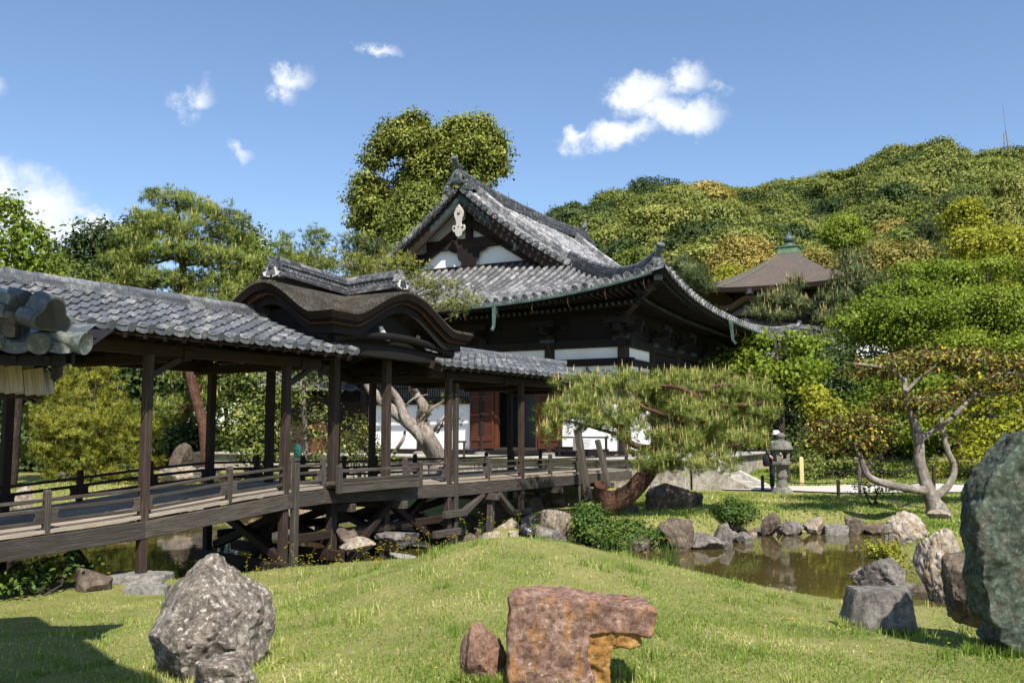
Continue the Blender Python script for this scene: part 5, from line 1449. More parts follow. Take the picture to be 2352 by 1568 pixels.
o_ = hw(1.6, -.75, HF); b = MB(6); b.beam(hw(1.95, -.8, HF + .14), hw(.85, -.8, HF + .14), .35, .26); b.beam(hw(2.0, -.8, HF + .29), hw(.8, -.8, HF + .29), .42, .03)
for t in (1.9, .9): b.beam(hw(t, -.98, HF + .01), hw(t, -.98, HF + .27), .06, .04, up=HU)
tag(b.build('offertory_box', M['wood_black'], base=o_, bevel=.008), 'low black wooden box behind the barrier at the white wall', 'box')
# little stand left of the door
sp = at(1056, 1053, 28.6); SW = thing('trestle', 'small wooden trestle stand at the white wall left of the door', 'trestle', sp)
b = MB(1); b.beam(sp + HV * .22 + UPZ * .52, sp - HV * .22 + UPZ * .52, .07, .06); b.build('top', M['wood_post'], SW)
for s_ in (-1, 1):
    b = MB(2); b.beam(sp + HV * .15 * s_, sp + HV * .15 * s_ + UPZ * .5, .05, .05, up=HU); b.beam(sp + HV * .15 * s_ - HU * .16 + UPZ * .03, sp + HV * .15 * s_ + HU * .16 + UPZ * .03, .06, .06); b.build('leg', M['wood_post'], SW)
b = MB(3); b.beam(sp + HV * .15 + UPZ * .26, sp - HV * .15 + UPZ * .26, .04, .05); b.build('stretcher', M['wood_post'], SW)
# floodlight
fp = at(1222, 1246, 16.4); fp.z = g1(fp.x, fp.y)
FL = thing('floodlight', 'black round garden floodlight tilted up in front of the grey boulder', 'floodlight', fp)
hc = at(1212, 1222, 16.4); ax = Vector((-.75, .35, .35)).normalized()
b = MB(1); b.lathe(hc - ax * .14, [(.03, 0), (.085, .02), (.115, .08), (.12, .20), (.135, .21), (.135, .25), (.12, .26), (.01, .25)], 18, axis=ax)
for k_ in range(4): b.lathe(hc - ax * (.10 - k_ * .045), [(.125, 0), (.132, .006), (.125, .012)], 18, axis=ax)
b.build('lamp_head', M['iron'], FL, smooth=40)
b = MB(2); b.tube([hc - UPZ * .02, hc - UPZ * .14 + Vector((.04, 0, 0)), Vector((hc.x + .06, hc.y, fp.z - .05))], .035, 8); b.build('stem', M['iron'], FL)
b = MB(3); b.prism([(-.10, 0), (.10, 0), (.12, .13), (-.12, .13)], hc + ax * .10, ax.cross(UPZ).normalized(), ax, UPZ, .012); b.build('visor', M['iron'], FL)

# ------------------------------------------------------------------ small gate at the left edge
def P6(X, Y, d=6.5): return at(X, Y, d)
GT = thing('garden_gate', 'tile-capped little gate roof with cloud-shaped end tile at the left edge', 'gate', (-4.6, 7.2, -1.8))
def Z2(zx, zy, d=6.4): return at(zx / 5.227 * .9408, (zy / 5.227 + 680) * .9408, d)
e1 = Vector((.985, .17, 0)).normalized(); e2 = Vector((-e1.y, e1.x, 0))
EO = Z2(530, 830, 6.4)
def gp_(a, d, z): return EO + e1 * a + e2 * d + UPZ * z
b = MB(1)
for k_ in range(0, 4):
    a0 = -.31 * k_
    b.cyl(gp_(a0, -.05, 0), gp_(a0, .5, .2), .072, .072, 18)
    b.lathe(gp_(a0, -.05, 0), [(.078, .03), (.080, -.02), (.074, -.028), (.01, -.028)], 22, axis=(e2 + UPZ * .38))
    us = frange(0, 1, 8)
    hi = [gp_(a0 - .26 + u * .21, -.03, .035 - .035 * math.sin(math.pi * u)) for u in us]; lo = [gp_(a0 - .26 + u * .21, -.03, -.045 - .03 * math.sin(math.pi * u)) for u in us]
    b.grid([lo, hi]); b.grid([hi, [gp_(a0 - .26 + u * .21, .6, .26 - .035 * math.sin(math.pi * u)) for u in us]])
us = frange(0, 1, 8)
hi = [gp_(.06 + u * .17, -.03, .03 - .03 * math.sin(math.pi * u)) for u in us]; lo = [gp_(.06 + u * .17, -.03, -.055 - .015 * math.sin(math.pi * u)) for u in us]
b.grid([lo, hi]); b.grid([hi, [gp_(.06 + u * .17, .5, .2) for u in us]])
b.build('eave_tiles', M['tile_oni'], GT, smooth=40)
b = MB(2); v0 = Z2(600, 690, 6.46); v1 = Z2(1080, 850, 6.40); vd = (v1 - v0).normalized()
b.tube([v0, v0.lerp(v1, .72)], [.042, .045], 16); b.lathe(v0.lerp(v1, .70), [(.045, 0), (.072, .03), (.082, .085), (.078, .10), (.062, .092), (.01, .09)], 22, axis=(vd + Vector((.25, 0, .1))))
b.build('verge_tile', M['tile_oni'], GT, smooth=40)
axr = Vector((.84, -.42, -.26)).normalized(); upr = (UPZ - axr * axr.z).normalized(); sdr = upr.cross(axr).normalized()
OC = Z2(690, 470, 6.35)
def cloud(rs, n=12):
    pts = []
    for (cx, cy, rr, a0, a1) in rs:
        for i in range(n + 1):
            a = a0 + (a1 - a0) * i / n; pts.append((cx + rr * math.cos(a), cy + rr * math.sin(a)))
    return pts
sil = cloud([(-.085, -.055, .068, math.pi * 1.35, math.pi * .60), (0, .055, .082, math.pi * .98, math.pi * .02), (.085, -.055, .068, math.pi * .40, -math.pi * .35)])
b = MB(3); b.prism(sil, OC - axr * .19, sdr, upr, axr, .19); b.build('cloud_end_tile', M['tile_oni'], GT, smooth=40, bevel=.006)
b = MB(4); b.prism([(x * .84, y * .84) for x, y in sil], OC + axr * .001, sdr, upr, axr, .002); b.build('cloud_tile_shade', M['iron'], GT)  # black sheet on the solid end paints the shade inside an open tile
b = MB(5); c1 = Z2(500, 530, 6.28)
b.tube([c1 - axr * .17, c1], [.064, .066], 20); b.build('round_tile', M['tile_oni'], GT, smooth=40)
b = MB(5); b.lathe(c1 + axr * .0005, [(.054, 0), (.054, .002)], 18, axis=axr); b.build('round_tile_shade', M['iron'], GT)  # black disc laid over the closed end in place of a shaded bore
b = MB(6)
for zx, zy, h_, w_ in ((230, 280, .075, .16), (190, 395, .05, .20), (190, 470, .05, .22)):
    q = Z2(zx, zy, 6.42); b.beam(q - axr * 1.1, q + axr * .02, w_, h_)
q = Z2(330, 250, 6.42); b.tube([q - axr * .14, q], [.052, .056], 12)
b.build('ridge', M['tile_oni'], GT, smooth=40)
b = MB(16); q = Z2(60, 620, 6.5); b.beam(q - e1 * 1.0, q + e1 * .12, .3, .17); b.build('moss_bed', M['rock_brown'], GT)
b = MB(7)
b.grid([[gp_(-1.6, -.01, -.075), gp_(.26, -.01, -.075)], [gp_(-1.6, .9, .2), gp_(.26, .9, .2)]])
b.beam(gp_(-1.6, .05, -.115), gp_(.14, .05, -.115), .06, .07); b.beam(gp_(-1.6, .4, -.06), gp_(.10, .4, -.06), .08, .10)
k_ = -1.5
while k_ < .2: b.beam(gp_(k_, .0, -.11), gp_(k_, .9, .16), .04, .05); k_ += .22
b.build('rafters', M['wood_black'], GT)
b = MB(8); b.beam(Z2(700, 1130, 6.5), Z2(760, 1100, 7.2), .05, .17); b.build('barge_board', M['wood_dark'], GT)
b = MB(9)
for k_, (xa, ya, yb_) in enumerate(((-60, 1090, 1440), (30, 1110, 1450), (170, 1115, 1455), (310, 1120, 1465), (440, 1150, 1475), (560, 1195, 1480))):
    wd = .15 if k_ < 5 else .12; dd_ = 7.0 + .03 * (k_ % 2) + .001 * k_; b.beam(Z2(xa + 20, yb_, dd_), Z2(xa - 8, ya, dd_), wd, .024, up=(0, 1, 0))
b.build('side_boards', M['wood_pale'], GT)
b = MB(19); b.beam(Z2(-300, 1290, 7.09), Z2(560, 1325, 7.09), .02, .26); b.build('backing_board', M['wood_dark'], GT)
# unseen roof slab added off frame at the left to shade the lawn
b = MB(10)
A_, B_ = Vector((-3.75, 6.1, 2.9)), Vector((-1.05, 2.62, 2.9)); dn = Vector((-.69, -.72, 0)).normalized()
b.prism([(0, 0), ((B_ - A_).length, 0), ((B_ - A_).length, 2.4), (0, 2.4)], A_, (B_ - A_).normalized(), (dn + UPZ * .35).normalized(), UPZ, .12)
b.build('shadow_roof', M['tile_grey'], GT)

# ------------------------------------------------------------------ buildings in the distance
# brown outbuilding behind the garden on the left
ob = at(760, 1056, 33.5); OB = thing('wooden_outbuilding', 'dark brown boarded outbuilding behind the garden left of the hall', 'outbuilding', ob)
b = MB(1); p0 = at(640, 1056, 33.5); p1 = at(872, 1056, 34.6); d = (p1 - p0); d.z = 0; L_ = d.length; d.normalize(); nb = Vector((-d.y, d.x, 0))
b.beam(p0 + UPZ * 1.1 + nb * 1.5, p1 + UPZ * 1.1 + nb * 1.5, 3.0, 2.4); b.build('wall', M['wood_dark'], OB)
for k_ in range(5):
    q = p0 + d * (.3 + k_ * L_ / 5.2) - nb * .03; b = MB(k_); b.beam(q + UPZ * .1, q + UPZ * 2.0, .09, .07, up=nb); b.build('post', M['wood_black'], OB)
for k_ in (1, 2, 3):
    q = p0 + d * (.42 + k_ * L_ / 5.2) - nb * .025; b = MB(k_ + 9); b.beam(q + UPZ * .95 + d * .28, q + UPZ * .95 + d * .30 , .01, .01); b.prism([(0, .12), (.56, .12), (.56, 1.7), (0, 1.7)], q, d, UPZ, nb * -1, .02); b.build('door', M['wood_red'], OB)
b = MB(20)
for sg in (0, 1):
    rows = []
    e0_ = p0 - d * .8 - nb * 1.0 if sg == 0 else p0 - d * .8 + nb * 4.0; r0_ = p0 - d * .8 + nb * 1.5
    for i in range(15):
        for j in range(2): rows.append(None)
    rows = []
    nn_ = 26
    for i in range(nn_ + 1):
        off = d * ((L_ + 1.6) * i / nn_); zz = .06 * (i % 2)
        rows.append([e0_ + off + UPZ * (2.45 + zz), r0_ + off + UPZ * (3.7 + zz)])
    b.grid(rows)
b.build('roof', M['tile_dark'], OB)
b = MB(21); b.beam(p0 - d * 1.2 - nb * .6 - UPZ * .06, p1 - nb * .6 - UPZ * .06, 1.2, .14); b.build('stone_step', M['stone_step'], OB)
tp = at(681, 1050, 31.5); b = MB(1)
b.prism([(-.11, 0), (.12, 0), (.14, .26), (.09, .42), (-.10, .44), (-.12, .22)], tp, (1, 0, 0), UPZ, (0, 1, 0), .3)
tag(b.build('waste_bag', M['tarp'], base=tp, bevel=.05), 'teal plastic bag standing by the brown outbuilding', 'bag')
# mausoleum roof on the slope
mc = at(1815, 652, 66); MS = thing('mausoleum_hall', 'square hall with a brown pyramid bark roof and green copper finial on the slope', 'hall', (mc.x, mc.y, mc.z - 8))
mu, mv = HU, -HV
ez, hw_ = at(1770, 658, 62).z, 5.4
def mp(a, c, z): return Vector((mc.x, mc.y, 0)) + mv * a + mu * c + UPZ * z
top_h, tw = 2.95, .70
def mprof(t): return ez + top_h * (.62 * t + .38 * t * t)
rings = []
for i in range(15):
    t = i / 14; w_ = hw_ * (1 - t) + tw * t; ring = []
    for sgn in ((1, -1, 0), (1, 1, 1), (-1, 1, 0), (-1, -1, 1)): pass
    corners = [(-1, -1), (1, -1), (1, 1), (-1, 1), (-1, -1)]
    for (a, c), (a2, c2) in zip(corners, corners[1:]):
        for k_ in range(10):
            f_ = k_ / 10; x = a + (a2 - a) * f_; y = c + (c2 - c) * f_
            ring.append(mp(x * w_, y * w_, mprof(t) + .28 * (1 - t) ** 2 * (abs(2 * f_ - 1) ** 3)))
    ring.append(ring[0]); rings.append(ring)
b = MB(1); b.grid(rings); b.build('bark_roof', M['far_bark'], MS, smooth=30)
b = MB(2); lo = [p - UPZ * .32 for p in rings[0]]; b.grid([lo, rings[0]]); cc = [mp(0, 0, ez - .15)] * len(lo); b.grid([[p.lerp(mp(0, 0, ez - .1), .3) for p in lo], lo]); b.build('eave_edge', M['bark_edge'], MS)
b = MB(3); z0 = ez + top_h
b.beam(mp(-.72, 0, z0 + .25), mp(.72, 0, z0 + .25), 1.44, .48); b.beam(mp(-.80, 0, z0 + .52), mp(.80, 0, z0 + .52), 1.6, .06); b.build('finial_base', M['copper_olive'], MS)
b = MB(4); b.lathe(mp(0, 0, z0 + .54), [(.46, 0), (.50, .07), (.44, .22), (.26, .31), (.22, .36), (.35, .43), (.41, .56), (.37, .73), (.19, .9), (.06, 1.02), (.03, 1.2), (.005, 1.22)], 18); b.build('finial', M['copper'], MS, smooth=40)
b = MB(5); b.beam(mp(-3.2, 0, ez - 1.6), mp(3.2, 0, ez - 1.6), 6.4, 2.9); b.build('wall', M['wood_black'], MS)
b = MB(6); b.tube([rings[i][2] * .5 + rings[i][1] * .5 + UPZ * .06 for i in range(15)], .03, 5); b.build('lightning_cable', M['copper_olive'], MS)
for k_ in range(5):
    b = MB(7 + k_); b.beam(mp(-3.1 + 1.55 * k_, -3.26, ez - 3), mp(-3.1 + 1.55 * k_, -3.26, ez - .3), .25, .12, up=mu); b.build('column', M['wood_dark'], MS)
# undulating porch gable in front of it
b = MB(20); pg = [mp(-3.2 + .0, -5.2, 0)]
gc = at(1722, 690, 58)
rowA = []; rowB = []; rowC = []
for i in range(25):
    t = -1 + i / 12; z = .62 * kprof(t)
    q = gc + mv * (t * 1.9) + UPZ * (z - .25); rowA.append(q); rowB.append(q + mu * 4); rowC.append(q - UPZ * .22)
b.grid([rowA, rowB]); b.build('porch_roof', M['far_bark'], MS, smooth=40)
b = MB(21); b.grid([rowC, rowA]); b.build('porch_roof_edge', M['bark_edge'], MS)
b = MB(22); b.grid([[p + mu * .3 - UPZ * .1 for p in rowC], [Vector((p.x, p.y, gc.z - .9)) + mu * .3 for p in rowC]]); b.build('porch_gable', M['wood_black'], MS)
oni('porch_ornament', gc + UPZ * .42, -mu, UPZ, .34, MS, M['tile_dark'], 4)
# white garden wall with tiled coping below it
w0, w1 = at(1700, 745, 54), at(2110, 800, 58)
GWL = thing('garden_wall', 'white plaster garden wall with a grey tile coping under the maples', 'wall', (w0.x, w0.y, w0.z - 1.5))
b = MB(1); d = (w1 - w0); b.beam(w0 - UPZ * .9, w1 - UPZ * .5, .3, 1.9); b.build('wall', M['plaster'], GWL)
b = MB(2); b.beam(w0 + UPZ * .12, w1 + UPZ * .52, .9, .12); b.beam(w0 + UPZ * .26, w1 + UPZ * .66, .5, .16); b.build('coping', M['tile_grey'], GWL)
# radio mast on the hill
ma, mb_ = at(2328, 420, 262), at(2310, 300, 262); mt_ = at(2303, 236, 262)
MA = thing('radio_mast', 'thin pale radio mast rising from the wooded hilltop at the right', 'mast', ma - UPZ * 6)
b = MB(1); b.tube([ma - UPZ * 6, ma, mb_], [.24, .22, .16], 8); b.build('mast_pole', M['stone_grey'], MA)
b = MB(2); b.tube([mb_, mt_], [.09, .05], 6); b.build('whip_aerial', M['stone_grey'], MA)
b = MB(3)
for q, (dx) in ((ma.lerp(mb_, .5), 1), (ma.lerp(mb_, .8), -1)): b.beam(q - Vector((1.0, 0, 0)), q + Vector((1.0, 0, 0)), .15, .15); b.tube([q + Vector((dx * .9, 0, -2)), q + Vector((dx * .9, 0, 2.4))], .12, 6)
b.build('aerial_arm', M['stone_grey'], MA)
# ------------------------------------------------------------------ foliage builders
def rsphere(rg, n): return nrm(rg.normal(size=(n, 3)))
def leaf_quads(rg, P, size, up=.5, aspect=.55, flat=0.0, D=None):
    n = len(P); nn = rsphere(rg, n)
    if D is None: nn[:, 2] = np.abs(nn[:, 2]) * (1 + flat) + up
    else: nn = nn * .75 + D * .95 + np.array([0, 0, up * .7])
    nn = nrm(nn)
    t = rsphere(rg, n); t = nrm(t - nn * (t * nn).sum(-1, keepdims=True)); bb_ = np.cross(nn, t)
    s = size * rg.uniform(.65, 1.35, (n, 1))
    a = t * s * .5; c = bb_ * s * .5 * aspect
    V = np.stack([P - a, P - c + nn * s * .06, P + a, P + c + nn * s * .06], 1).reshape(-1, 3)
    return V, np.arange(n * 4).reshape(n, 4)
def needle_tufts(rg, P, D, k, L, w):
    n = len(P); d = rsphere(rg, n * k).reshape(n, k, 3) * .85 + D[:, None, :] * .75; d = nrm(d)
    L_ = L * rg.uniform(.7, 1.2, (n, k, 1))
    s = rsphere(rg, n * k).reshape(n, k, 3); s = nrm(np.cross(d, s)) * w
    b = P[:, None, :] + d * L_ * .08
    V = np.stack([b - s, b + s, b + d * L_], 2).reshape(-1, 3)
    return V, np.arange(n * k * 3).reshape(-1, 3)
def clusters(rg, blobs, dens, inner=.45):
    """cluster centres spread over the blobs (outer part favoured); blobs: (centre, radii)"""
    C = []; N_ = []
    for c, r in blobs:
        c = np.array(c); r = np.array(r)
        area = (r[0] * r[1] * r[2]) ** (2 / 3) * 12
        n = max(3, int(area * dens)); d = rsphere(rg, n)
        u = (inner + (1 - inner) * rg.uniform(0, 1, (n, 1)) ** .6)
        wob = 1 + .22 * fbm(d * 1.7 + c * .37, 2, 7)[:, None]
        C.append(c + d * r * u * wob); N_.append(d)
    return np.concatenate(C), np.concatenate(N_)
def limb_path(rg, a, c, n=4, wig=.10, sag=.0):
    a = Vector(a); c = Vector(c); L = (c - a).length; out = [a]
    for i in range(1, n):
        t = i / n; j = Vector(rg.normal(size=3)) * L * wig * .5
        out.append(a.lerp(c, t) + j + Vector((0, 0, -sag * L * t * (1 - t) * 2)))
    out.append(c); return out
def blob_px(X, Y, rx, ry, depth, rd=None, dd=0):
    p = at(X, Y, depth + dd); k = (depth + dd) / FPX
    return (tuple(p), (rx * k, (rd if rd else (rx + ry) * .5 * k), ry * k))
def tree(name, label, cat, blobs, leafmat, trunk=None, barkmat='bark_dark', seed=1, kind='broad', size=.12, dens=6, per=14, rc=.28, up=.5, group=None, base=None, limbs=True, limb_r=.05, aspect=.55, candles=0, inner=.45, flat=.6, nl=14, nlen=.13, nw=.006, twigs=1):
    rg = np.random.RandomState(seed)
    cs = np.array([b_[0] for b_ in blobs])
    if trunk is None:
        c = cs.mean(0); gb = g1(c[0], c[1]); base = Vector((c[0], c[1], gb if base is None else base))
        h = max(b_[0][2] for b_ in blobs) - base.z
        trunk = ([tuple(base - UPZ * .1), (c[0] + .1, c[1], base.z + h * .35), (c[0] - .08, c[1] + .1, base.z + h * .65), (c[0], c[1], base.z + h * .92)], [max(.05, h * .032), max(.04, h * .026), h * .017, .02])
    pts, rad = trunk
    root = thing(name, label, cat, pts[0], group)
    b = MB(seed)
    b.tube([Vector(p) for p in pts], list(rad), 10, smooth=4, lump=.05)
    PP, RR = catmull([Vector(p) for p in pts], list(rad), 6)
    if limbs:
        for c, r in blobs:
            c = Vector(c); best = None
            lo = min(p.z for p in PP)
            for q, rr in zip(PP, RR):
                d = (q - c).length + max(0, q.z - c.z) * 1.2
                if best is None or d < best[0]: best = (d, q, rr)
            a = best[1]; r0 = min(best[2] * .6, limb_r)
            path = limb_path(rg, a, c, 4, .14); b.tube(path, [r0, r0 * .8, r0 * .6, r0 * .45, r0 * .25], 6, smooth=3)
            for k in range(3 * twigs):
                e = c + Vector(nrm(rg.normal(size=3)) * np.array(r) * .75); s0 = path[rg.randint(1, 5)]
                b.tube(limb_path(rg, s0, e, 3, .16), [r0 * .38, r0 * .3, r0 * .2, r0 * .1], 5)
    b.build('trunk', M[barkmat], root, smooth=60)
    C, D = clusters(rg, blobs, dens, inner)
    n = len(C); tint = rg.uniform(0, 1, n)
    if kind == 'needle':
        Dv = nrm(D * .5 + np.array([0, 0, .75]) + rg.normal(size=(n, 3)) * .35)
        # several shoots per cluster
        P = np.repeat(C, per, 0) + rg.normal(size=(n * per, 3)) * np.array([rc, rc, rc * .45]); Dp = np.repeat(Dv, per, 0) + rg.normal(size=(n * per, 3)) * .3
        Dp = nrm(Dp); T = np.repeat(tint, per) * .65 + rg.uniform(0, .35, n * per)
        V, F = needle_tufts(rg, P, Dp, nl, nlen, nw)
        NN = np.repeat(nrm(np.repeat(D * .75 + np.array([0, 0, .55]), per, 0) + Dp * .35), nl, 0); NN = nrm(NN + rg.normal(size=NN.shape) * .3)
        V3 = V.reshape(-1, 3, 3); gn = np.cross(V3[:, 1] - V3[:, 0], V3[:, 2] - V3[:, 0]); fl = (gn * NN).sum(-1) < 0
        V3[fl] = V3[fl][:, [1, 0, 2]]; V = V3.reshape(-1, 3)
        mesh_np('needles', V, F, np.repeat(T, nl * 3), M[leafmat], root, N=np.repeat(NN, 3, 0))
        if candles:
            m = rg.rand(len(P)) < candles; q = P[m]; kk = len(q); L = rg.uniform(.10, .19, (kk, 1)) * (nlen / .13)
            dv = nrm(np.array([0, 0, 1.0]) + rg.normal(size=(kk, 3)) * .10); s = nrm(np.cross(dv, rsphere(rg, kk))) * .013 * (nlen / .13); s2 = np.cross(dv, s)
            q = q + dv * nlen * .35
            Vc = np.stack([q - s, q + s, q + dv * L, q - s2, q + s2, q + dv * L], 1).reshape(-1, 3)
            mesh_np('shoots', Vc, np.arange(len(Vc)).reshape(-1, 3), np.repeat(rg.rand(kk), 6), M['candle'], root)
    else:
        P = np.repeat(C, per, 0) + rg.normal(size=(n * per, 3)) * np.array([rc, rc, rc * (.45 if kind == 'maple' else .6)])
        T = np.clip(np.repeat(tint, per) * .6 + rg.uniform(.05, .32, n * per), 0, 1) if leafmat != 'lf_persim' else rg.rand(n * per)
        V, F = leaf_quads(rg, P, size, up if kind != 'maple' else .5, aspect if kind != 'maple' else .8, flat, np.repeat(D, per, 0))
        NN = nrm(np.repeat(D * .8 + np.array([0, 0, .45]), per, 0) + rg.normal(size=(n * per, 3)) * .38)
        mesh_np('crown', V, F, np.repeat(T, 4), M[leafmat], root, N=np.repeat(NN, 4, 0))
    return root
def shrub(name, label, blobs, mat, seed, size=.06, dens=22, per=12, rc=.10, cat='shrub', group=None, inner=.6, base=None, up=.4):
    rg = np.random.RandomState(seed); c0 = np.array([b_[0] for b_ in blobs]).mean(0)
    zb = g1(c0[0], c0[1]) if base is None else base
    lowest = min(b_[0][2] - b_[1][2] for b_ in blobs)
    root = thing(name, label, cat, (c0[0], c0[1], min(zb, lowest)), group)
    b = MB(seed)
    for c, r in blobs:
        for k in range(3):
            e = Vector(c) + Vector(nrm(rg.normal(size=3)) * np.array(r) * .6)
            b.tube(limb_path(rg, (c0[0] + rg.normal() * .06, c0[1] + rg.normal() * .06, min(zb, lowest + .05)), e, 3, .12), [.022, .017, .012, .006], 5)
    b.build('stem', M['bark_dark'], root)
    C, D = clusters(rg, blobs, dens, inner); n = len(C)
    P = np.repeat(C, per, 0) + rg.normal(size=(n * per, 3)) * rc; T = np.clip(np.repeat(rg.rand(n), per) * .6 + rg.uniform(0, .4, n * per), 0, 1)
    V, F = leaf_quads(rg, P, size, up, D=np.repeat(D, per, 0)); mesh_np('foliage', V, F, np.repeat(T, 4), M[mat], root, N=np.repeat(nrm(np.repeat(D * .8 + np.array([0, 0, .45]), per, 0) + rg.normal(size=(n * per, 3)) * .38), 4, 0))
    return root

# ------------------------------------------------------------------ pond pine in front of the hall
B = lambda *a, **k: blob_px(*a, **k)
tp_ = [at(1388, 1172, 19.6), at(1386, 1158, 19.6), at(1440, 1138, 19.5), at(1500, 1070, 19.5), at(1545, 1015, 19.6), at(1585, 950, 19.8), at(1610, 900, 20)]
tree('pond_pine', 'spreading red-barked pine leaning over the pond bank, thick with pale candles', 'pine tree',
     [B(1345, 895, 88, 34, 19.6), B(1440, 890, 92, 36, 19.9), B(1540, 882, 95, 38, 20.2), B(1640, 888, 95, 38, 20.1), B(1725, 912, 62, 40, 20), B(1300, 940, 58, 36, 19.2), B(1265, 985, 28, 30, 18.9), B(1400, 945, 85, 36, 19.0), B(1500, 945, 85, 38, 20.6),
      B(1605, 950, 88, 40, 19.3), B(1700, 965, 72, 42, 20.2), B(1750, 940, 40, 30, 20.2), B(1560, 1012, 80, 30, 18.9), B(1650, 1010, 85, 36, 19.8), B(1720, 1010, 52, 30, 19.9), B(1450, 990, 46, 22, 18.9), B(1500, 1058, 60, 26, 18.8), B(1580, 1062, 70, 28, 18.9), B(1660, 1060, 40, 24, 19.2), B(1350, 975, 50, 20, 19)],
     'nd_pine', (tp_, [.24, .24, .21, .17, .14, .10, .06]), 'bark_red', 3, 'needle', dens=24, per=4, rc=.10, candles=.42, nl=26, nlen=.13, nw=.0036, inner=.35, limbs=False)
b = MB(4); st0 = at(1388, 1150, 19.5); b.tube([st0, at(1377, 1125, 19.4), at(1380, 1112, 19.3)], [.17, .15, .13], 10, lump=.08); b.tube([at(1420, 1150, 19.4), at(1424, 1122, 19.3)], [.09, .075], 9, lump=.05)
b.build('pruned_stub', M['bark_red'], bpy.data.objects['pond_pine'], smooth=60)
b = MB(14); rgp = np.random.RandomState(2)
for path, r in (([(1535, 1030), (1480, 1028), (1445, 1015), (1425, 985), (1395, 955), (1340, 940), (1285, 960)], .085), ([(1440, 1005), (1400, 992), (1350, 978), (1300, 965)], .045), ([(1425, 985), (1430, 940), (1400, 905), (1350, 890)], .05), ([(1585, 950), (1640, 935), (1700, 930), (1750, 925)], .075), ([(1545, 1015), (1590, 1030), (1650, 1030), (1710, 1015)], .06),
                ([(1600, 910), (1560, 890), (1500, 885)], .05), ([(1570, 970), (1520, 950), (1470, 930), (1450, 890)], .06), ([(1610, 900), (1650, 885), (1690, 885)], .045), ([(1500, 1070), (1545, 1060), (1600, 1062)], .04)):
    ps = [at(x, y, 19.7 + rgp.uniform(-.3, .3)) for x, y in path]; b.tube(ps, [r * (1 - .65 * i / len(ps)) for i in range(len(ps))], 8, smooth=3, lump=.06)
b.build('limbs', M['bark_red'], bpy.data.objects['pond_pine'], smooth=60)

# ------------------------------------------------------------------ pale-trunked tree on the right bank
T0 = at(2155, 1180, 20.9); T0.z = g1(T0.x, T0.y) + .02
tk = [T0 + Vector((.10, 0, -.45)), T0, at(2142, 1150, 20.9), at(2125, 1105, 20.9), at(2112, 1060, 20.9), at(2110, 1010, 20.9), at(2098, 965, 20.9), at(2085, 925, 20.9), at(2078, 880, 21), at(2090, 850, 21.2)]
tree('pale_trunk_tree', 'low old tree with smooth pale trunk and russet, yellow and green leaves on the bank', 'tree',
     [B(1900, 985, 55, 26, 20.6), B(1955, 975, 62, 34, 20.9), B(2010, 985, 45, 34, 21), B(1985, 1020, 60, 26, 20.6), B(1900, 1020, 40, 18, 20.4), B(2060, 925, 65, 24, 21.2), B(2130, 925, 70, 26, 20.6), B(2060, 840, 85, 28, 21.2), B(1985, 850, 55, 18, 21.4), B(2150, 825, 90, 28, 21.5),
      B(2240, 830, 85, 30, 21.4), B(2320, 840, 60, 26, 21), B(2290, 880, 80, 22, 20.8), B(2200, 905, 60, 20, 21.4), B(2360, 880, 60, 24, 21)],
     'lf_persim', (tk, [.36, .26, .175, .14, .125, .12, .095, .07, .05, .03]), 'bark_white', 8, 'broad', size=.105, dens=46, per=8, rc=.13, limbs=False, aspect=.5, inner=.1)
PT = bpy.data.objects['pale_trunk_tree']; rg_ = np.random.RandomState(5)
b = MB(5)
L1 = [at(2135, 1128, 20.9), at(2090, 1122, 20.7), at(2040, 1112, 20.5), at(2000, 1098, 20.5), at(1985, 1075, 20.5), at(1975, 1045, 20.5), at(1950, 1010, 20.5)]
b.tube(L1, [.11, .095, .085, .08, .07, .055, .03], 10, smooth=4, lump=.06)
L2 = [at(2150, 1140, 20.9), at(2180, 1112, 21.1), at(2192, 1075, 21.2), at(2175, 1030, 21.2), at(2163, 980, 21.3), at(2160, 955, 21.3)]
b.tube(L2, [.09, .08, .075, .068, .06, .04], 10, smooth=4, lump=.06)
for path, r in (([(2112, 1010), (2140, 990), (2180, 965), (2210, 940)], .085), ([(2098, 960), (2080, 930), (2078, 880), (2050, 850), (2000, 840), (1960, 835)], .06), ([(2080, 900), (2110, 870), (2150, 840)], .05),
                ([(2190, 955), (2240, 905), (2290, 860), (2350, 858)], .055), ([(2235, 905), (2280, 903), (2340, 900)], .045), ([(2235, 905), (2215, 880), (2190, 862)], .03), ([(1985, 1075), (2005, 1060), (2012, 1045)], .04), ([(1950, 1010), (1905, 990), (1870, 985)], .03), ([(2085, 925), (2120, 912), (2190, 915)], .03)):
    ps = [at(x, y, 20.9 + rg_.uniform(-.25, .25)) for x, y in path]
    b.tube(ps, [r * (1 - .7 * i / len(ps)) for i in range(len(ps))], 8, smooth=3, lump=.05)
b.build('limbs', M['bark_white'], PT, smooth=60)

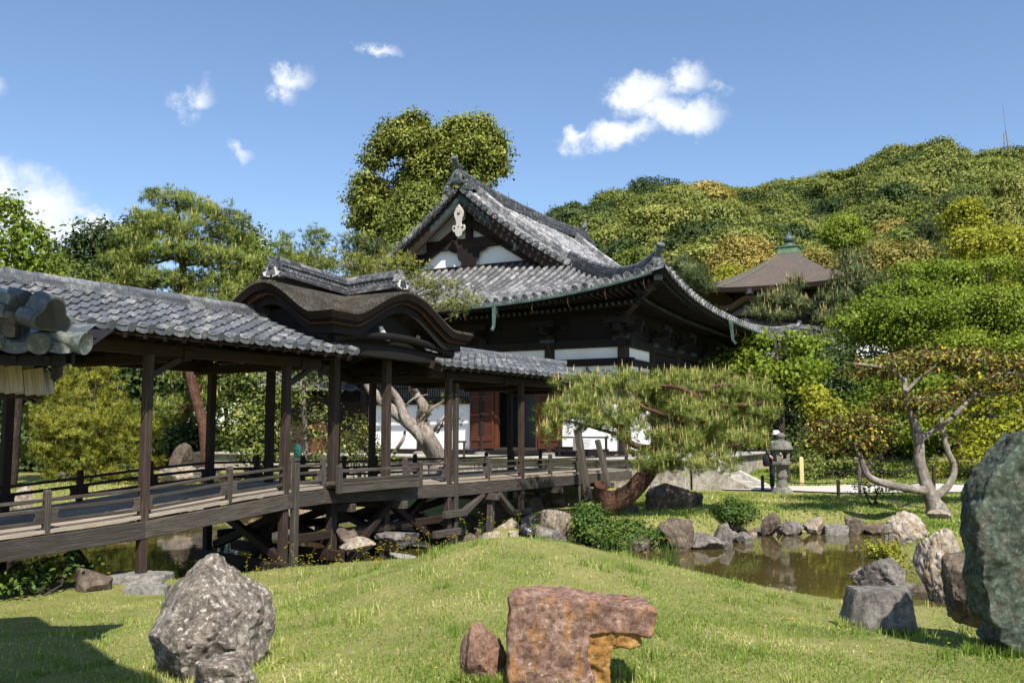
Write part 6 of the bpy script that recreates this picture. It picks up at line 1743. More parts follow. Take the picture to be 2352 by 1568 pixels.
# ------------------------------------------------------------------ old juniper behind the bridge
J0 = at(1012, 1066, 25.6); J0.z = g1(J0.x, J0.y) - .2
tree('old_juniper', 'ancient twisted juniper with bleached bare wood behind the bridge, its sprays showing above the roofs', 'juniper tree',
     [B(800, 605, 60, 26, 25.3), B(870, 612, 70, 26, 25.0), B(745, 585, 36, 18, 25.4), B(940, 618, 50, 22, 24.9), B(980, 650, 38, 22, 24.4), B(1020, 665, 46, 22, 24.2), B(1070, 690, 44, 18, 24.0), B(1000, 690, 36, 22, 24.2), B(1045, 712, 34, 14, 24), B(850, 640, 70, 20, 25), B(900, 590, 40, 16, 25.2), B(1045, 920, 22, 14, 25), B(985, 945, 20, 12, 25.2), B(1040, 965, 18, 14, 25)],
     'nd_jun', ([J0, at(1000, 1040, 25.6), at(955, 985, 25.5), at(905, 945, 25.5), at(862, 905, 25.5), at(845, 880, 25.5), at(830, 800, 25.4), at(840, 680, 25.2), at(850, 620, 25.1)], [.34, .26, .19, .16, .13, .12, .10, .06, .03]), 'bark_old', 13, 'needle', dens=13, per=7, rc=.13, nl=9, nlen=.10, nw=.009, limb_r=.06)
b = MB(6)
for path, rs in (([(1005, 1050), (985, 1005), (968, 960), (975, 935), (955, 905), (945, 880), (950, 820), (975, 720)], [.25, .19, .16, .14, .12, .10, .07, .04]), ([(985, 1010), (940, 975), (915, 920), (885, 880), (880, 830)], [.16, .15, .12, .10, .05]), ([(990, 1040), (962, 1000), (945, 960)], [.16, .12, .03]), ([(960, 985), (975, 950), (1020, 920), (1050, 900)], [.05, .045, .03, .015]), ([(905, 1040), (925, 1010), (930, 990)], [.06, .05, .03]), ([(925, 940), (950, 915), (985, 905)], [.04, .03, .015])):
    ps = [at(x, y, 25.5 - .3 * (i % 2)) for i, (x, y) in enumerate(path)]; b.tube(ps, rs, 9, smooth=4, lump=.10)
b.build('bare_limbs', M['bark_old'], bpy.data.objects['old_juniper'], smooth=60)

# ------------------------------------------------------------------ trees and shrubs on the left
tree('young_pine', 'bushy yellow-green young pine beyond the left railing', 'pine tree',
     [B(190, 905, 90, 45, 29.5), B(120, 960, 75, 45, 29), B(260, 955, 72, 48, 29.6), B(185, 985, 100, 50, 28.6), B(110, 1030, 65, 36, 28.8), B(270, 1030, 62, 40, 29), B(190, 1055, 80, 36, 28.7), B(205, 860, 60, 30, 29.8), B(150, 1090, 50, 26, 28.6), B(325, 985, 38, 40, 29.2), B(240, 1095, 60, 22, 28.7), B(330, 1060, 36, 30, 29)],
     'nd_yel', None, 'bark_dark', 21, 'needle', dens=15, per=5, rc=.14, nl=16, nlen=.16, nw=.008, candles=.0, inner=.2)
Q0 = at(478, 1045, 33); Q0.z = g1(Q0.x, Q0.y) - .1
tree('tall_pine', 'tall pine with a leaning reddish trunk and layered crown above the corridor roof', 'pine tree',
     [B(390, 455, 70, 18, 33), B(470, 480, 70, 20, 33), B(530, 500, 40, 20, 33), B(345, 500, 60, 22, 33), B(420, 520, 95, 26, 32.5), B(310, 545, 60, 22, 33), B(520, 545, 70, 26, 33.5), B(390, 570, 95, 28, 32.3), B(480, 590, 85, 28, 33), B(300, 600, 66, 26, 33), B(560, 600, 52, 28, 33.2), B(350, 640, 85, 26, 32.4), B(460, 650, 90, 30, 33.4), B(550, 660, 60, 36, 33), B(285, 660, 60, 26, 33), B(420, 690, 70, 18, 32.5), B(520, 700, 70, 22, 32.8), B(340, 690, 60, 18, 33),
      B(440, 860, 50, 30, 34), B(400, 940, 55, 40, 34.5), B(470, 900, 40, 30, 34)],
     'nd_pine', ([Q0, at(468, 980, 33), at(446, 900, 33), at(432, 820, 33), at(424, 720, 33), at(420, 620, 33), at(412, 530, 33), at(405, 455, 33)], [.22, .20, .185, .17, .15, .13, .09, .04]), 'bark_red', 22, 'needle', dens=14, per=5, rc=.17, nl=15, nlen=.18, nw=.0085, candles=.12, inner=.25, limb_r=.08)
tree('broadleaf_tree', 'dark glossy broadleaf tree behind the tall pine, on its left', 'tree', [B(230, 545, 60, 40, 39), B(180, 580, 70, 40, 39), B(130, 610, 60, 36, 39), B(290, 560, 50, 50, 39), B(230, 620, 90, 40, 39), B(320, 520, 30, 24, 39), B(280, 650, 80, 36, 39)],
     'lf_dark', None, 'bark_dark', 23, size=.2, dens=9, per=13, rc=.30, inner=.3)
tree('broadleaf_tree', 'dark glossy broadleaf tree behind the tall pine, on its right', 'tree', [B(570, 555, 48, 46, 39), B(600, 600, 40, 50, 39), B(560, 640, 60, 50, 39), B(615, 650, 34, 46, 39), B(590, 700, 60, 36, 39)],
     'lf_mid', None, 'bark_dark', 24, size=.18, dens=10, per=13, rc=.28, inner=.3)
tree('maple', 'airy bright green maple at the far left edge above the corridor roof', 'maple tree', [B(20, 480, 36, 40, 27), B(60, 530, 40, 36, 27), B(10, 570, 50, 50, 27), B(90, 560, 26, 36, 27), B(70, 610, 50, 36, 27), B(20, 640, 60, 36, 27)],
     'lf_maple', None, 'bark_dark', 25, 'maple', size=.14, dens=15, per=9, rc=.22, inner=.2)
tree('broadleaf_tree', 'small-leaved green tree between the edge maple and the tall pine', 'tree', [B(120, 610, 50, 30, 34), B(170, 640, 60, 30, 34), B(90, 650, 60, 30, 34), B(230, 670, 60, 26, 34)], 'lf_mid', None, 'bark_dark', 26, size=.15, dens=13, per=12, rc=.24)
tree('garden_pine', 'open-crowned pine with upright tips left of the hall gable', 'pine tree', [B(655, 560, 26, 28, 35), B(725, 545, 30, 30, 35), B(690, 585, 52, 22, 35), B(650, 605, 36, 22, 35), B(720, 605, 48, 22, 35), B(760, 610, 40, 18, 35), B(690, 640, 70, 22, 35), B(640, 660, 34, 24, 35)],
     'nd_pine', None, 'bark_dark', 27, 'needle', dens=9, per=5, rc=.16, nl=14, nlen=.2, nw=.009, inner=.2)
tree('camphor_tree', 'very tall lumpy evergreen with golden-green new leaves behind the hall roof', 'tree',
     [B(905, 300, 28, 22, 62), B(950, 282, 26, 22, 62), B(885, 335, 32, 24, 62), B(930, 330, 36, 26, 61), B(975, 318, 30, 24, 61.5), B(1010, 330, 32, 24, 62), B(1050, 302, 34, 28, 62), B(1095, 292, 34, 28, 62), B(1128, 318, 28, 26, 62), B(1080, 340, 42, 30, 61), B(1145, 350, 20, 28, 62), B(1030, 365, 40, 30, 61), B(1115, 370, 32, 28, 61.5), B(1150, 392, 12, 14, 62),
      B(965, 370, 34, 26, 61.5), B(865, 372, 26, 20, 62), B(835, 415, 20, 18, 62), B(862, 430, 24, 20, 62), B(822, 452, 22, 20, 62), B(850, 475, 28, 22, 61.5), B(825, 505, 22, 20, 62), B(870, 515, 30, 24, 62), B(1000, 405, 44, 30, 61.5), B(1090, 415, 40, 26, 61.5), B(940, 410, 30, 26, 62.5), B(850, 550, 26, 20, 62), B(900, 470, 36, 34, 63), B(905, 550, 36, 36, 63), B(960, 450, 40, 36, 63), B(1050, 440, 50, 30, 62)],
     'lf_camphor', None, 'bark_dark', 28, size=.25, dens=10, per=24, rc=.34, inner=.74, limb_r=.22, up=.7, base=1.0)
tree('laurel_tree', 'dense rounded mid-green tree tucked against the left slope of the hall roof', 'tree', [B(955, 455, 46, 34, 54), B(930, 500, 44, 40, 54), B(985, 490, 40, 42, 54), B(950, 545, 56, 44, 54), B(1000, 540, 30, 40, 54), B(920, 580, 40, 40, 54)], 'lf_mid', None, 'bark_dark', 29, size=.20, dens=13, per=20, rc=.26, inner=.75, base=.0)
tree('garden_pine', 'thin dark conifer between the laurel and the open-crowned pine', 'pine tree', [B(850, 575, 40, 26, 48), B(880, 600, 40, 30, 48), B(825, 600, 30, 26, 48), B(810, 560, 20, 14, 48), B(860, 640, 60, 30, 48)], 'nd_dark', None, 'bark_dark', 30, 'needle', dens=5, per=6, rc=.3, nl=14, nlen=.34, nw=.016, inner=.2, base=0)
tree('camellia', 'yellow-flecked camellia bush seen between the bridge posts', 'shrub', [B(590, 880, 60, 40, 29), B(620, 920, 60, 45, 29), B(560, 950, 60, 40, 28.6), B(610, 985, 75, 45, 28.6), B(545, 1000, 50, 40, 28.4), B(590, 1030, 70, 35, 28.4), B(640, 1030, 40, 40, 28.6), B(550, 860, 40, 30, 29)], 'lf_camel', None, 'bark_grey', 31, size=.12, dens=15, per=10, rc=.2, inner=.3)
n0 = on_ground(700, 1068, 27.5)
tree('slender_tree', 'thin grey-stemmed tree with sparse leaves right of the second bridge post', 'tree', [B(700, 850, 40, 30, 27.5), B(735, 880, 36, 26, 27.5), B(690, 905, 36, 24, 27.5), B(740, 950, 40, 22, 27.3), B(715, 990, 34, 18, 27.3), B(760, 1000, 30, 20, 27.2), B(745, 1045, 32, 18, 27.2)], 'lf_camel', ([n0, at(703, 1000, 27.5), at(697, 930, 27.5), at(700, 860, 27.5), at(715, 820, 27.5)], [.085, .08, .07, .055, .02]), 'bark_grey', 32, size=.11, dens=14, per=9, rc=.18, inner=.2)
shrub('azalea', 'yellowish-leaved shrub under the old juniper behind the bridge', [B(815, 985, 36, 30, 25.2), B(835, 1030, 44, 34, 25), B(800, 1040, 36, 30, 25), B(880, 1050, 30, 24, 25), B(860, 1000, 24, 24, 25.2)], 'lf_camel', 33, .09, 16, 10, .12)
shrub('azalea', 'small yellow-green plants at the foot of the camellia behind the railing', [B(660, 1105, 50, 16, 26), B(560, 1115, 60, 14, 26), B(745, 1095, 40, 18, 25.6)], 'lf_camel', 34, .09, 14, 9, .1)
k = 40
for (X, Y, rx, ry, dp, mt, lab) in ((40, 860, 110, 130, 40, 'lf_dark', 'dark evergreen behind the young pine, at the far left'), (190, 800, 110, 110, 42, 'lf_dark', 'dark evergreen behind the top of the young pine'), (350, 880, 100, 130, 41, 'lf_dark', 'dark evergreen left of the leaning pine trunk'), (520, 830, 100, 120, 42, 'lf_dark', 'dark evergreen right of the leaning pine trunk'),
                             (660, 850, 100, 110, 40, 'lf_dark', 'dark evergreen behind the slender tree'), (790, 850, 90, 110, 41, 'lf_dark', 'dark evergreen above the brown outbuilding'), (110, 1000, 140, 90, 37, 'lf_dark', 'deep green bush in the shade behind the young pine'), (430, 1010, 120, 80, 37, 'lf_dark', 'deep green bush behind the low garden wall')):
    tree('evergreen', lab, 'tree', [B(X, Y, rx * .7, ry * .7, dp), B(X - rx * .5, Y + ry * .3, rx * .5, ry * .5, dp), B(X + rx * .5, Y + ry * .25, rx * .5, ry * .5, dp), B(X, Y + ry * .6, rx * .8, ry * .45, dp)], mt, None, 'bark_dark', k, size=.26, dens=6, per=16, rc=.42, inner=.4); k += 1

# ------------------------------------------------------------------ trees on the right
def maple(lab, bl, mt, seed, size=.135, dens=8, per=14, rc=.34, **kw): 
    rgm = np.random.RandomState(seed); out = []
    for c, r in bl:
        c = np.array(c); r = np.array(r)
        for k_ in range(3):
            j = rgm.normal(size=3) * r * np.array([.55, .5, .75]); f_ = rgm.uniform(.45, .75)
            out.append((tuple(c + j), (r[0] * f_, r[1] * f_, r[2] * f_ * rgm.uniform(.9, 1.6))))
    return tree('maple', lab, 'maple tree', out, mt, None, 'bark_dark', seed, 'maple', size=size, dens=dens * 2.2, per=per, rc=rc, inner=.25, **kw)
maple('bright maple spreading below the far corner of the hall eave', [B(1750, 800, 60, 22, 36), B(1820, 820, 60, 24, 36), B(1740, 850, 70, 28, 35), B(1815, 870, 60, 24, 35.5), B(1860, 790, 50, 22, 37), B(1780, 905, 50, 24, 35), B(1725, 880, 36, 22, 35)], 'lf_maple', 51, .16, 7, 10, .3)
maple('layered green maple rising right of the mausoleum roof', [B(2010, 720, 60, 26, 42), B(2090, 640, 60, 22, 44), B(2060, 680, 80, 28, 43), B(2130, 690, 70, 30, 43), B(2080, 750, 90, 34, 41), B(2000, 770, 70, 26, 41), B(2160, 770, 70, 34, 41)], 'lf_maple', 52)
maple('broad bright green maple filling the right edge above the path', [B(2210, 640, 80, 30, 46), B(2290, 620, 80, 32, 46), B(2240, 690, 80, 34, 44), B(2330, 690, 70, 40, 44), B(2270, 750, 90, 40, 43), B(2340, 760, 60, 50, 43), B(2200, 760, 60, 34, 43), B(2250, 800, 100, 30, 42)], 'lf_maple', 53)
maple('lime green maple high at the right edge under the hill', [B(2240, 520, 50, 40, 66), B(2300, 560, 60, 46, 64), B(2340, 600, 60, 40, 62), B(2230, 570, 50, 40, 64), B(2280, 610, 70, 36, 62)], 'lf_lime', 54, .2, 5, 16, .42, base=4)
maple('yellow-green maple over the low hedge at the right edge', [B(2220, 930, 60, 24, 30), B(2290, 950, 70, 28, 29.5), B(2350, 980, 60, 34, 29), B(2230, 985, 60, 22, 29.5), B(2300, 1015, 70, 26, 29), B(2200, 900, 50, 20, 30.5), B(2320, 910, 60, 24, 30), B(2250, 1040, 60, 16, 29)], 'lf_lime', 55, .13, 9, 10, .24)
maple('soft lime-green maple behind the russet lower branch', [B(1890, 920, 46, 26, 31), B(1860, 950, 40, 26, 31), B(1920, 960, 50, 28, 31), B(1875, 1000, 46, 20, 31)], 'lf_lime', 56, .12, 11, 10, .22)
maple('fresh green maple between the lime maple and the pale trunk', [B(1990, 880, 50, 30, 31), B(2030, 930, 60, 34, 30.5), B(1980, 950, 50, 30, 31), B(2050, 990, 56, 26, 30.5), B(2080, 890, 50, 30, 31.5), B(1960, 1010, 50, 22, 30.5)], 'lf_maple', 57, .12, 10, 10, .24)
maple('green maple filling the gap behind the pale trunk', [B(2160, 860, 60, 30, 34), B(2230, 880, 60, 30, 34), B(2150, 940, 60, 40, 33), B(2110, 1000, 60, 36, 33), B(2330, 860, 60, 34, 34)], 'lf_maple', 58, .15, 7, 10, .3)
tree('broadleaf_tree', 'dark shaded tree behind the bright maple beside the lantern', 'tree', [B(1850, 850, 60, 60, 40), B(1900, 830, 60, 50, 41), B(1840, 930, 60, 60, 38), B(1780, 960, 50, 50, 37), B(1930, 880, 50, 50, 40), B(1800, 1020, 60, 40, 36), B(1720, 980, 50, 50, 37), B(1700, 900, 40, 50, 38)], 'lf_dark', None, 'bark_dark', 59, size=.2, dens=8, per=13, rc=.34, inner=.3)
tree('garden_pine', 'grey-green pine in front of the mausoleum, right of its roof', 'pine tree', [B(1960, 640, 40, 28, 50), B(1930, 690, 50, 28, 50), B(2000, 690, 46, 30, 50), B(1960, 735, 60, 28, 49), B(1920, 770, 50, 26, 49), B(1990, 780, 46, 30, 49), B(1900, 725, 40, 20, 49), B(2030, 650, 40, 30, 51), B(1950, 600, 30, 24, 51), B(1920, 830, 44, 26, 48), B(1890, 795, 40, 22, 48)], 'nd_dark', None, 'bark_dark', 60, 'needle', dens=5, per=6, rc=.26, nl=14, nlen=.3, nw=.014, candles=.25, inner=.2)
tree('garden_pine', 'small upright pine before the mausoleum porch', 'pine tree', [B(1770, 690, 28, 20, 53), B(1800, 680, 26, 22, 53), B(1825, 650, 18, 16, 53), B(1785, 720, 40, 18, 53), B(1830, 700, 30, 20, 53), B(1745, 720, 26, 14, 53)], 'nd_dark', None, 'bark_dark', 61, 'needle', dens=6, per=6, rc=.22, nl=13, nlen=.32, nw=.014, candles=.3, inner=.2)
tree('garden_pine', 'pine peeping over the far hall eave, left of the mausoleum', 'pine tree', [B(1600, 640, 30, 26, 58), B(1570, 615, 36, 26, 60), B(1625, 665, 18, 12, 58)], 'nd_dark', None, 'bark_dark', 62, 'needle', dens=4, per=6, rc=.3, nl=14, nlen=.36, nw=.017, inner=.2, base=0)
tree('spring_tree', 'golden spring-leaved tree left of the mausoleum roof', 'tree', [B(1690, 575, 38, 28, 80), B(1735, 575, 30, 30, 80), B(1700, 610, 56, 30, 80), B(1660, 610, 34, 28, 80), B(1745, 615, 34, 28, 80), B(1680, 640, 50, 24, 80)], 'lf_gold', None, 'bark_dark', 63, size=.24, dens=9, per=22, rc=.42, inner=.55, base=3)
tree('spring_tree', 'bright green spring tree low against the left edge of the mausoleum roof', 'tree', [B(1680, 640, 34, 26, 74), B(1650, 655, 30, 20, 74), B(1710, 645, 26, 20, 74)], 'lf_lime', None, 'bark_dark', 64, size=.22, dens=10, per=20, rc=.36, inner=.5, base=3)
tree('spring_tree', 'tan spring-leaved tree right of the green finial', 'tree', [B(1870, 600, 34, 28, 82), B(1900, 620, 34, 24, 82), B(1840, 590, 24, 16, 84)], 'lf_gold', None, 'bark_dark', 65, size=.24, dens=9, per=22, rc=.42, inner=.55, base=3)
tree('spring_tree', 'yellow-green spring tree behind the grey-green pine', 'tree', [B(2030, 590, 50, 34, 78), B(2080, 610, 50, 30, 78), B(2000, 610, 40, 26, 78), B(2100, 580, 36, 26, 78)], 'lf_gold', None, 'bark_dark', 66, size=.24, dens=9, per=22, rc=.42, inner=.55, base=3)
tree('spring_tree', 'round bright green tree alone on the dark lower hillside', 'tree', [B(1938, 515, 30, 22, 118), B(1920, 535, 28, 22, 118), B(1958, 540, 26, 22, 118), B(1940, 555, 34, 18, 118)], 'lf_maple', None, 'bark_dark', 67, size=.32, dens=6, per=24, rc=.5, inner=.6, base=8)
tree('garden_pine', 'dark feathery pine standing before the hill at the right', 'pine tree', [B(2190, 480, 28, 30, 88), B(2160, 530, 44, 34, 88), B(2220, 540, 40, 34, 88), B(2140, 590, 50, 36, 88), B(2200, 600, 56, 40, 88), B(2180, 650, 70, 34, 86)], 'nd_dark', None, 'bark_dark', 68, 'needle', dens=2.6, per=7, rc=.55, nl=14, nlen=.6, nw=.03, inner=.2, base=5)
tree('oak_tree', 'big olive evergreen oak at the right edge below the hilltop', 'tree', [B(2320, 430, 40, 28, 105), B(2345, 480, 46, 36, 104), B(2300, 490, 40, 30, 104), B(2330, 530, 50, 36, 103), B(2290, 540, 36, 26, 103)], 'lf_olive', None, 'bark_dark', 69, size=.3, dens=6, per=24, rc=.5, inner=.6, base=8)
k = 70
for X, Y, rx, ry, dp, lab in ((2120, 830, 120, 60, 46, 'shaded dark evergreen behind the layered maples'), (2290, 840, 120, 60, 46, 'shaded dark evergreen behind the broad right maple'), (1980, 860, 90, 60, 45, 'shaded dark evergreen behind the fresh green maple'), (2250, 990, 150, 70, 37, 'deep shade bush behind the yellow-green maple'), (2020, 1020, 120, 50, 37, 'deep shade bush behind the pale trunk')):
    tree('evergreen', lab, 'tree', [B(X, Y, rx * .7, ry * .8, dp), B(X - rx * .6, Y + ry * .2, rx * .5, ry * .7, dp), B(X + rx * .6, Y + ry * .2, rx * .5, ry * .7, dp)], 'lf_dark', None, 'bark_dark', k, size=.26, dens=6, per=15, rc=.42, inner=.4); k += 1
shrub('hedge_azalea', 'low clipped yellow-green azalea mounds beyond the path at the right', [B(2180, 1075, 36, 18, 30), B(2230, 1078, 40, 20, 30), B(2270, 1085, 36, 18, 30), B(2150, 1085, 30, 14, 30)], 'lf_lime', 80, .09, 16, 12, .12)
shrub('hedge_azalea', 'dark green shrub under the low pale limb', [B(1990, 1118, 30, 14, 22.5), B(2030, 1122, 34, 12, 22.5)], 'shrub', 81, .07, 26, 10, .08)
shrub('hedge_azalea', 'green ground bushes beyond the path behind the yellow post', [B(1870, 1060, 40, 30, 30.5), B(1930, 1070, 50, 24, 30.5), B(2010, 1075, 50, 20, 30.5), B(2080, 1085, 40, 16, 30.5), B(1860, 1085, 36, 18, 30)], 'lf_mid', 82, .10, 14, 11, .14)
shrub('azalea', 'bushy green azalea on the bank below the bridge end', [B(1350, 1178, 34, 26, 18.4), B(1375, 1200, 38, 30, 18.2), B(1335, 1205, 26, 26, 18.2), B(1370, 1228, 40, 22, 18)], 'shrub', 83, .06, 110, 11, .06)
shrub('azalea', 'dark spreading azalea at the pond edge right of the bushy one', [B(1430, 1215, 44, 24, 18.2), B(1475, 1225, 46, 24, 18.1), B(1440, 1240, 60, 16, 17.8), B(1500, 1240, 30, 16, 17.8)], 'shrub', 84, .06, 100, 11, .06)
shrub('azalea', 'round clipped shrub on the far bank above the waterline rocks', [B(1670, 1175, 36, 22, 19.8), B(1710, 1180, 34, 24, 19.8), B(1690, 1165, 34, 18, 20), B(1650, 1180, 20, 16, 19.8)], 'shrub', 85, .055, 120, 11, .05)
shrub('fern_clump', 'yellow-green fern clump drooping over the dark pond rock', [B(2005, 1258, 34, 14, 14), B(2045, 1262, 26, 16, 14.2), B(2060, 1290, 24, 24, 13.9), B(2080, 1270, 20, 20, 14.4)], 'lf_lime', 86, .05, 110, 10, .05)
shrub('fern_clump', 'dark ferns in shadow at the water edge on the far left', [B(120, 1305, 60, 22, 11.6), B(60, 1330, 60, 22, 11.4), B(180, 1290, 36, 14, 11.8), B(30, 1345, 40, 20, 11)], 'shrub', 87, .07, 60, 8, .07)
# leaf litter under the young pine
rg_ = np.random.RandomState(99)
lx = rg_.uniform(-13.5, -8.6, 2600); ly = rg_.uniform(27.5, 31.5, 2600); P_ = np.stack([lx, ly, G(lx, ly) + .02], -1)
V, F = leaf_quads(rg_, P_, .12, 1.4); o = mesh_np('leaf_litter', V, F, np.repeat(rg_.rand(len(P_)) * .45, 4), M['lf_persim']); tag(o, 'brown fallen leaves scattered under the young pine', 'leaf litter', kind='stuff')

# ------------------------------------------------------------------ wooded hill
SKY = [(900, 560), (1100, 540), (1200, 505), (1290, 478), (1340, 462), (1400, 436), (1500, 410), (1580, 402), (1640, 398), (1720, 398), (1800, 396), (1860, 392), (1900, 390), (1940, 378), (1980, 372), (2030, 348), (2080, 330), (2140, 320), (2200, 316), (2270, 314), (2352, 316), (2500, 330), (2700, 380), (3000, 480)]
def skyY(X): return float(np.interp(X, [s_[0] for s_ in SKY], [s_[1] for s_ in SKY]))
def hill_pt(X, t):
    """t 0 at the foot, 1 on the crest"""
    r0 = ray(X, skyY(X)); d1 = 250.0 + 20 * math.sin(X * .004); d0 = 88.0
    d = d0 + (d1 - d0) * t
    top = d1 * r0.z / r0.y - 14.0
    z = 2.0 + (top - 2.0) * (t ** 1.05 * .75 + .25 * (3 * t * t - 2 * t ** 3)) + 3.0 * math.sin(X * .011 + t * 7) * t * (1 - t) * 2
    return Vector(((X - 1176) / FPX * d / (CP), d, z))
rows = []
XS = list(range(900, 3001, 60))
for i in range(25): rows.append([hill_pt(X, i / 24) for X in XS])
rows.append([hill_pt(X, 1) + Vector((0, 120, -30)) for X in XS])
b = MB(1); b.grid(rows)
def hill_soil():
    t = NT('forest_floor'); n = t.noise(t.vec('Object'), .25, 6); return t.fin(t.ramp(n, [(.3, (.012, .016, .007)), (.7, (.03, .038, .014))]), .95, .05)
o = b.build('hill', hill_soil(), smooth=60); tag(o, 'wooded hill rising behind the hall and the mausoleum', 'hill', kind='structure')
# crowns: a handful of shapes, each tree its own object
def crown_mesh(seed, mat, h=1.0, size=.32, dens=3.2, lumps=15):
    rg = np.random.RandomState(seed); bl = [((0, 0, 5.2), (3.6, 3.6, 2.6))]
    for i in range(lumps):
        a = rg.uniform(0, 6.28); r = rg.uniform(1.5, 3.6); z = rg.uniform(4.2, 7.6) - r * .25
        bl.append(((r * math.cos(a), r * math.sin(a), z * h), (rg.uniform(1.3, 2.0), rg.uniform(1.3, 2.0), rg.uniform(1.0, 1.5))))
    C, D = clusters(rg, bl, dens, .72); n = len(C); per = 18
    keep = C[:, 2] > 1.5; C = C[keep]; D = D[keep]; n = len(C)
    P = np.repeat(C, per, 0) + rg.normal(size=(n * per, 3)) * np.array([.34, .34, .24]); T = np.clip(np.repeat(rg.rand(n), per) * .5 + rg.uniform(0, .2, n * per) + .15, 0, 1)
    V, F = leaf_quads(rg, P, size, .6, .7, D=np.repeat(D, per, 0)); mi = np.zeros(len(F), int); NN = np.repeat(nrm(np.repeat(D * .85 + np.array([0, 0, .4]), per, 0) + rg.normal(size=(n * per, 3)) * .3), 4, 0)
    # trunk, joined into the single small mesh
    tb = MB(seed); tb.tube([(0, 0, -1), (.15, 0, 2.5), (0, .1, 5.5)], [.32, .24, .1], 6)
    tv = np.array(tb.v); tf = np.array([f for f in tb.f if len(f) == 4])
    return np.concatenate([V, tv]), np.concatenate([F, tf + len(V)]), np.concatenate([np.repeat(T, 4), np.full(len(tv), .1)]), np.concatenate([mi, np.ones(len(tf), int)]), np.concatenate([NN, nrm(tv * np.array([1, 1, 0]) + 1e-3)])
KINDS = [('hill_tree', 'lf_olive', 'rounded olive-green evergreen crown on the wooded hill'), ('hill_tree', 'lf_olive', 'broad olive evergreen crown in the hillside canopy'), ('hill_tree', 'lf_gold', 'golden spring-leaved crown among the hill trees'), ('hill_tree', 'lf_dark', 'dark evergreen crown in the shaded folds of the hill'), ('hill_tree', 'lf_mid', 'fresh green crown in the hillside canopy')]
PROT = []
for i, (nm, mt, lab) in enumerate(KINDS):
    V, F, T, mi, NN = crown_mesh(200 + i, mt); o = mesh_np(nm, V, F, T, [M[mt], M['bark_grey']], base=(0, 0, 0), mi=mi, N=NN); tag(o, lab, 'tree', 'trees of the wooded hill ' + ['of rounded olive kind', 'of broad olive kind', 'of golden kind', 'of dark kind', 'of fresh green kind'][i]); PROT.append(o)
rg = np.random.RandomState(77); used = [False] * 5; cand = []
for row in range(21):
    t = .02 + .98 * row / 20
    n = int(30 - 9 * t); 
    for j in range(n):
        X = 1240 + (2420 - 1240) * (j + rg.uniform(-.45, .45) + (row % 2) * .5) / n
        cand.append((X, min(1, max(0, t + rg.uniform(-.022, .022)))))
def seen(X, t):
    p = hill_pt(X, t); r_ = p / p.y; Yd = 989 - FPX * (r_.z + 6 / p.y)
    if X < 1345 and Yd > 560: return False
    if X < 1620 and Yd > 650: return False
    return Yd < 690
cand = [c for c in cand if seen(*c)]
print('hill trees', len(cand))
for X, t in cand[:298]:
    k = int(rg.choice(5, p=[.38, .29, .07, .15, .11]))
    if t > .93 and k == 2: k = 0
    p = hill_pt(X, t); sc = rg.uniform(.9, 1.6) * (.9 + .3 * t)
    src = PROT[k]
    if not used[k]: o = src; used[k] = True
    else: o = src.copy(); COL.objects.link(o)
    o.location = p; o.rotation_euler = (0, 0, rg.uniform(0, 6.28)); s_ = sc * rg.uniform(.85, 1.2); o.scale = (s_, s_, sc * rg.uniform(.8, 1.1))
rest = [p for p in PROT if not used[PROT.index(p)]]
for o in rest: bpy.data.objects.remove(o)
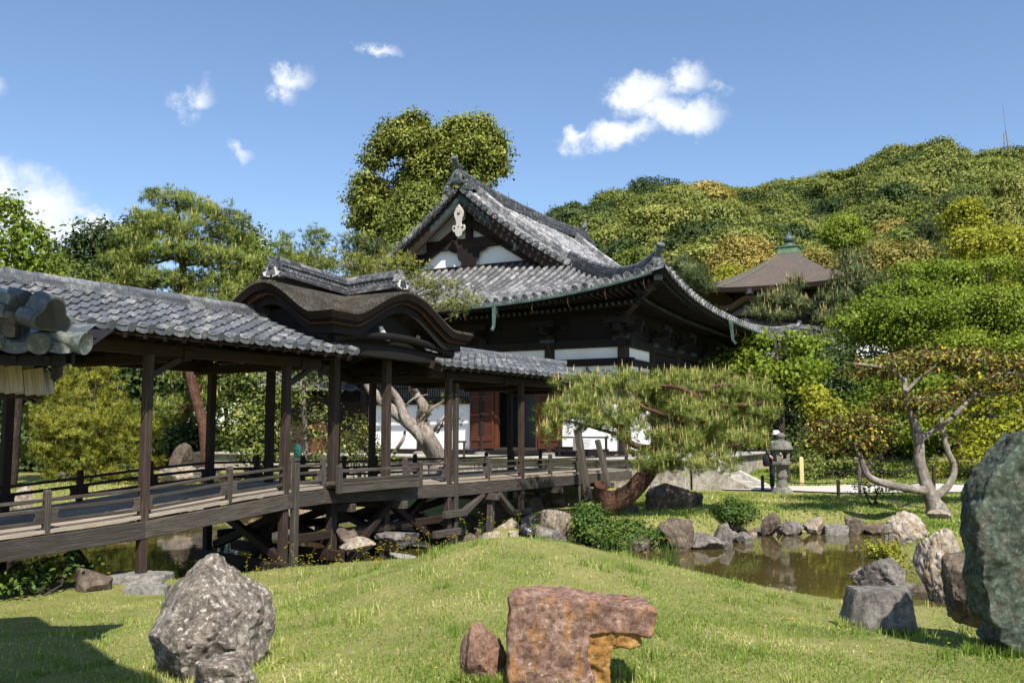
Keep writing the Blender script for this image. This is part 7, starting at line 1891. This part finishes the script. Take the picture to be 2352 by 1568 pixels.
# ------------------------------------------------------------------ lawns
def blades(name, label, xy, hmin, hmax, wid, seed, mat='grass', tall=0.0, tint=None, z=None, lean=.45, bald=False):
    rg = np.random.RandomState(seed); x, y = xy; n = len(x); zz = G(x, y) if z is None else z
    keep = (zz > WATER_Z + .06); x = x[keep]; y = y[keep]; zz = zz[keep]; n = len(x)
    bx = (x - BO.x) * BD.x + (y - BO.y) * BD.y; bw = -((x - BO.x) * BN.x + (y - BO.y) * BN.y)
    keep = ~((bw > .05) & (bw < 2.9) & (bx > -6) & (bx < 16))
    if bald: keep &= ~((fbm(np.stack([x * 1.1, y * 1.1, x * 0 + 9], -1), 4, 31) > .20) & (rg.rand(n) < .62))
    x = x[keep]; y = y[keep]; zz = zz[keep]; n = len(x)
    a = rg.uniform(0, 2 * math.pi, n); la = rg.uniform(0, 2 * math.pi, n); ln = np.abs(rg.normal(0, lean, n))
    patch = .5 + .5 * fbm(np.stack([x * .9, y * .9, x * 0], -1), 3, 11)
    h = rg.uniform(hmin, hmax, n) * (.65 + .7 * patch)
    w = wid * rg.uniform(.7, 1.3, n)
    s = np.stack([np.cos(a), np.sin(a), a * 0], -1) * w[:, None]; B0 = np.stack([x, y, zz - .012], -1)
    L = np.stack([np.cos(la) * ln, np.sin(la) * ln, np.ones(n)], -1); L = nrm(L) * h[:, None]
    mid = B0 + L * .55; tip = B0 + L + np.stack([np.cos(la) * ln, np.sin(la) * ln, -.35 * ln], -1) * h[:, None] * .55
    V = np.stack([B0 - s, B0 + s, mid + s * .75, mid - s * .75, tip], 1).reshape(-1, 3)
    i = np.arange(n) * 5; F = np.stack([i, i + 1, i + 2, i + 3], -1); F2 = np.stack([i + 3, i + 2, i + 4, i + 4], -1)
    dry = fbm(np.stack([x * 1.6, y * 1.6, x * 0 + 4], -1), 4, 21)
    T = np.clip(.42 + .55 * dry + rg.normal(0, .2, n) + (rg.rand(n) < .10) * .45, 0, 1)
    # mixed faces: quads then triangles
    me = bpy.data.meshes.new(name); me.vertices.add(len(V)); me.vertices.foreach_set('co', V.astype(np.float32).ravel())
    lt = np.stack([i + 3, i + 2, i + 4], -1); loops = np.concatenate([F.ravel(), lt.ravel()]).astype(np.int32)
    me.loops.add(len(loops)); me.loops.foreach_set('vertex_index', loops)
    me.polygons.add(2 * n); me.polygons.foreach_set('loop_start', np.concatenate([np.arange(n) * 4, n * 4 + np.arange(n) * 3]).astype(np.int32))
    at_ = me.attributes.new('rnd', 'FLOAT', 'POINT'); at_.data.foreach_set('value', np.repeat(T, 5).astype(np.float32))
    me.materials.append(M[mat]); me.update(calc_edges=True)
    o = link_mesh(name, me); return tag(o, label, 'grass', kind='stuff')
rg = np.random.RandomState(1)
def wedge(n, y0, y1, xf=.62, x0=None, x1=None, p=1.0):
    u = rg.rand(n); y = np.exp(np.log(y0) + (np.log(y1) - np.log(y0)) * u) if p == 1 else y0 + (y1 - y0) * u
    lo = -xf * y if x0 is None else x0; hi = xf * y if x1 is None else x1
    return lo + (hi - lo) * rg.rand(n), y
x, y = wedge(330000, 4.9, 15.5)
ok = pond_sd(x, y) > .02; x = x[ok]; y = y[ok]
blades('front_lawn_grass', 'sunlit short lawn grass with dry blades on the near mound', (x, y), .016, .044, .0038, 2, bald=True)
# taller tufts along the edges and round the stones
tx = []; ty = []
def ring_(cx, cy, rx, ry, n):
    a = rg.uniform(0, 6.28, n); r = rg.normal(1.0, .10, n); tx.append(cx + np.cos(a) * rx * r); ty.append(cy + np.sin(a) * ry * r)
for nm in ('boulder', 'boulder.001', 'slab_stone', 'slab_stone.001', 'standing_stone', 'cut_stone'):
    o = bpy.data.objects[nm]; q = o.location
    dm = np.array(o.bound_box) if o.type == 'MESH' else np.array([(-.5, -.2, 0), (.5, .2, 0)])
    sx = (dm[:, 0].max() - dm[:, 0].min()) / 2; sy = (dm[:, 1].max() - dm[:, 1].min()) / 2
    ring_(q.x + (dm[:, 0].max() + dm[:, 0].min()) / 2, q.y + (dm[:, 1].max() + dm[:, 1].min()) / 2, sx, sy, 1500)
ii = rg.randint(0, len(POND), 14000); jj = (ii + 1) % len(POND); tt = rg.rand(14000)[:, None]
pe = POND[ii] * (1 - tt) + POND[jj] * tt + rg.normal(0, .16, (14000, 2)); tx.append(pe[:, 0]); ty.append(pe[:, 1])
cl = np.array([(rg.uniform(-4, 5), rg.uniform(6, 12.5)) for _ in range(120)]); ci = rg.randint(0, 120, 6000); tx.append(cl[ci, 0] + rg.normal(0, .07, 6000)); ty.append(cl[ci, 1] + rg.normal(0, .07, 6000))
x = np.concatenate(tx); y = np.concatenate(ty)
blades('tall_grass', 'longer grass tufts round the stones and along the pond edge', (x, y), .05, .13, .0042, 3, lean=.35)
x, y = wedge(150000, 15.5, 27, .62, -3, 17, 2); ok = (pond_sd(x, y) > .05) & ~((y > 24.5) & (x > 5.8)); ok &= ~((x < 1.4) & (y > 18.6)); ok &= ~((x - 5.5) * .46 + (y - 25.2) * .887 > -.1) | (x > 7)
blades('bank_lawn_grass', 'lawn grass on the far bank round the lantern and the pale-trunked tree', (x[ok], y[ok]), .03, .08, .012, 4)
x = rg.uniform(-15, -2, 50000); y = rg.uniform(24.5, 31, 50000); ok = pond_sd(x, y) > .05
blades('left_bank_grass', 'grass on the far left shore behind the railing', (x[ok], y[ok]), .03, .09, .012, 5)
x = rg.uniform(8, 24, 40000); y = rg.uniform(27.8, 34, 40000)
blades('garden_grass', 'rough grass under the trees beyond the path', (x, y), .04, .14, .016, 6)
# yellow flowers on thin stalks, and single tall seed stalks
fx = np.concatenate([rg.normal(-2.2, 1.0, 60), rg.normal(.3, 1.4, 50), rg.uniform(-3, 4.5, 70)]); fy = np.concatenate([rg.normal(12.0, .5, 60), rg.normal(12.0, .5, 50), rg.uniform(6, 12, 70)])
ok = pond_sd(fx, fy) > .1; fx = fx[ok]; fy = fy[ok]; fz = G(fx, fy)
b = MB(1); vs = []; fs = []
fl_v = []; fl_f = []
for i in range(len(fx)):
    h = rg.uniform(.12, .34) if fy[i] > 11 else rg.uniform(.03, .08)
    p = Vector((fx[i], fy[i], fz[i])); q = p + Vector((rg.normal() * .05, rg.normal() * .05, h))
    b.tube([p, p.lerp(q, .5) + Vector((.01, 0, 0)), q], [.0025, .002, .0018], 4)
    for j in range(3 if h > .1 else 1):
        c = q + Vector((rg.normal() * .022, rg.normal() * .022, rg.normal() * .02)) * (1 if h > .1 else .0)
        for a in range(5):
            an = a * 1.256; d = Vector((math.cos(an), math.sin(an) * .8, .4)) * .013; e = Vector((-math.sin(an), math.cos(an), .1)) * .006
            o_ = len(fl_v); fl_v += [c, c + d * .6 + e, c + d, c + d * .6 - e]; fl_f.append((o_, o_ + 1, o_ + 2, o_ + 3))
o = b.build('flower_stalks', M['shrub']); tag(o, 'thin stalks of the small yellow lawn flowers', 'flower stalks', kind='stuff')
o = mesh_np('yellow_flowers', np.array([v[:] for v in fl_v]), np.array(fl_f), rg.rand(len(fl_v)), M['flower']); tag(o, 'small yellow flowers dotted over the mound and its crest', 'flowers', kind='stuff')
b = MB(2)
for X, Y, dp in ((1450, 1290, 12.6), (1540, 1320, 12.0), (1538, 1325, 12.0), (1545, 1318, 12.1), (1390, 1262, 12.8), (1300, 1245, 12.6), (1530, 1322, 11.9)):
    p = at(X, Y, dp); p.z = g1(p.x, p.y)
    for j in range(14):
        a = p + Vector((rg.normal() * .05, rg.normal() * .05, 0)); e = a + Vector((rg.normal() * .05, rg.normal() * .05, rg.uniform(.15, .34))); b.tube([a, a.lerp(e, .6), e], [.004, .0035, .001], 4)
o = b.build('horsetail_stalks', M['shrub']); tag(o, 'upright horsetail stalks on the back edge of the mound', 'weeds', kind='stuff')
# floating leaves on the pond
x = rg.uniform(-9, 9, 2200); y = rg.uniform(12, 24, 2200); ok = pond_sd(x, y) < -.3; x = x[ok]; y = y[ok]
V, F = leaf_quads(rg, np.stack([x, y, x * 0 + WATER_Z + .006], -1), .035, 30.0, .7); V[:, 2] = WATER_Z + .006
o = mesh_np('floating_leaves', V, F, np.repeat(.75 + .25 * rg.rand(len(x)), 4), M['lf_camel']); tag(o, 'tiny yellow leaves floating on the pond', 'floating leaves', kind='stuff')
